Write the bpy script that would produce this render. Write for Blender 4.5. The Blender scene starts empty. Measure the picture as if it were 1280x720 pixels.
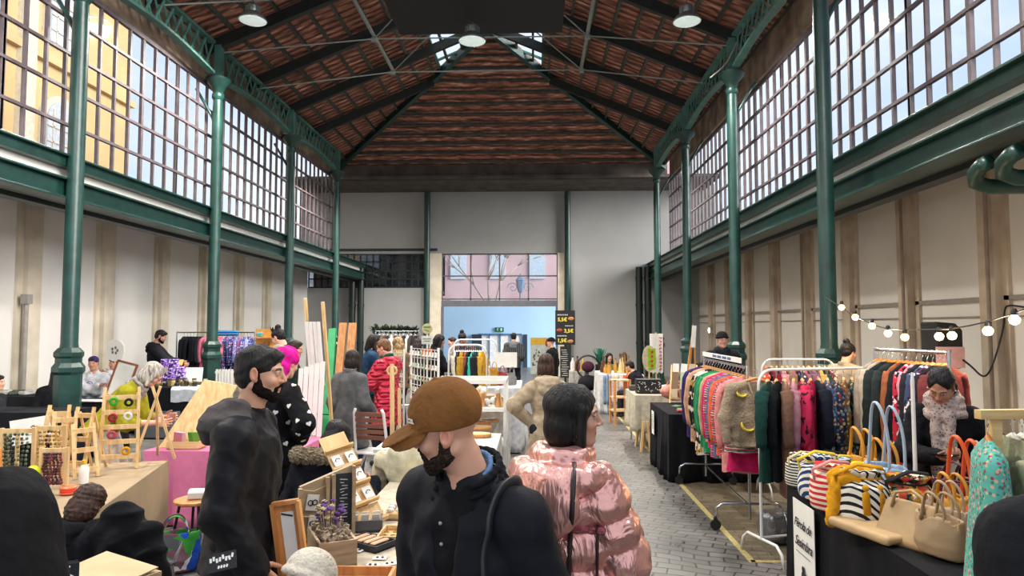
import bpy, math, random
import numpy as np
from mathutils import Vector, Matrix, Euler, noise
PI=math.pi
SC=bpy.context.scene; COL=SC.collection
RX=math.radians(90+3.23); RZ=math.radians(1.9); FPX=850.0; CAMZ=1.85
cd=bpy.data.cameras.new('camera'); cam=bpy.data.objects.new('camera',cd); COL.objects.link(cam); SC.camera=cam
cd.sensor_width=36; cd.lens=36*FPX/1280; cd.clip_start=.05; cd.clip_end=300
cam.location=(0,0,CAMZ); cam.rotation_euler=(RX,0,RZ)
SC.view_settings.view_transform='Standard'; SC.view_settings.look='None'; SC.view_settings.gamma=1
SC.view_settings.use_curve_mapping=False
SC.view_settings.exposure=1.1
CM=Euler((RX,0,RZ)).to_matrix()
def ray(px,py): return CM@Vector(((px-640)/FPX,(360-py)/FPX,-1))
def at(px,py,Y):                      # point of the place at depth Y seen at that pixel of the photograph
    r=ray(px,py); t=Y/r.y; return Vector((r.x*t,Y,CAMZ+r.z*t))
def atz(px,py,z):
    r=ray(px,py); t=(z-CAMZ)/r.z; return Vector((r.x*t,r.y*t,z))
# ---- world: bright broken cloud
W=bpy.data.worlds.new('sky'); SC.world=W; W.use_nodes=True
nt=W.node_tree; nt.nodes.clear()
o=nt.nodes.new('ShaderNodeOutputWorld'); b=nt.nodes.new('ShaderNodeBackground'); nt.links.new(b.outputs[0],o.inputs[0])
tc=nt.nodes.new('ShaderNodeTexCoord'); mp=nt.nodes.new('ShaderNodeMapping'); mp.inputs['Scale'].default_value=(1,1,2.5)
nz=nt.nodes.new('ShaderNodeTexNoise'); nz.inputs['Scale'].default_value=2.2; nz.inputs['Detail'].default_value=5
cr=nt.nodes.new('ShaderNodeValToRGB'); cr.color_ramp.elements[0].position=.36; cr.color_ramp.elements[1].position=.62
cr.color_ramp.elements[0].color=(.62,.75,1,1); cr.color_ramp.elements[1].color=(.97,.98,1,1)
nt.links.new(tc.outputs['Generated'],mp.inputs[0]); nt.links.new(mp.outputs[0],nz.inputs['Vector']); nt.links.new(nz.outputs['Fac'],cr.inputs[0]); nt.links.new(cr.outputs[0],b.inputs[0])
b.inputs[1].default_value=.62
# veiled sun low on the right, behind the camera
sd=bpy.data.lights.new('sun','SUN'); sd.energy=3.8; sd.angle=math.radians(35); sd.color=(1,.955,.9); so=bpy.data.objects.new('sun',sd); COL.objects.link(so)
so.rotation_euler=Vector((1,-.45,.3)).to_track_quat('Z','Y').to_euler()
HIGHBAY_FILL_W=950     # base watts of each high bay lamp and added fill light
# ---------------------------------------------------------------- materials
MC={}
def rgb(h):
    if isinstance(h,str):
        h=h.lstrip('#'); c=[int(h[i:i+2],16)/255 for i in (0,2,4)]
        return tuple(x/12.92 if x<=.04045 else ((x+.055)/1.055)**2.4 for x in c)
    return tuple(h)
def newmat(name):
    m=bpy.data.materials.new(name); m.use_nodes=True; n=m.node_tree.nodes; return m,n,m.node_tree.links,n['Principled BSDF']
def mat(name,color,rough=.7,metal=0,var=.12,scale=8,bump=0,bscale=None,color2=None,emit=0,spec=None,stretch=None,sheen=0,coat=0,p0=.35,p1=.65):
    """plain surface with a little procedural variation between two tones of its colour"""
    key=(name,)
    if key in MC: return MC[key]
    m,n,l,p=newmat(name); c=rgb(color)
    c2=rgb(color2) if color2 is not None else tuple(max(0,x*(1-var*1.6)) for x in c)
    tc=n.new('ShaderNodeTexCoord'); mp=n.new('ShaderNodeMapping'); l.new(tc.outputs['Object'],mp.inputs[0])
    if stretch: mp.inputs['Scale'].default_value=stretch
    nz=n.new('ShaderNodeTexNoise'); nz.inputs['Scale'].default_value=scale; nz.inputs['Detail'].default_value=4
    l.new(mp.outputs[0],nz.inputs['Vector'])
    cr=n.new('ShaderNodeValToRGB'); e=cr.color_ramp.elements
    e[0].position=p0; e[1].position=p1; e[0].color=(*c2,1); e[1].color=(*c,1)
    l.new(nz.outputs['Fac'],cr.inputs[0]); l.new(cr.outputs[0],p.inputs['Base Color'])
    p.inputs['Roughness'].default_value=rough; p.inputs['Metallic'].default_value=metal
    if spec is not None: p.inputs['Specular IOR Level'].default_value=spec
    if sheen: p.inputs['Sheen Weight'].default_value=sheen
    if coat: p.inputs['Coat Weight'].default_value=coat
    if emit:
        p.inputs['Emission Color'].default_value=(*c,1); p.inputs['Emission Strength'].default_value=emit
    if bump:
        nb=n.new('ShaderNodeTexNoise'); nb.inputs['Scale'].default_value=bscale or scale*3; nb.inputs['Detail'].default_value=5
        l.new(mp.outputs[0],nb.inputs['Vector'])
        bm=n.new('ShaderNodeBump'); bm.inputs['Strength'].default_value=min(1,bump); bm.inputs['Distance'].default_value=.02*max(1,bump)
        l.new(nb.outputs['Fac'],bm.inputs['Height']); l.new(bm.outputs[0],p.inputs['Normal'])
    MC[key]=m; return m
def fab(color,k=None,**kw):
    """woven cloth of one colour"""
    h=color if isinstance(color,str) else '%d_%d_%d'%tuple(int(x*255) for x in color)
    a=dict(rough=.88,var=.18,scale=14,bump=.4,bscale=26,spec=.2); a.update(kw)
    return mat('cloth_'+h.strip('#')+(k or ''),color,**a)
def patt(name,base,spots,scale=30,thr=.5,rough=.85,bump=.3,kind='voronoi',size=.35):
    """cloth printed with scattered motifs: base colour, then each spot colour"""
    if (name,) in MC: return MC[(name,)]
    m,n,l,p=newmat(name); tc=n.new('ShaderNodeTexCoord')
    cur=None
    for i,s in enumerate(spots):
        mp=n.new('ShaderNodeMapping'); mp.inputs['Location'].default_value=(i*3.1,i*7.7,i*1.3); l.new(tc.outputs['Object'],mp.inputs[0])
        if kind=='voronoi':
            v=n.new('ShaderNodeTexVoronoi'); v.inputs['Scale'].default_value=scale; l.new(mp.outputs[0],v.inputs['Vector']); out=v.outputs['Distance']
            c=n.new('ShaderNodeMath'); c.operation='LESS_THAN'; c.inputs[1].default_value=size
        elif kind=='noise':
            v=n.new('ShaderNodeTexNoise'); v.inputs['Scale'].default_value=scale; v.inputs['Detail'].default_value=2; l.new(mp.outputs[0],v.inputs['Vector']); out=v.outputs['Fac']
            c=n.new('ShaderNodeMath'); c.operation='GREATER_THAN'; c.inputs[1].default_value=thr
        else:
            v=n.new('ShaderNodeTexWave'); v.bands_direction={'wx':'X','wy':'Y','wz':'Z','wd':'DIAGONAL'}[kind]; v.inputs['Scale'].default_value=scale; v.inputs['Distortion'].default_value=1.2 if i==0 else 4
            l.new(mp.outputs[0],v.inputs['Vector']); out=v.outputs['Fac']; c=n.new('ShaderNodeMath'); c.operation='GREATER_THAN'; c.inputs[1].default_value=thr
        l.new(out,c.inputs[0])
        mx=n.new('ShaderNodeMix'); mx.data_type='RGBA'; l.new(c.outputs[0],mx.inputs['Factor'])
        if cur is None: mx.inputs['A'].default_value=(*rgb(base),1)
        else: l.new(cur,mx.inputs['A'])
        mx.inputs['B'].default_value=(*rgb(s),1); cur=mx.outputs['Result']
    l.new(cur,p.inputs['Base Color']); p.inputs['Roughness'].default_value=rough; p.inputs['Specular IOR Level'].default_value=.25
    nb=n.new('ShaderNodeTexNoise'); nb.inputs['Scale'].default_value=22; l.new(tc.outputs['Object'],nb.inputs['Vector'])
    bm=n.new('ShaderNodeBump'); bm.inputs['Strength'].default_value=bump; bm.inputs['Distance'].default_value=.02
    l.new(nb.outputs['Fac'],bm.inputs['Height']); l.new(bm.outputs[0],p.inputs['Normal'])
    MC[(name,)]=m; return m
def wood(name,c1,c2,scale=1,axis='Z',rough=.55):
    if (name,) in MC: return MC[(name,)]
    m,n,l,p=newmat(name); tc=n.new('ShaderNodeTexCoord'); mp=n.new('ShaderNodeMapping'); l.new(tc.outputs['Object'],mp.inputs[0])
    s={'X':(.12,1,1),'Y':(1,.12,1),'Z':(1,1,.12)}[axis]; mp.inputs['Scale'].default_value=s
    nz=n.new('ShaderNodeTexNoise'); nz.inputs['Scale'].default_value=28*scale; nz.inputs['Detail'].default_value=6; nz.inputs['Distortion'].default_value=.6
    l.new(mp.outputs[0],nz.inputs['Vector'])
    cr=n.new('ShaderNodeValToRGB'); e=cr.color_ramp.elements; e[0].position=.3; e[1].position=.7
    e[0].color=(*rgb(c2),1); e[1].color=(*rgb(c1),1); l.new(nz.outputs['Fac'],cr.inputs[0]); l.new(cr.outputs[0],p.inputs['Base Color'])
    p.inputs['Roughness'].default_value=rough
    bm=n.new('ShaderNodeBump'); bm.inputs['Strength'].default_value=.2; bm.inputs['Distance'].default_value=.005
    l.new(nz.outputs['Fac'],bm.inputs['Height']); l.new(bm.outputs[0],p.inputs['Normal'])
    MC[(name,)]=m; return m
# ---------------------------------------------------------------- mesh collecting
def V(*a): return Vector(a)
class MB:
    def __init__(s): s.v=[]; s.f=[]; s.mi=[]; s.cur=0
    def add(s,vs,fs,M=None):
        o=len(s.v)
        if M is not None: vs=[tuple(M@Vector(v)) for v in vs]
        s.v+= [tuple(v) for v in vs]; s.f+=[tuple(i+o for i in f) for f in fs]; s.mi+=[s.cur]*len(fs); return s
    def box(s,c,d,M=None,rot=None,taper=1.0,bev=0):
        x,y,z=[k/2 for k in d]; 
        if bev<=0:
            vs=[(-x,-y,-z),(x,-y,-z),(x,y,-z),(-x,y,-z),(-x*taper,-y*taper,z),(x*taper,-y*taper,z),(x*taper,y*taper,z),(-x*taper,y*taper,z)]
            fs=[(0,3,2,1),(4,5,6,7),(0,1,5,4),(1,2,6,5),(2,3,7,6),(3,0,4,7)]
        else:
            b=min(bev,x*.9,y*.9,z*.9); ring=[]
            def lay(ix,iy,zz,k=1): return [(-ix*k+0,-iy*k+b*0,zz)]
            vs=[];fs=[]
            levels=[(-z,b),(-z+b,0),(z-b,0),(z,b)]
            for zz,ins in levels:
                X=x-ins;Y=y-ins; q=b if ins==0 else b*.6
                vs+=[(-X+q,-Y,zz),(X-q,-Y,zz),(X,-Y+q,zz),(X,Y-q,zz),(X-q,Y,zz),(-X+q,Y,zz),(-X,Y-q,zz),(-X,-Y+q,zz)]
            for k in range(3):
                for i in range(8):
                    j=(i+1)%8; fs.append((k*8+i,k*8+j,k*8+8+j,k*8+8+i))
            fs.append(tuple(reversed(range(8)))); fs.append(tuple(range(24,32)))
        T=Matrix.Translation(c)
        if rot is not None: T=T@(Euler(rot).to_matrix().to_4x4() if not isinstance(rot,Matrix) else rot.to_4x4())
        if M is not None: T=M@T
        return s.add(vs,fs,T)
    def bar(s,a,b,w,h=None,up=(0,0,1)):
        """square bar from a to b"""
        a=Vector(a);b=Vector(b);h=h or w;d=b-a;L=d.length
        if L<1e-6: return s
        z=d/L; u=Vector(up)
        if abs(z.dot(u))>.99: u=Vector((0,1,0)) if abs(z.y)<.9 else Vector((1,0,0))
        x=z.cross(u).normalized(); y=z.cross(x).normalized()
        R=Matrix((x,y,z)).transposed()
        return s.box((a+b)/2,(w,h,L),rot=R)
    def tube(s,pts,r,n=8,cap=True,closed=False,sq=(1,1)):
        pts=[Vector(p) for p in pts]; N=len(pts)
        rs=r if isinstance(r,(list,tuple)) else [r]*N
        vs=[];fs=[]; prev=None
        for i,p in enumerate(pts):
            if closed: t=(pts[(i+1)%N]-pts[i-1])
            else: t=(pts[min(i+1,N-1)]-pts[max(i-1,0)])
            t=t.normalized() if t.length>1e-9 else Vector((0,0,1))
            if prev is None:
                u=Vector((0,0,1)) if abs(t.z)<.9 else Vector((1,0,0)); x=t.cross(u).normalized()
            else:
                x=prev-t*prev.dot(t)
                x=x.normalized() if x.length>1e-6 else t.cross(Vector((0,0,1))).normalized()
            prev=x; y=t.cross(x)
            for k in range(n):
                a=2*PI*k/n; vs.append(p+x*math.cos(a)*rs[i]*sq[0]+y*math.sin(a)*rs[i]*sq[1])
        M_=N if closed else N-1
        for i in range(M_):
            for k in range(n):
                k2=(k+1)%n; i2=(i+1)%N; fs.append((i*n+k,i*n+k2,i2*n+k2,i2*n+k))
        if cap and not closed:
            fs.append(tuple(reversed(range(n)))); fs.append(tuple(range((N-1)*n,N*n)))
        return s.add(vs,fs)
    def cyl(s,a,b,r,r2=None,n=12): return s.tube([a,b],[r,r if r2 is None else r2],n)
    def lathe(s,prof,c=(0,0,0),n=20,M=None,sx=1,sy=1,cap=True):
        vs=[];fs=[]
        for r,z in prof:
            for k in range(n):
                a=2*PI*k/n; vs.append((c[0]+r*sx*math.cos(a),c[1]+r*sy*math.sin(a),c[2]+z))
        for i in range(len(prof)-1):
            for k in range(n):
                k2=(k+1)%n; fs.append((i*n+k,i*n+k2,(i+1)*n+k2,(i+1)*n+k))
        if cap:
            fs.append(tuple(reversed(range(n)))); fs.append(tuple(range((len(prof)-1)*n,len(prof)*n)))
        return s.add(vs,fs,M)
    def ball(s,c,r,n=12,m=8,M=None):
        r=r if isinstance(r,(list,tuple)) else (r,r,r)
        vs=[(c[0],c[1],c[2]-r[2])]
        for j in range(1,m):
            t=-PI/2+PI*j/m
            for k in range(n):
                a=2*PI*k/n; vs.append((c[0]+r[0]*math.cos(t)*math.cos(a),c[1]+r[1]*math.cos(t)*math.sin(a),c[2]+r[2]*math.sin(t)))
        vs.append((c[0],c[1],c[2]+r[2])); fs=[]
        for k in range(n): fs.append((0,1+(k+1)%n,1+k))
        for j in range(m-2):
            for k in range(n):
                a=1+j*n; fs.append((a+k,a+(k+1)%n,a+n+(k+1)%n,a+n+k))
        a=1+(m-2)*n; L=len(vs)-1
        for k in range(n): fs.append((a+k,a+(k+1)%n,L))
        return s.add(vs,fs,M)
    def prism(s,poly,t,M=None):
        """outline in local xz (list of (x,z)), thickness t along y"""
        n=len(poly); vs=[(x,-t/2,z) for x,z in poly]+[(x,t/2,z) for x,z in poly]
        fs=[tuple(range(n)),tuple(reversed(range(n,2*n)))]+[(i,i+n,(i+1)%n+n,(i+1)%n) for i in range(n)]
        return s.add(vs,fs,M)
    def grid(s,fn,nu,nv,closed_u=False,thick=0,M=None):
        """fn(u,v)->point; with thick, a second skin is added behind along the averaged normal"""
        P=np.array([[fn(i/nu if closed_u else i/(nu-1),j/(nv-1)) for i in range(nu)] for j in range(nv)],dtype=float)
        def fc(o,flip):
            r=[]
            for j in range(nv-1):
                for i in range(nu if closed_u else nu-1):
                    i2=(i+1)%nu; q=(o+j*nu+i,o+j*nu+i2,o+(j+1)*nu+i2,o+(j+1)*nu+i); r.append(q[::-1] if flip else q)
            return r
        if not thick:
            return s.add(P.reshape(-1,3).tolist(),fc(0,False),M)
        if closed_u: du=np.roll(P,-1,1)-np.roll(P,1,1)
        else: du=np.gradient(P,axis=1)
        dv=np.gradient(P,axis=0); nn=np.cross(du,dv); nn/= (np.linalg.norm(nn,axis=2,keepdims=True)+1e-12)
        Q=P-nn*thick; N=nu*nv; f=fc(0,False)+fc(N,True)
        if not closed_u:
            for j in range(nv-1):
                a=j*nu; f.append((a,a+nu,N+a+nu,N+a)); a=j*nu+nu-1; f.append((a+nu,a,N+a,N+a+nu))
        for i in range(nu if closed_u else nu-1):
            i2=(i+1)%nu; f.append((i2,i,N+i,N+i2)); a=(nv-1)*nu; f.append((a+i,a+i2,N+a+i2,N+a+i))
        return s.add(np.vstack([P.reshape(-1,3),Q.reshape(-1,3)]).tolist(),f,M)
    def build(s,name,mats,parent=None,smooth=False,bevel=0,loc=None):
        me=bpy.data.meshes.new(name); me.from_pydata(s.v,[],s.f)
        if not isinstance(mats,(list,tuple)): mats=[mats]
        for m in mats: me.materials.append(m)
        if len(mats)>1: me.polygons.foreach_set('material_index',s.mi)
        if smooth: me.polygons.foreach_set('use_smooth',[True]*len(s.f)); 
        me.update(); ob=bpy.data.objects.new(name,me); COL.objects.link(ob)
        if parent is not None: ob.parent=parent
        if loc is not None: ob.location=loc
        if smooth=='auto':
            me.set_sharp_from_angle(angle=math.radians(35))
        if bevel:
            b=ob.modifiers.new('b','BEVEL'); b.width=bevel; b.segments=2; b.limit_method='ANGLE'
        return ob
def tag(o,label=None,cat=None,group=None,kind=None):
    if label: o['label']=label
    if cat: o['category']=cat
    if group: o['group']=group
    if kind: o['kind']=kind
    return o
def thing(name,label,cat,loc=(0,0,0),rz=0,group=None,rot=None):
    o=bpy.data.objects.new(name,None); COL.objects.link(o); o.empty_display_size=.1; o.location=loc; o.rotation_euler=rot or (0,0,rz)
    return tag(o,label,cat,group)
def struct(o): o['kind']='structure'; return o
def copy_tree(o,parent=None):
    c=o.copy(); COL.objects.link(c)
    if parent is not None: c.parent=parent
    for ch in o.children: copy_tree(ch,c)
    return c
def text(s,size,m,parent,loc,rot=(PI/2,0,0),shear=0,bold=0,align='CENTER',name='lettering',ext=.001,sx=1):
    cu=bpy.data.curves.new(name,'FONT'); cu.body=s; cu.size=size; cu.extrude=ext; cu.offset=bold; cu.shear=shear; cu.align_x=align; cu.align_y='CENTER'; cu.resolution_u=3
    tmp=bpy.data.objects.new(name,cu); COL.objects.link(tmp); dg=bpy.context.evaluated_depsgraph_get(); dg.update()
    me=bpy.data.meshes.new_from_object(tmp.evaluated_get(dg)); bpy.data.objects.remove(tmp); me.materials.clear(); me.materials.append(m)
    ob=bpy.data.objects.new(name,me); COL.objects.link(ob); ob.location=loc; ob.rotation_euler=rot; ob.scale=(sx,1,1)
    if parent is not None: ob.parent=parent
    return ob
R=random.Random(7)
def spline(P,n=6):
    P=[Vector(p) for p in P]; Q=[P[0]*2-P[1]]+P+[P[-1]*2-P[-2]]; out=[]
    for i in range(1,len(Q)-2):
        a,b,c,d=Q[i-1],Q[i],Q[i+1],Q[i+2]
        for k in range(n):
            t=k/n; out.append(.5*((2*b)+(c-a)*t+(2*a-5*b+4*c-d)*t*t+(3*b-a-3*c+d)*t**3))
    out.append(Q[-2]); return out
def arc(c,r,a0,a1,n,ax='xz',rz=None):
    out=[]
    for i in range(n+1):
        a=math.radians(a0+(a1-a0)*i/n); u=r*math.cos(a); w=(rz or r)*math.sin(a)
        out.append(Vector((c[0]+u,c[1],c[2]+w)) if ax=='xz' else Vector((c[0],c[1]+u,c[2]+w)) if ax=='yz' else Vector((c[0]+u,c[1]+w,c[2])))
    return out
# ---------------------------------------------------------------- the hall
XL,XR=-8.62,6.13; CL,CR=-6.31,3.85; WL,WR=-6.6,4.45; YF=25.5; Y0=-3.0; XC=-1.23; BAY=4.1; YC=[9.05+BAY*k for k in range(-3,4)]
green=mat('green_paint','#193f38',rough=.38,var=.25,scale=5,bump=.15,color2='#12302b')
greenl=mat('pale_green_paint','#4f7a70',rough=.45,var=.25,scale=4,color2='#3d665d')
dark=mat('near_black_paint','#1a211f',rough=.5)
stone=mat('pilaster_stone','#d8cdb9',rough=.85,var=.3,scale=2.2,bump=.3,bscale=14,color2='#c2b6a2')
whitewall=mat('white_plaster','#e8e4de',rough=.9,var=.06,scale=.8,bump=.08,bscale=20)
greywall=mat('grey_white_plaster','#9a9a98',rough=.9,var=.06,scale=.8)
woodband=mat('weathered_wood_band','#94806e',rough=.85,var=.35,scale=2.5,color2='#5e4e42')
# floor: grey setts laid in wandering rows, beige stones right of the yellow line
def floor_mat():
    m,n,l,p=newmat('floor_setts'); tc=n.new('ShaderNodeTexCoord')
    nz=n.new('ShaderNodeTexNoise'); nz.inputs['Scale'].default_value=.9; nz.inputs['Detail'].default_value=2; l.new(tc.outputs['Object'],nz.inputs['Vector'])
    mx=n.new('ShaderNodeVectorMath'); mx.operation='MULTIPLY_ADD'; mx.inputs[1].default_value=(.35,.35,0); l.new(nz.outputs['Color'],mx.inputs[0]); l.new(tc.outputs['Object'],mx.inputs[2])
    mp=n.new('ShaderNodeMapping'); mp.inputs['Rotation'].default_value=(0,0,.35); l.new(mx.outputs[0],mp.inputs[0])
    def bricks(vec,w,h,c1,c2,mo,ms=.008):
        b=n.new('ShaderNodeTexBrick'); l.new(vec,b.inputs['Vector']); b.inputs['Scale'].default_value=1
        b.inputs['Brick Width'].default_value=w; b.inputs['Row Height'].default_value=h; b.inputs['Mortar Size'].default_value=ms; b.inputs['Mortar Smooth'].default_value=.3
        b.inputs['Color1'].default_value=(*rgb(c1),1); b.inputs['Color2'].default_value=(*rgb(c2),1); b.inputs['Mortar'].default_value=(*rgb(mo),1); return b
    b1=bricks(mp.outputs[0],.2,.1,'#787570','#62605c','#3a3834')
    b2=bricks(tc.outputs['Object'],.24,.085,'#857a65','#706551','#544a3c',.006)
    sx=n.new('ShaderNodeSeparateXYZ'); l.new(tc.outputs['Object'],sx.inputs[0])
    g1=n.new('ShaderNodeMath'); g1.operation='GREATER_THAN'; g1.inputs[1].default_value=1.71; l.new(sx.outputs[0],g1.inputs[0])
    g2=n.new('ShaderNodeMath'); g2.operation='GREATER_THAN'; g2.inputs[1].default_value=5.52; l.new(sx.outputs[1],g2.inputs[0])
    g=n.new('ShaderNodeMath'); g.operation='MULTIPLY'; l.new(g1.outputs[0],g.inputs[0]); l.new(g2.outputs[0],g.inputs[1])
    mc=n.new('ShaderNodeMix'); mc.data_type='RGBA'; l.new(g.outputs[0],mc.inputs['Factor']); l.new(b1.outputs['Color'],mc.inputs['A']); l.new(b2.outputs['Color'],mc.inputs['B'])
    dn=n.new('ShaderNodeTexNoise'); dn.inputs['Scale'].default_value=1.1; dn.inputs['Detail'].default_value=6; l.new(tc.outputs['Object'],dn.inputs['Vector'])
    dr=n.new('ShaderNodeMapRange'); dr.inputs['From Min'].default_value=.3; dr.inputs['From Max'].default_value=.7; dr.inputs['To Min'].default_value=.72; dr.inputs['To Max'].default_value=1.08; l.new(dn.outputs['Fac'],dr.inputs['Value'])
    mm=n.new('ShaderNodeVectorMath'); mm.operation='SCALE'; l.new(mc.outputs['Result'],mm.inputs[0]); l.new(dr.outputs[0],mm.inputs['Scale']); l.new(mm.outputs[0],p.inputs['Base Color'])
    rr=n.new('ShaderNodeMapRange'); rr.inputs['To Min'].default_value=.18; rr.inputs['To Max'].default_value=.5; l.new(dn.outputs['Fac'],rr.inputs['Value']); l.new(rr.outputs[0],p.inputs['Roughness'])
    ad=n.new('ShaderNodeMath'); ad.operation='MULTIPLY_ADD'; ad.inputs[1].default_value=-1; ad.inputs[2].default_value=1; l.new(b1.outputs['Fac'],ad.inputs[0])
    bm=n.new('ShaderNodeBump'); bm.inputs['Strength'].default_value=.5; bm.inputs['Distance'].default_value=.01; l.new(ad.outputs[0],bm.inputs['Height']); l.new(bm.outputs[0],p.inputs['Normal'])
    return m
b=MB(); b.box(((XL+XR)/2,(Y0+31)/2,-.1),(XR-XL+.6,31-Y0,.2)); struct(b.build('floor',floor_mat()))
ym=mat('worn_yellow_line','#b9a662',rough=.6,var=.5,scale=30,color2='#948a63')
b=MB(); b.box((1.71,12.5,.002),(.05,14,.004)); b.box((4.0,5.53,.002),(4.6,.05,.004)); struct(b.build('trim_1',ym))
# side walls
for side,x,s,mt in (('left',XL,-1,whitewall),('right',XR,1,mat('shade_toned_plaster','#d6d0c6',rough=.9,var=.06,scale=.8))):  # right wall: same plaster in a darker tone, its backlit shade painted in
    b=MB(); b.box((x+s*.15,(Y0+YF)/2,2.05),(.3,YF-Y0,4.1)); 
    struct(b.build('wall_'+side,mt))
    if side=='right':
        for k in range(11):       # framed panels with a ledge between the pilasters
            yy=5.1+2.05*k
            b=MB(); b.box((x-.02,yy+1.02,2.22),(.06,1.7,.06)); b.box((x-.015,yy+1.02,1.98),(.03,1.7,.02)); struct(b.build('trim_%d'%(10+k),mat('ledge','#8d8479')))
    for k in range(11):
        y=5.1+2.05*k
        if y>25.2: continue
        b=MB(); b.box((x-s*.07,y,2.0),(.14,.32,4.0)); b.box((x-s*.09,y,.25),(.2,.4,.5))
        b.box((x-s*.025,y-.22,2.0),(.05,.12,4.0))
        struct(b.build('trim_%s'%('pilaster'),stone if side=='left' else mat('shade_toned_pilaster_stone','#c0b09c',rough=.85,var=.3,scale=2.2,color2='#a59480')))  # right pilasters toned darker, backlit shade put into the stone colour
# conduits on the side walls
cond=mat('grey_conduit','#9a958c',rough=.5)
b=MB(); b.cyl((XL+.2,11.0,0),(XL+.2,11.0,2.3),.035); b.box((XL+.2,11.0,2.3),(.12,.12,.16)); tag(b.build('wall_conduit',cond),'grey electrical conduit pipe on left wall pilaster','conduit')
# sloping aisle ceiling, sill beams
ceil=mat('aisle_ceiling','#5d5650',rough=.9,var=.3,scale=2)
for side,x,w,c,s in (('left',XL,WL,CL,-1),('right',XR,WR,CR,1)):
    b=MB(); b.box(((x+w)/2+s*.1,(Y0+YF)/2,4.14),(abs(x-w)+.4,YF-Y0,.08)); struct(b.build('ceiling',ceil))
    b=MB(); b.box((w,(Y0+YF)/2,3.94),(.1,YF-Y0,.2)); struct(b.build('trim_2',whitewall))
    b=MB(); b.box((w-s*.1,(Y0+YF)/2,4.1),(.2,YF-Y0,.13)); b.box((w-s*.12,(Y0+YF)/2,4.18),(.3,YF-Y0,.03))
    b.box((w-s*.06,(Y0+YF)/2,3.72),(.22,YF-Y0,.24)); b.box((w-s*.08,(Y0+YF)/2,3.86),(.34,YF-Y0,.03)); b.box((w-s*.08,(Y0+YF)/2,3.6),(.34,YF-Y0,.03))
    struct(b.build('trim_3',green,bevel=.006))
    b=MB(); b.box((w+s*.25,(Y0+YF)/2,3.56),(.2,YF-Y0,.07)); struct(b.build('trim_4',dark))
# clerestory windows
frame=mat('window_steel','#63575a',rough=.5,var=.2)
def glass_mat(name,tint,k=.86):
    m,n,l,p=newmat(name); o=n['Material Output']
    t=n.new('ShaderNodeBsdfTransparent'); t.inputs[0].default_value=(*tint,1); g=n.new('ShaderNodeBsdfGlossy'); g.inputs['Roughness'].default_value=.05
    mx=n.new('ShaderNodeMixShader'); mx.inputs[0].default_value=.05; l.new(t.outputs[0],mx.inputs[1]); l.new(g.outputs[0],mx.inputs[2])
    l.new(mx.outputs[0],o.inputs['Surface']); return m
gl=glass_mat('window_glass',(.93,.95,.96))
YW1=22.3; wn=0
for side,w,s,ZS,ZT in (('left',WL,-1,4.18,6.73),('right',WR,1,4.08,6.6)):
    ya=-1.0+.85
    seg=[]; y=ya
    while y<YW1-.1: seg.append((y,min(y+BAY,YW1))); y+=BAY
    for y0,y1 in seg:
        wn+=1
        root=struct(thing('window_%d'%wn,None,None)); 
        n=int(round((y1-y0)/.366)); b=MB()
        for i in range(n+1):
            yy=y0+(y1-y0)*i/n; b.box((w,yy,(ZS+ZT)/2),(.05,.036 if i%4 else .06,ZT-ZS))
        for j in range(6):
            zz=ZS+(ZT-ZS)*j/5; b.box((w-s*.01,(y0+y1)/2,zz),(.05,y1-y0,.042 if 0<j<5 else .08))
        o=b.build('window_frame',frame,root); o['kind']='structure'
        b=MB(); b.box((w+s*.01,(y0+y1)/2,(ZS+ZT)/2),(.008,y1-y0,ZT-ZS)); o=b.build('window_pane',gl,root); o['kind']='structure'
    b=MB(); b.box((w+s*.05,(YW1+7)/2,7.15),(.1,YW1-7,.82)); struct(b.build('trim_5',woodband))
# columns
for side,x,s in (('left',CL,-1),('right',CR,1)):
    for k,y in enumerate(YC):
        if y<1 or y>22: continue
        nm={('left',9.2):'nearest tall green iron column on the left, behind the woman in yellow',('left',13.3):'green iron column behind the gift stall, second on the left',
            ('left',17.4):'green iron column behind the man with the bun, third on the left',('left',21.5):'farthest green iron column on the left, behind the green and wood boards',
            ('right',9.2):'nearest tall green iron column on the right, among the clothes rails',('right',13.3):'green iron column beside the man in a beanie, second on the right',
            ('right',17.4):'green iron column behind the white easel sign, third on the right',('right',21.5):'farthest green iron column on the right, behind the pennant sign'}.get((side,round(y+.15,1)))
        if not nm: continue
        t=thing('iron_column',nm,'column',(x,y,0),group='green cast iron columns')
        b=MB(); b.lathe([(.115,1.55),(.105,1.62),(.105,5.9),(.09,6.4)],n=20); b.build('shaft',green,t,smooth='auto')
        b=MB(); b.lathe([(.24,0),(.24,.12),(.2,.16),(.2,.22),(.17,.26),(.17,1.2),(.2,1.24),(.2,1.3),(.16,1.36),(.16,1.42),(.18,1.45),(.18,1.5),(.13,1.56)],n=8); b.build('pedestal',green,t)
        b=MB(); b.lathe([(.09,6.35),(.12,6.4),(.12,6.46),(.1,6.5),(.13,6.6),(.24,6.72),(.25,6.78)],n=20); b.build('capital',green,t,smooth='auto')
        b=MB(); b.box((0,0,7.12),(.14,.14,.7)); b.build('post',greenl,t)
        b=MB()   # curved bracket to the outer wall
        b.tube([(0,0,5.6),(-s*-.1,0,6.0),(s*.3,0,6.35),(s*.45,0,6.6)],.03,6); b.build('bracket',green,t,smooth=True)
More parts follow.
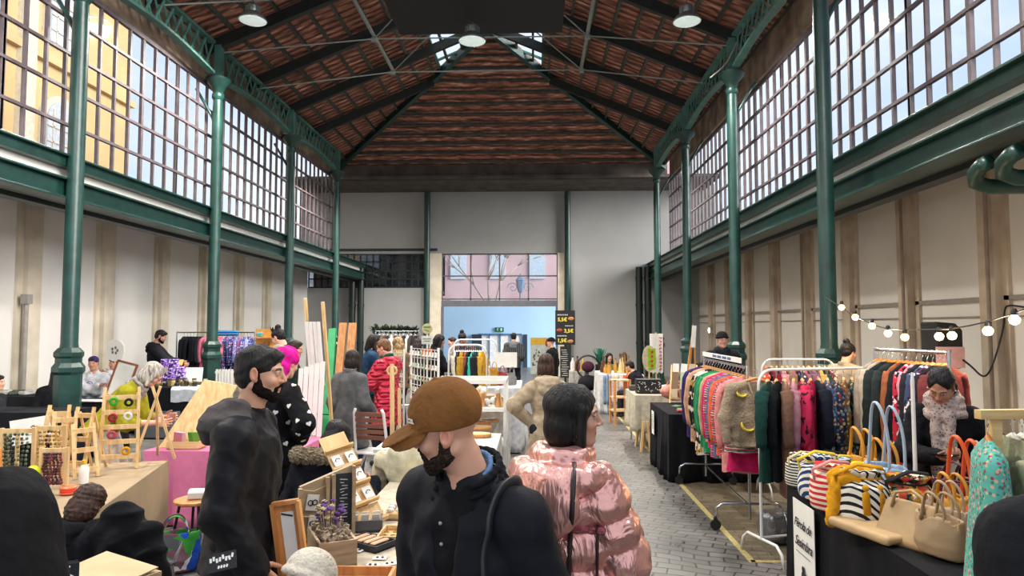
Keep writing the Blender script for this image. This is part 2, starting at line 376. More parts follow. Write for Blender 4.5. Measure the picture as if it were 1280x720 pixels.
# lattice girders along the column lines
for side,x in (('left',CL),('right',CR)):
    for k in range(0,5):
        y0=4.95+BAY*k; y1=y0+BAY
        if y1>22: continue
        G0=.3/BAY; t=thing('lattice_girder','pale green iron lattice girder %s, on the %s side'%(['above the nearest bay','spanning the nearest column to the second','spanning the second column to the third','spanning the third column to the farthest'][k] if k<4 else '',side),'girder',(x,y0,0),group='lattice girders on the %s'%side)
        N=12; top=lambda u:7.42; low=lambda u:6.78+.16*math.sin(PI*u)
        b=MB()
        for i in range(N):
            u,v=G0+(1-2*G0)*i/N,G0+(1-2*G0)*(i+1)/N; b.bar((0,BAY*u,top(u)),(0,BAY*v,top(v)),.14,.05)
        b.build('chord',greenl,t)
        b=MB()
        for i in range(N):
            u,v=G0+(1-2*G0)*i/N,G0+(1-2*G0)*(i+1)/N; b.bar((0,BAY*u,low(u)),(0,BAY*v,low(v)),.14,.05)
        b.build('chord',greenl,t)
        b=MB()
        for i in range(N):
            u,v=G0+(1-2*G0)*i/N,G0+(1-2*G0)*(i+1)/N
            b.bar((.02,BAY*u,low(u)),(.02,BAY*v,top(v)),.02,.045); b.bar((-.02,BAY*u,top(u)),(-.02,BAY*v,low(v)),.02,.045)
        b.build('lattice_bar',greenl,t)
# roof ------------------------------------------------------------
HW=5.72; ZR=9.85; SL=.42
def zr(x): return ZR-SL*abs(x-XC)
def tile_mat():
    m,n,l,p=newmat('roof_tile_underside'); tc=n.new('ShaderNodeTexCoord')
    mp=n.new('ShaderNodeMapping'); mp.inputs['Scale'].default_value=(1.6,7,1); l.new(tc.outputs['Object'],mp.inputs[0])
    nz=n.new('ShaderNodeTexNoise'); nz.inputs['Scale'].default_value=1.6; nz.inputs['Detail'].default_value=5; l.new(mp.outputs[0],nz.inputs['Vector'])
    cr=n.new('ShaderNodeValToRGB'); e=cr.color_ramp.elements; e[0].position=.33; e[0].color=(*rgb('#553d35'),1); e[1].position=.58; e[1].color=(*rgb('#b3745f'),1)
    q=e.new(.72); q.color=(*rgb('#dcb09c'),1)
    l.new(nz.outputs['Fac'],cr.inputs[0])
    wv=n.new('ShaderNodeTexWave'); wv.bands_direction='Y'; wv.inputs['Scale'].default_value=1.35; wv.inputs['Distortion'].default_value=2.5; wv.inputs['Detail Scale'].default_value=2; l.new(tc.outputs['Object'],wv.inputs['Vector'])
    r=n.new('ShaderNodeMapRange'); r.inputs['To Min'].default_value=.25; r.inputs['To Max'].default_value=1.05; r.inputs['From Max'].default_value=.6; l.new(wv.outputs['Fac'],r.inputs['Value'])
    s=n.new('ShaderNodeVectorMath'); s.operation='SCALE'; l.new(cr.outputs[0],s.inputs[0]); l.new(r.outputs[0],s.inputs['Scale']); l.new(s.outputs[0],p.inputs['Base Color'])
    bm=n.new('ShaderNodeBump'); bm.inputs['Strength'].default_value=.9; bm.inputs['Distance'].default_value=.04; l.new(wv.outputs['Fac'],bm.inputs['Height']); l.new(bm.outputs[0],p.inputs['Normal'])
    p.inputs['Roughness'].default_value=.85; return m
tile=tile_mat()
YA,YH=7.2,17.6; YE=YH+HW; GW=1.47
def slab(b,pts,t=.08):
    n=len(pts); b.add([tuple(p) for p in pts]+[(p[0],p[1],p[2]+t) for p in pts],[tuple(range(n)),tuple(reversed(range(n,2*n)))]+[(i,i+n,(i+1)%n+n,(i+1)%n) for i in range(n)])
def rp(dx,y,s): return (XC+s*dx,y,ZR-SL*dx)
for s,nm in ((-1,'left'),(1,'right')):
    b=MB()
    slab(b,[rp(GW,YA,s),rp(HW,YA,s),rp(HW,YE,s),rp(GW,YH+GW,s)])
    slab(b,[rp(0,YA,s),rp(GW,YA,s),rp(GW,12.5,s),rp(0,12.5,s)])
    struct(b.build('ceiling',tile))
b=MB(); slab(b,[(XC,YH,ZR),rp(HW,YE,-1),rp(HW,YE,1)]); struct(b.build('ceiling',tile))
b=MB(); b.box((XC,(YE+YF)/2,7.0),(15.2,YF-YE+.4,.1)); b.box((XC,YE+.02,7.25),(11.6,.08,.6)); struct(b.build('ceiling',ceil))
# skylight panes
for s,nm in ((-1,'left'),(1,'right')):
    t=struct(thing('window_%d'%(30+(s>0)),None,None))
    b=MB(); slab(b,[rp(0.05,12.5,s),rp(GW,12.5,s),rp(GW,YH+GW,s),rp(.05,YH,s)],.01); o=b.build('window_pane',gl,t); o['kind']='structure'
    b=MB()
    for dx in (.02,.75,GW): b.bar(rp(dx,12.5,s),rp(dx,YH+dx,s),.07,.08)
    y=12.5
    while y<YH+GW:
        d0=max(0,y-YH); b.bar(rp(d0,y,s),rp(GW,y,s),.05,.06); y+=.85
    o=b.build('window_frame',greenl,t); o['kind']='structure'
# purlins and rafters, one thing each slope's purlin set
timber=mat('dark_green_timber','#1d2421',rough=.6,var=.3)
purl=mat('purlin_iron','#4d524a',rough=.6,var=.3)
for s,nm in ((-1,'left'),(1,'right')):
    b=MB(); dx=.3
    while dx<HW:
        ye=YH+dx
        b.bar((XC+s*dx,YA,zr(XC+dx)-.04),(XC+s*dx,ye,zr(XC+dx)-.04),.06,.08); dx+=.45
    struct(b.build('trim_6',purl))
b=MB()
for y in np.arange(YH+.5,YE,.45):
    d=y-YH; b.bar((XC-d,y,ZR-SL*d-.04),(XC+d,y,ZR-SL*d-.04),.05,.07)
struct(b.build('trim_7',purl))
for s in (-1,1):
    b=MB(); b.bar((XC,YH,ZR-.12),(XC+s*HW,YE,ZR-SL*HW-.12),.14,.2); struct(b.build('trim_8',green))
rodm=mat('pale_iron_rod','#8f9690',rough=.5)
for k,y in enumerate([9.05,11.1,13.15,15.2,17.25,19.3]):
    d0=max(0,y-YH)
    t=thing('roof_truss','dark roof truss %s'%['nearest the camera, above the black panel','over the dome ceiling lamps','above the second pair of columns','just in front of the skylight','crossing the skylight at the third columns','farthest, under the hipped roof end'][k],'truss',(XC,y,0),group='roof trusses')
    for s in (-1,1):
        b=MB(); b.bar((s*d0,0,ZR-SL*d0-.2),(s*(HW-.2),0,ZR-SL*(HW-.2)-.2),.12,.22); b.build('rafter',timber,t)
    if k<5:
        m=2.45; zn=ZR-SL*m-.36
        b=MB(); b.cyl((-m,0,zn),(m,0,zn),.016,n=6); b.build('tie_rod',rodm,t)
        for s in (-1,1):
            b=MB(); b.cyl((s*m,0,zn),(s*.15,-2.05,ZR-.3),.016,n=6); b.build('bracing_rod',rodm,t)
            b=MB(); b.cyl((s*m,0,zn),(s*5.2,-2.05,ZR-SL*5.2-.35),.016,n=6); b.build('bracing_rod',rodm,t)
            b=MB(); b.box((s*m,0,zn),(.12,.1,.14)); b.build('joint_plate',rodm,t)
for s,nm in ((-1,'left'),(1,'right')):
    b=MB(); b.cyl((XC+s*2.45,7.3,ZR-SL*2.45-.3),(XC+s*2.45,17.4,ZR-SL*2.45-.3),.045,n=8)
    tag(b.build('roof_rod',rodm),'long pale iron rod under the %s roof slope'%nm,'rod',group='long roof rods')
# black hanging panel
t=thing('ceiling_panel','large matte black panel hung under the roof ridge','panel',(-1.03,10.65,7.55))
b=MB(); b.box((0,0,0),(3.14,4.3,.12)); b.build('panel_board',mat('matte_black_panel','#17161a',rough=.8,var=.1),t)
b=MB()
for sx in (-1.4,1.4):
    for sy in (-2,2): b.cyl((sx,sy,0),(sx,sy,1.3),.01,n=6)
b.build('hanging_wire',rodm,t)
# high bay lamps, and added unseen fill lights at the unlabelled positions
alu=mat('brushed_lamp_metal','#9aa09d',rough=.35,metal=.7); glow=mat('lamp_diffuser','#dfeee8',rough=.3,emit=.25)
LAMPS=[((-5.15,12.0,7.44),'white dome lamp over the left stalls, beside the lattice girder'),((-1.12,12.0,7.0),'white dome lamp hanging in front of the black panel'),((2.74,12.0,7.3),'white dome lamp hanging right of the black panel')]
for k,(c,lb) in enumerate(LAMPS+[((-5,4.5,7.28),None),((2.7,4.5,7.2),None),((-5,19,6.6),None),((2.7,19,6.6),None),((-1.1,21,6.4),None)]):
    if lb:
        t=thing('ceiling_lamp',lb,'ceiling lamp',c,group='dome ceiling lamps')
        b=MB(); b.lathe([(.25,0),(.255,.02),(.2,.09),(.13,.14),(.12,.16)],n=28,cap=False); b.lathe([(.245,.005),(.19,.085),(.12,.13)],n=28,cap=False); b.build('lamp_shade',alu,t,smooth=True)
        b=MB(); b.lathe([(.12,.14),(.125,.16),(.125,.26),(.09,.3),(.03,.33),(.02,.36)],n=20)
        for i in range(16):
            a=2*PI*i/16; b.box((.125*math.cos(a),.125*math.sin(a),.21),(.02,.008,.1),rot=(0,0,a))
        b.build('heat_sink',alu,t,smooth='auto')
        b=MB(); b.lathe([(.24,.0),(.2,-.012),(.0,-.02)],n=28); b.build('diffuser',glow,t,smooth=True)
        b=MB(); b.cyl((0,0,.36),(0,0,zr(c[0])-c[2]-.25),.006,n=6); b.build('suspension_cord',dark,t)
    ld=bpy.data.lights.new('lamp_and_fill_light','SPOT'); ld.energy=HIGHBAY_FILL_W*(1.4 if c[0]<-4 else 1)*(.55 if c[1]<5 else 0.6 if c[1]>15 else 1); ld.color=(1,.95,.88); ld.spot_size=math.radians(150); ld.spot_blend=.6; ld.shadow_soft_size=.22
    lo=bpy.data.objects.new('lamp_and_fill_light',ld); COL.objects.link(lo); lo.location=(c[0],c[1],c[2]-.06)
# far wall
def wallbox(name,x0,x1,z0,z1,m,y=YF,t=.3):
    b=MB(); b.box(((x0+x1)/2,y+t/2,(z0+z1)/2),(x1-x0,t,z1-z0)); return struct(b.build(name,m))
DX0,DX1=-3.5,.86; DZ=2.6
wallbox('wall_back',XL-.3,DX0,0,3.3,greywall); wallbox('wall_back',DX1,XR+.3,0,7.2,greywall)
wallbox('wall_back',XL-.3,XC+8,4.6,7.2,greywall,y=YF+.02); wallbox('wall_back',DX0-.5,DX0,3.3,4.6,greywall)
b=MB(); b.box((DX0-.22,YF-.02,2.3),(.44,.12,4.6)); struct(b.build('trim_9',stone))
b=MB(); b.box((DX1+.13,YF-.02,2.3),(.24,.12,4.6)); struct(b.build('trim_9',stone))
b=MB(); b.box(((DX0+DX1)/2,YF+.02,DZ+.11),(DX1-DX0,.2,.22)); b.box((DX0+.03,YF+.02,1.3),(.08,.2,2.6)); b.box((DX1-.03,YF+.02,1.3),(.08,.2,2.6)); struct(b.build('door_1',mat('door_steel','#5f6066',rough=.5)))
t=struct(thing('window_40',None,None)); b=MB()
for i in range(5): b.box((DX0+(DX1-DX0)*i/4,YF+.1,3.7),(.05,.06,1.8))
for z in (2.88,3.75,4.58): b.box(((DX0+DX1)/2,YF+.1,z),(DX1-DX0,.06,.05))
b.build('window_frame',frame,t)['kind']='structure'
b=MB(); b.box(((DX0+DX1)/2,YF+.12,3.7),(DX1-DX0,.01,1.8)); b.build('window_pane',gl,t)['kind']='structure'
# inner gallery windows left of the door
t=struct(thing('window_41',None,None)); b=MB(); X0,X1=-8.6,-4.17
for i in range(19): b.box((X0+(X1-X0)*i/18,YF+.1,3.95),(.035,.06,1.3))
for z in (3.33,3.65,3.97,4.3,4.6): b.box(((X0+X1)/2,YF+.1,z),(X1-X0,.06,.05))
b.build('window_frame',dark,t)['kind']='structure'
b=MB(); b.box(((X0+X1)/2,YF+.12,3.95),(X1-X0,.01,1.3)); b.build('window_pane',gl,t)['kind']='structure'
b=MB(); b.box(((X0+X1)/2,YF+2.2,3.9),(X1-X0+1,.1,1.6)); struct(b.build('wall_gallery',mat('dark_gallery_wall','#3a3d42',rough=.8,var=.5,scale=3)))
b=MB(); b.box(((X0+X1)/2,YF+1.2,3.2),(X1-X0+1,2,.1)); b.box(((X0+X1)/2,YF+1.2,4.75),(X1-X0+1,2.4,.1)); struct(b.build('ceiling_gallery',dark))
# pipes on the far wall
for x,lb in ((-4.04,'green down pipe left of the far doorway'),(1.24,'green down pipe right of the far doorway')):
    b=MB(); b.cyl((x,YF-.16,0),(x,YF-.16,6.9),.11,n=14); b.lathe([(.14,0),(.14,.3)],(x,YF-.16,0),14); tag(b.build('down_pipe',green,smooth='auto'),lb,'pipe',group='green down pipes on the far wall')
for x,lb in ((-6.68,'twin dark pipes on the far wall behind the stalls left'),(4.03,'twin dark pipes on the far wall at right')):
    t=thing('twin_pipe',lb,'pipe',(x,YF-.2,0),group='twin dark pipes on the far wall')
    for s in (-.16,.16):
        b=MB(); b.cyl((s,0,0),(s,0,4.05),.12,n=14)
        for z in (1.2,2.6,3.6): b.lathe([(.14,0),(.14,.08)],(s,0,z),14)
        b.build('pipe',mat('blackish_green','#16231f',rough=.4),t,smooth='auto')
# annex behind the door: blue walls under the open sky
blue=mat('pale_blue_wall','#a9d0f2',rough=.8,var=.04,scale=1)
b=MB(); b.box((-1,31.1,1.5),(7.6,.2,3.0)); struct(b.build('wall_annex',blue))
t=struct(thing('door_2',None,None)); lit=mat('painted_daylight_pane','#f4f8fc',rough=.5)  # opaque white pane colour stands in for the daylight behind the doors
p0=at(598,418,30.9); p1=at(652,418,30.9); zt=p0.z
b=MB(); n=4
for i in range(n+1): b.box((p0.x+(p1.x-p0.x)*i/n,30.95,zt/2),(.06,.08,zt))
b.box(((p0.x+p1.x)/2,30.95,zt),(p1.x-p0.x,.08,.08)); b.build('door_frame',mat('blue_grey_frame','#4f7ba0'),t)['kind']='structure'
b=MB(); b.box(((p0.x+p1.x)/2,30.97,zt/2),(p1.x-p0.x,.03,zt)); b.build('door_pane',lit,t)['kind']='structure'
for x,w in ((590,12),(654,5)):
    a=at(x,418,30.9); c=at(x+w,418,30.9); b=MB(); b.box(((a.x+c.x)/2,30.95,zt/2),(c.x-a.x,.1,zt)); struct(b.build('door_3',mat('dark_blue_door','#26384a')))
# exit sign
a=at(624,412,30.85); t=thing('exit_sign','small green running man exit sign on the blue wall','sign',(a.x,30.97,a.z))
b=MB(); b.box((0,0,0),(.4,.06,.2)); b.build('sign_box',mat('exit_green','#0f5a3c',rough=.5,emit=.15),t)
b=MB(); b.box((-.08,-.035,0),(.03,.01,.09)); b.ball((-.07,-.035,.06),.018); b.box((.09,-.035,0),(.07,.01,.12)); b.build('pictogram',mat('sign_white','#dfeee6',rough=.5),t)
# ---------------------------------------------------------------- outside, seen through glass
cream=mat('cream_facade','#c4a676',rough=.9,var=.2,scale=.5,color2='#b3976c'); pale=mat('pale_stone_trim','#c9bda8',rough=.9); wg=mat('white_shutter','#b4b8c2',rough=.6)
t=thing('facade_building','cream yellow building with white arched windows outside the left windows','building',(-16,0,0))
b=MB(); b.box((-3,8,7),(6,36,14)); b.box((0,8,14.1),(.9,36,.35)); b.box((0,8,10.6),(.4,36,.25)); b.build('wall',cream,t)
for j,y in enumerate([-6,-2.5,1,4.5,8,11.5,15,18.5,22]):
    for z in (2.5,7.0,11.2):
        b=MB(); pts=[(-.75,0),(.75,0),(.75,1.6)]+[(.75*math.cos(math.radians(a)),1.6+.75*math.sin(math.radians(a))) for a in range(15,180,15)]+[(-.75,1.6)]
        Mx=Matrix.Translation((.05,y,z))@Matrix.Rotation(PI/2,4,'Z')
        b.prism([(x*1.25,zz*1.08) for x,zz in pts],.2,Mx); f=b.build('window_surround',pale,t)
        b=MB(); b.prism(pts,.3,Mx); b.build('window_shutter',wg,f)
        b=MB()
        for q in (-.5,0,.5): b.box((.22,y+q,z+1),(.03,.05,2))
        for q in (.4,.9,1.4): b.box((.22,y,z+q),(.03,1.5,.05))
        b.build('window_bar',pale,f)
b=MB()
for y in (-4.2,-.7,2.8,6.3,9.8,13.3,16.8,20.3): b.box((.15,y,7),(.3,.5,14))
b.build('facade_pier',pale,t)
b=MB(); b.box((-19,33,3.4),(8,14,6.8)); tag(b.build('low_building',mat('low_facade','#bcae90',rough=.9)),'pale low building farther off beyond the left windows','building')
t=thing('side_building','grey pale building corner outside the right windows','building',(9.5,0,0))
b=MB(); b.box((2,6.2,5),(4,4,10)); b.build('wall',mat('pale_render','#c9ccd4',rough=.9,var=.1,scale=.6),t)
b=MB(); b.box((2,6.2,10.1),(4.4,4.4,.2)); b.build('cornice',pale,t)
t=thing('pink_building','pink building outside beyond the far doorway','building',(-1,48,0))
b=MB(); b.box((0,3,7),(24,6,14)); b.build('wall',mat('pink_render','#b5989c',rough=.9,var=.12,scale=.4,color2='#a3888c'),t)
for i in range(8):
    for z in (2,5.2,8.6):
        b=MB(); b.box((-10+i*2.8,-.05,z+.9),(1.1,.2,1.8)); b.build('window',mat('pale_blue_pane','#a9bac9',rough=.3),t)
b=MB(); b.box((-10.5,42,5),(5,8,10)); tag(b.build('grey_building',mat('grey_render','#7b8696',rough=.9,var=.3,scale=2)),'grey blue building at left through the transom window','building')
# bare tree and street lantern
t=thing('bare_tree','pale bare tree outside beyond the far doorway','tree',(-2.4,38,0)); b=MB(); rr=random.Random(3)
def limb(p,d,L,r,k):
    q=p+d*L; b.tube([p,p+d*L*.5+Vector((rr.uniform(-.05,.05),0,rr.uniform(-.03,.03)))*L,q],[r,r*.85,r*.65],5)
    if k:
        for _ in range(3):
            e=(d+Vector((rr.uniform(-.8,.8),rr.uniform(-.6,.6),rr.uniform(-.2,.6)))).normalized(); limb(q,e,L*.72,r*.6,k-1)
limb(Vector((0,0,0)),Vector((.02,0,1)),2.6,.14,5); b.build('trunk',mat('bare_bark','#9c8d80',rough=.9),t,smooth=True)
t=thing('street_lantern','ornate street lantern with scrolls outside the far doorway','lamp',(-.75,36,0)); ir=mat('lantern_iron','#5b6f86',rough=.5)
b=MB(); b.cyl((0,0,0),(0,0,3.6),.05); b.build('post',ir,t)
b=MB()
for s in (-1,1):
    b.tube([(s*(.1+.3*(1-k/14)*math.cos(k*.75)+.3),0,3.9+.3*(1-k/14)*math.sin(k*.75)) for k in range(14)],.02,5)
b.build('scroll',ir,t)
b=MB(); b.lathe([(.05,3.6),(.14,3.7),(.24,4.25),(.26,4.3),(.1,4.5),(.02,4.65)],n=6); b.build('lantern',ir,t)
b=MB(); b.box((0,45,-.06),(80,90,.1)); struct(b.build('ground',mat('outside_paving','#b3aea6',rough=.9)))
# ---------------------------------------------------------------- smooth solids from distance fields (for bodies, clothes, bags)
def surfnets(F,o,h):
    S=F<0; nx,ny,nz=F.shape
    C=[(i,j,k) for i in (0,1) for j in (0,1) for k in (0,1)]
    sl=lambda c:(slice(c[0],nx-1+c[0]),slice(c[1],ny-1+c[1]),slice(c[2],nz-1+c[2]))
    cnt=sum(S[sl(c)].astype(np.int8) for c in C); act=(cnt>0)&(cnt<8)
    idx=-np.ones(act.shape,dtype=np.int64); A=np.argwhere(act)
    if len(A)==0: return np.zeros((0,3)),np.zeros((0,4),int)
    idx[act]=np.arange(len(A)); P=np.zeros((len(A),3)); n=np.zeros(len(A))
    for ca in C:
        for ax in range(3):
            if ca[ax]==0:
                cb=list(ca); cb[ax]=1
                fa=F[A[:,0]+ca[0],A[:,1]+ca[1],A[:,2]+ca[2]]; fb=F[A[:,0]+cb[0],A[:,1]+cb[1],A[:,2]+cb[2]]
                m=(fa<0)!=(fb<0); t=np.where(m,fa/np.where(m,fa-fb,1),0)
                q=np.repeat(np.array(ca,float)[None],len(A),0); q[:,ax]+=t; P[m]+=q[m]; n[m]+=1
    P=P/n[:,None]+A; V_=P*h+np.array(o)
    Q=[]
    for ax in range(3):
        a=[slice(None)]*3; b=[slice(None)]*3; a[ax]=slice(0,-1); b[ax]=slice(1,None)
        ch=S[tuple(a)]!=S[tuple(b)]; E=np.argwhere(ch); u,v=(ax+1)%3,(ax+2)%3
        E=E[(E[:,u]>0)&(E[:,v]>0)&(E[:,u]<F.shape[u]-1)&(E[:,v]<F.shape[v]-1)]
        if not len(E): continue
        ins=S[E[:,0],E[:,1],E[:,2]]
        def id_(du,dv):
            G=E.copy(); G[:,u]-=du; G[:,v]-=dv; return idx[G[:,0],G[:,1],G[:,2]]
        q=np.stack([id_(1,1),id_(0,1),id_(0,0),id_(1,0)],1); q[~ins]=q[~ins][:,::-1]
        Q.append(q[(q>=0).all(1)])
    return V_,np.vstack(Q)
def ell(c,r,rot=None):
    c=np.array(c,float); r=np.array(r,float); Rm=np.array(Euler([math.radians(a) for a in rot]).to_matrix()) if rot else None
    mr=r.max()+.002
    def f(P):
        q=P-c
        if Rm is not None: q=q@Rm
        k0=np.sqrt(((q/r)**2).sum(-1)); k1=np.sqrt(((q/(r*r))**2).sum(-1)); return k0*(k0-1)/np.maximum(k1,1e-9)
    return f,(c-mr,c+mr)
def cap(a,b,ra,rb,ring=None):
    a=np.array(a,float); b=np.array(b,float); ba=b-a; L2=max((ba**2).sum(),1e-12); L=math.sqrt(L2); mr=max(ra,rb)
    def f(P):
        q=P-a; t=np.clip((q@ba)/L2,0,1); d=np.sqrt(((q-t[...,None]*ba)**2).sum(-1))-(ra+(rb-ra)*t)
        if ring: d=d-ring[0]*(np.abs(np.sin(PI*(t*L/ring[1]+ring[2])))**.6)+ring[0]*.5
        return d
    return f,(np.minimum(a,b)-mr,np.maximum(a,b)+mr)
def stack(rows,M=None,ring=None,rnd=.02):
    """rows of (z, cx, cy, rx, ry), in the frame M"""
    rows=np.array(sorted(rows),float); z,cx,cy,rx,ry=rows.T
    Mi=np.array(M.inverted()) if M is not None else None
    crn=np.array([[a,b_,c_] for a in (-1,1) for b_ in (-1,1) for c_ in (z[0],z[-1])]) ; mx=(np.abs(cx)+rx).max(); my=(np.abs(cy)+ry).max()
    crn=crn*np.array([mx,my,1]); 
    if M is not None: crn=np.array([list(M@Vector(c)) for c in crn])
    def f(P):
        q=P@Mi[:3,:3].T+Mi[:3,3] if Mi is not None else P
        Z=q[...,2]; ax=np.interp(Z,z,rx); ay=np.interp(Z,z,ry); X_=q[...,0]-np.interp(Z,z,cx); Y_=q[...,1]-np.interp(Z,z,cy)
        if ring: e=ring[0]*(np.abs(np.sin(PI*(Z/ring[1]+ring[2])))**.6)-ring[0]*.4; ax=ax+e; ay=ay+e
        k0=np.sqrt((X_/ax)**2+(Y_/ay)**2); k1=np.sqrt((X_/ax**2)**2+(Y_/ay**2)**2)
        d=np.where(k0<.3,-np.minimum(ax,ay),k0*(k0-1)/np.maximum(k1,1e-9)); dz=np.maximum(Z-z[-1],z[0]-Z)
        u=np.maximum(d+rnd,0); w=np.maximum(dz+rnd,0); return np.minimum(np.maximum(d+rnd,dz+rnd),0)+np.sqrt(u*u+w*w)-rnd
    return f,(crn.min(0)-.02,crn.max(0)+.02)
def boxf(c,half,rot=None,rnd=.01):
    c=np.array(c,float); hf=np.array(half,float)-rnd; Rm=np.array(Euler([math.radians(a) for a in rot]).to_matrix()) if rot else None; mr=np.linalg.norm(half)
    def f(P):
        q=P-c
        if Rm is not None: q=q@Rm
        q=np.abs(q)-hf; return np.sqrt((np.maximum(q,0)**2).sum(-1))+np.minimum(q.max(-1),0)-rnd
    return f,(c-mr,c+mr)
class SDF:
    def __init__(s,k=.02): s.ops=[]; s.k=k; s.post=[]
    def u(s,*pr,k=None):
        for p in pr: s.ops.append(('u',p,s.k if k is None else k))
        return s
    def sub(s,p,k=.008): s.ops.append(('s',p,k)); return s
    def fold(s,amp,freq,seed=0,st=(1,1,1)):
        r=np.random.RandomState(seed); K=r.normal(size=(7,3))*freq*np.array(st); ph=r.rand(7)*6.3
        s.post.append(lambda P,d:d+amp*1.5*sum(.62-np.abs(np.sin(.5*(P@K[i])+ph[i]+.9*np.sin(P@K[(i+3)%7]*.4))) for i in range(7))/2.6*-1); return s
    def mesh(s,h,M=None):
        us=[p[1] for o,p,k in s.ops if o=='u']; lo=np.min([b[0] for b in us],0)-3*h-.03; hi=np.max([b[1] for b in us],0)+3*h+.03
        n=np.ceil((hi-lo)/h).astype(int)+1; F=np.full(n,.05+0*h,dtype=np.float32)
        g=[lo[i]+h*np.arange(n[i]) for i in range(3)]
        for o,(f,(a,b)),k in s.ops:
            m=k+2.5*h+.025
            i0=np.clip(np.floor((a-m-lo)/h).astype(int),0,n); i1=np.clip(np.ceil((b+m-lo)/h).astype(int)+1,0,n)
            if (i1<=i0).any(): continue
            G=np.stack(np.meshgrid(*[g[i][i0[i]:i1[i]] for i in range(3)],indexing='ij'),-1); d=f(G)
            sl=tuple(slice(i0[i],i1[i]) for i in range(3)); c=F[sl]
            if o=='u':
                hh=np.clip(.5+.5*(c-d)/k,0,1) if k>0 else (d<c)*1.; F[sl]=c*(1-hh)+d*hh-k*hh*(1-hh)
            else:
                hh=np.clip(.5-.5*(c+d)/k,0,1); F[sl]=c*(1-hh)+(-d)*hh+k*hh*(1-hh)
        if s.post:
            near=np.abs(F)<.045; I=np.argwhere(near); P=lo+I*h; d=F[near]
            for q in s.post: d=q(P,d)
            F[near]=d
        return surfnets(F,lo,h)
def solid(name,parts,mats,parent,colf=None,scale=1):
    """parts: list of (V,Q) joined in one mesh; colf(V)->rgb per vertex"""
    vs=[];qs=[];o=0
    for v,q in parts:
        if len(v)==0: continue
        vs.append(v); qs.append(q+o); o+=len(v)
    if not vs: return None
    v=np.vstack(vs); q=np.vstack(qs); me=bpy.data.meshes.new(name)
    me.vertices.add(len(v)); me.vertices.foreach_set('co',(v*scale).astype(np.float32).ravel())
    me.loops.add(len(q)*4); me.loops.foreach_set('vertex_index',q.astype(np.int32).ravel())
    me.polygons.add(len(q)); me.polygons.foreach_set('loop_start',np.arange(0,len(q)*4,4,dtype=np.int32)); me.polygons.foreach_set('loop_total',np.full(len(q),4,dtype=np.int32))
    me.update(calc_edges=True); me.polygons.foreach_set('use_smooth',[True]*len(q)); me.validate()
    for m in (mats if isinstance(mats,(list,tuple)) else [mats]): me.materials.append(m)
    if colf is not None:
        a=me.color_attributes.new('Col','FLOAT_COLOR','POINT'); c=np.ones((len(v),4),np.float32); c[:,:3]=colf(v); a.data.foreach_set('color',c.ravel())
    ob=bpy.data.objects.new(name,me); COL.objects.link(ob)
    if parent is not None: ob.parent=parent
    return ob
def skinmat():
    if 'skin' in MC: return MC['skin']
    m,n,l,p=newmat('skin'); a=n.new('ShaderNodeAttribute'); a.attribute_name='Col'; l.new(a.outputs['Color'],p.inputs['Base Color'])
    p.inputs['Roughness'].default_value=.5; p.inputs['Subsurface Weight'].default_value=.08; p.inputs['Subsurface Radius'].default_value=(.02,.008,.004); MC['skin']=m
    nb=n.new('ShaderNodeTexNoise'); nb.inputs['Scale'].default_value=180; bm=n.new('ShaderNodeBump'); bm.inputs['Strength'].default_value=.15; bm.inputs['Distance'].default_value=.002
    l.new(nb.outputs['Fac'],bm.inputs['Height']); l.new(bm.outputs[0],p.inputs['Normal'])
    return m
def hairmat(c):
    return mat('hair_'+c.strip('#'),c,rough=.55,var=.45,scale=60,bump=.6,bscale=90,stretch=(1,1,.12),spec=.3)
def hair_flow(c):
    return hairmat(c)
def rotm(yaw=0,pitch=0,roll=0):
    """yaw turns left(+), pitch nods down(+), roll tips to the right(+)"""
    return (Matrix.Rotation(math.radians(yaw),4,'Z')@Matrix.Rotation(math.radians(-pitch),4,'X')@Matrix.Rotation(math.radians(roll),4,'Y'))
def ik(S,T,L1,L2,pole):
    S,T,pole=Vector(S),Vector(T),Vector(pole); d=T-S; D=d.length
    if D>L1+L2-.003: T=S+d*((L1+L2-.003)/D); d=T-S; D=d.length
    if D<.08: D=.08
    a=(L1*L1-L2*L2+D*D)/(2*D); hgt=math.sqrt(max(L1*L1-a*a,0)); n=d.normalized(); p=(pole-n*pole.dot(n)); p=p.normalized() if p.length>1e-6 else Vector((0,-1,0))
    return S+n*a+p*hgt,T
def xform(vq,M):
    v,q=vq; A=np.array(M); return v@A[:3,:3].T+A[:3,3],q
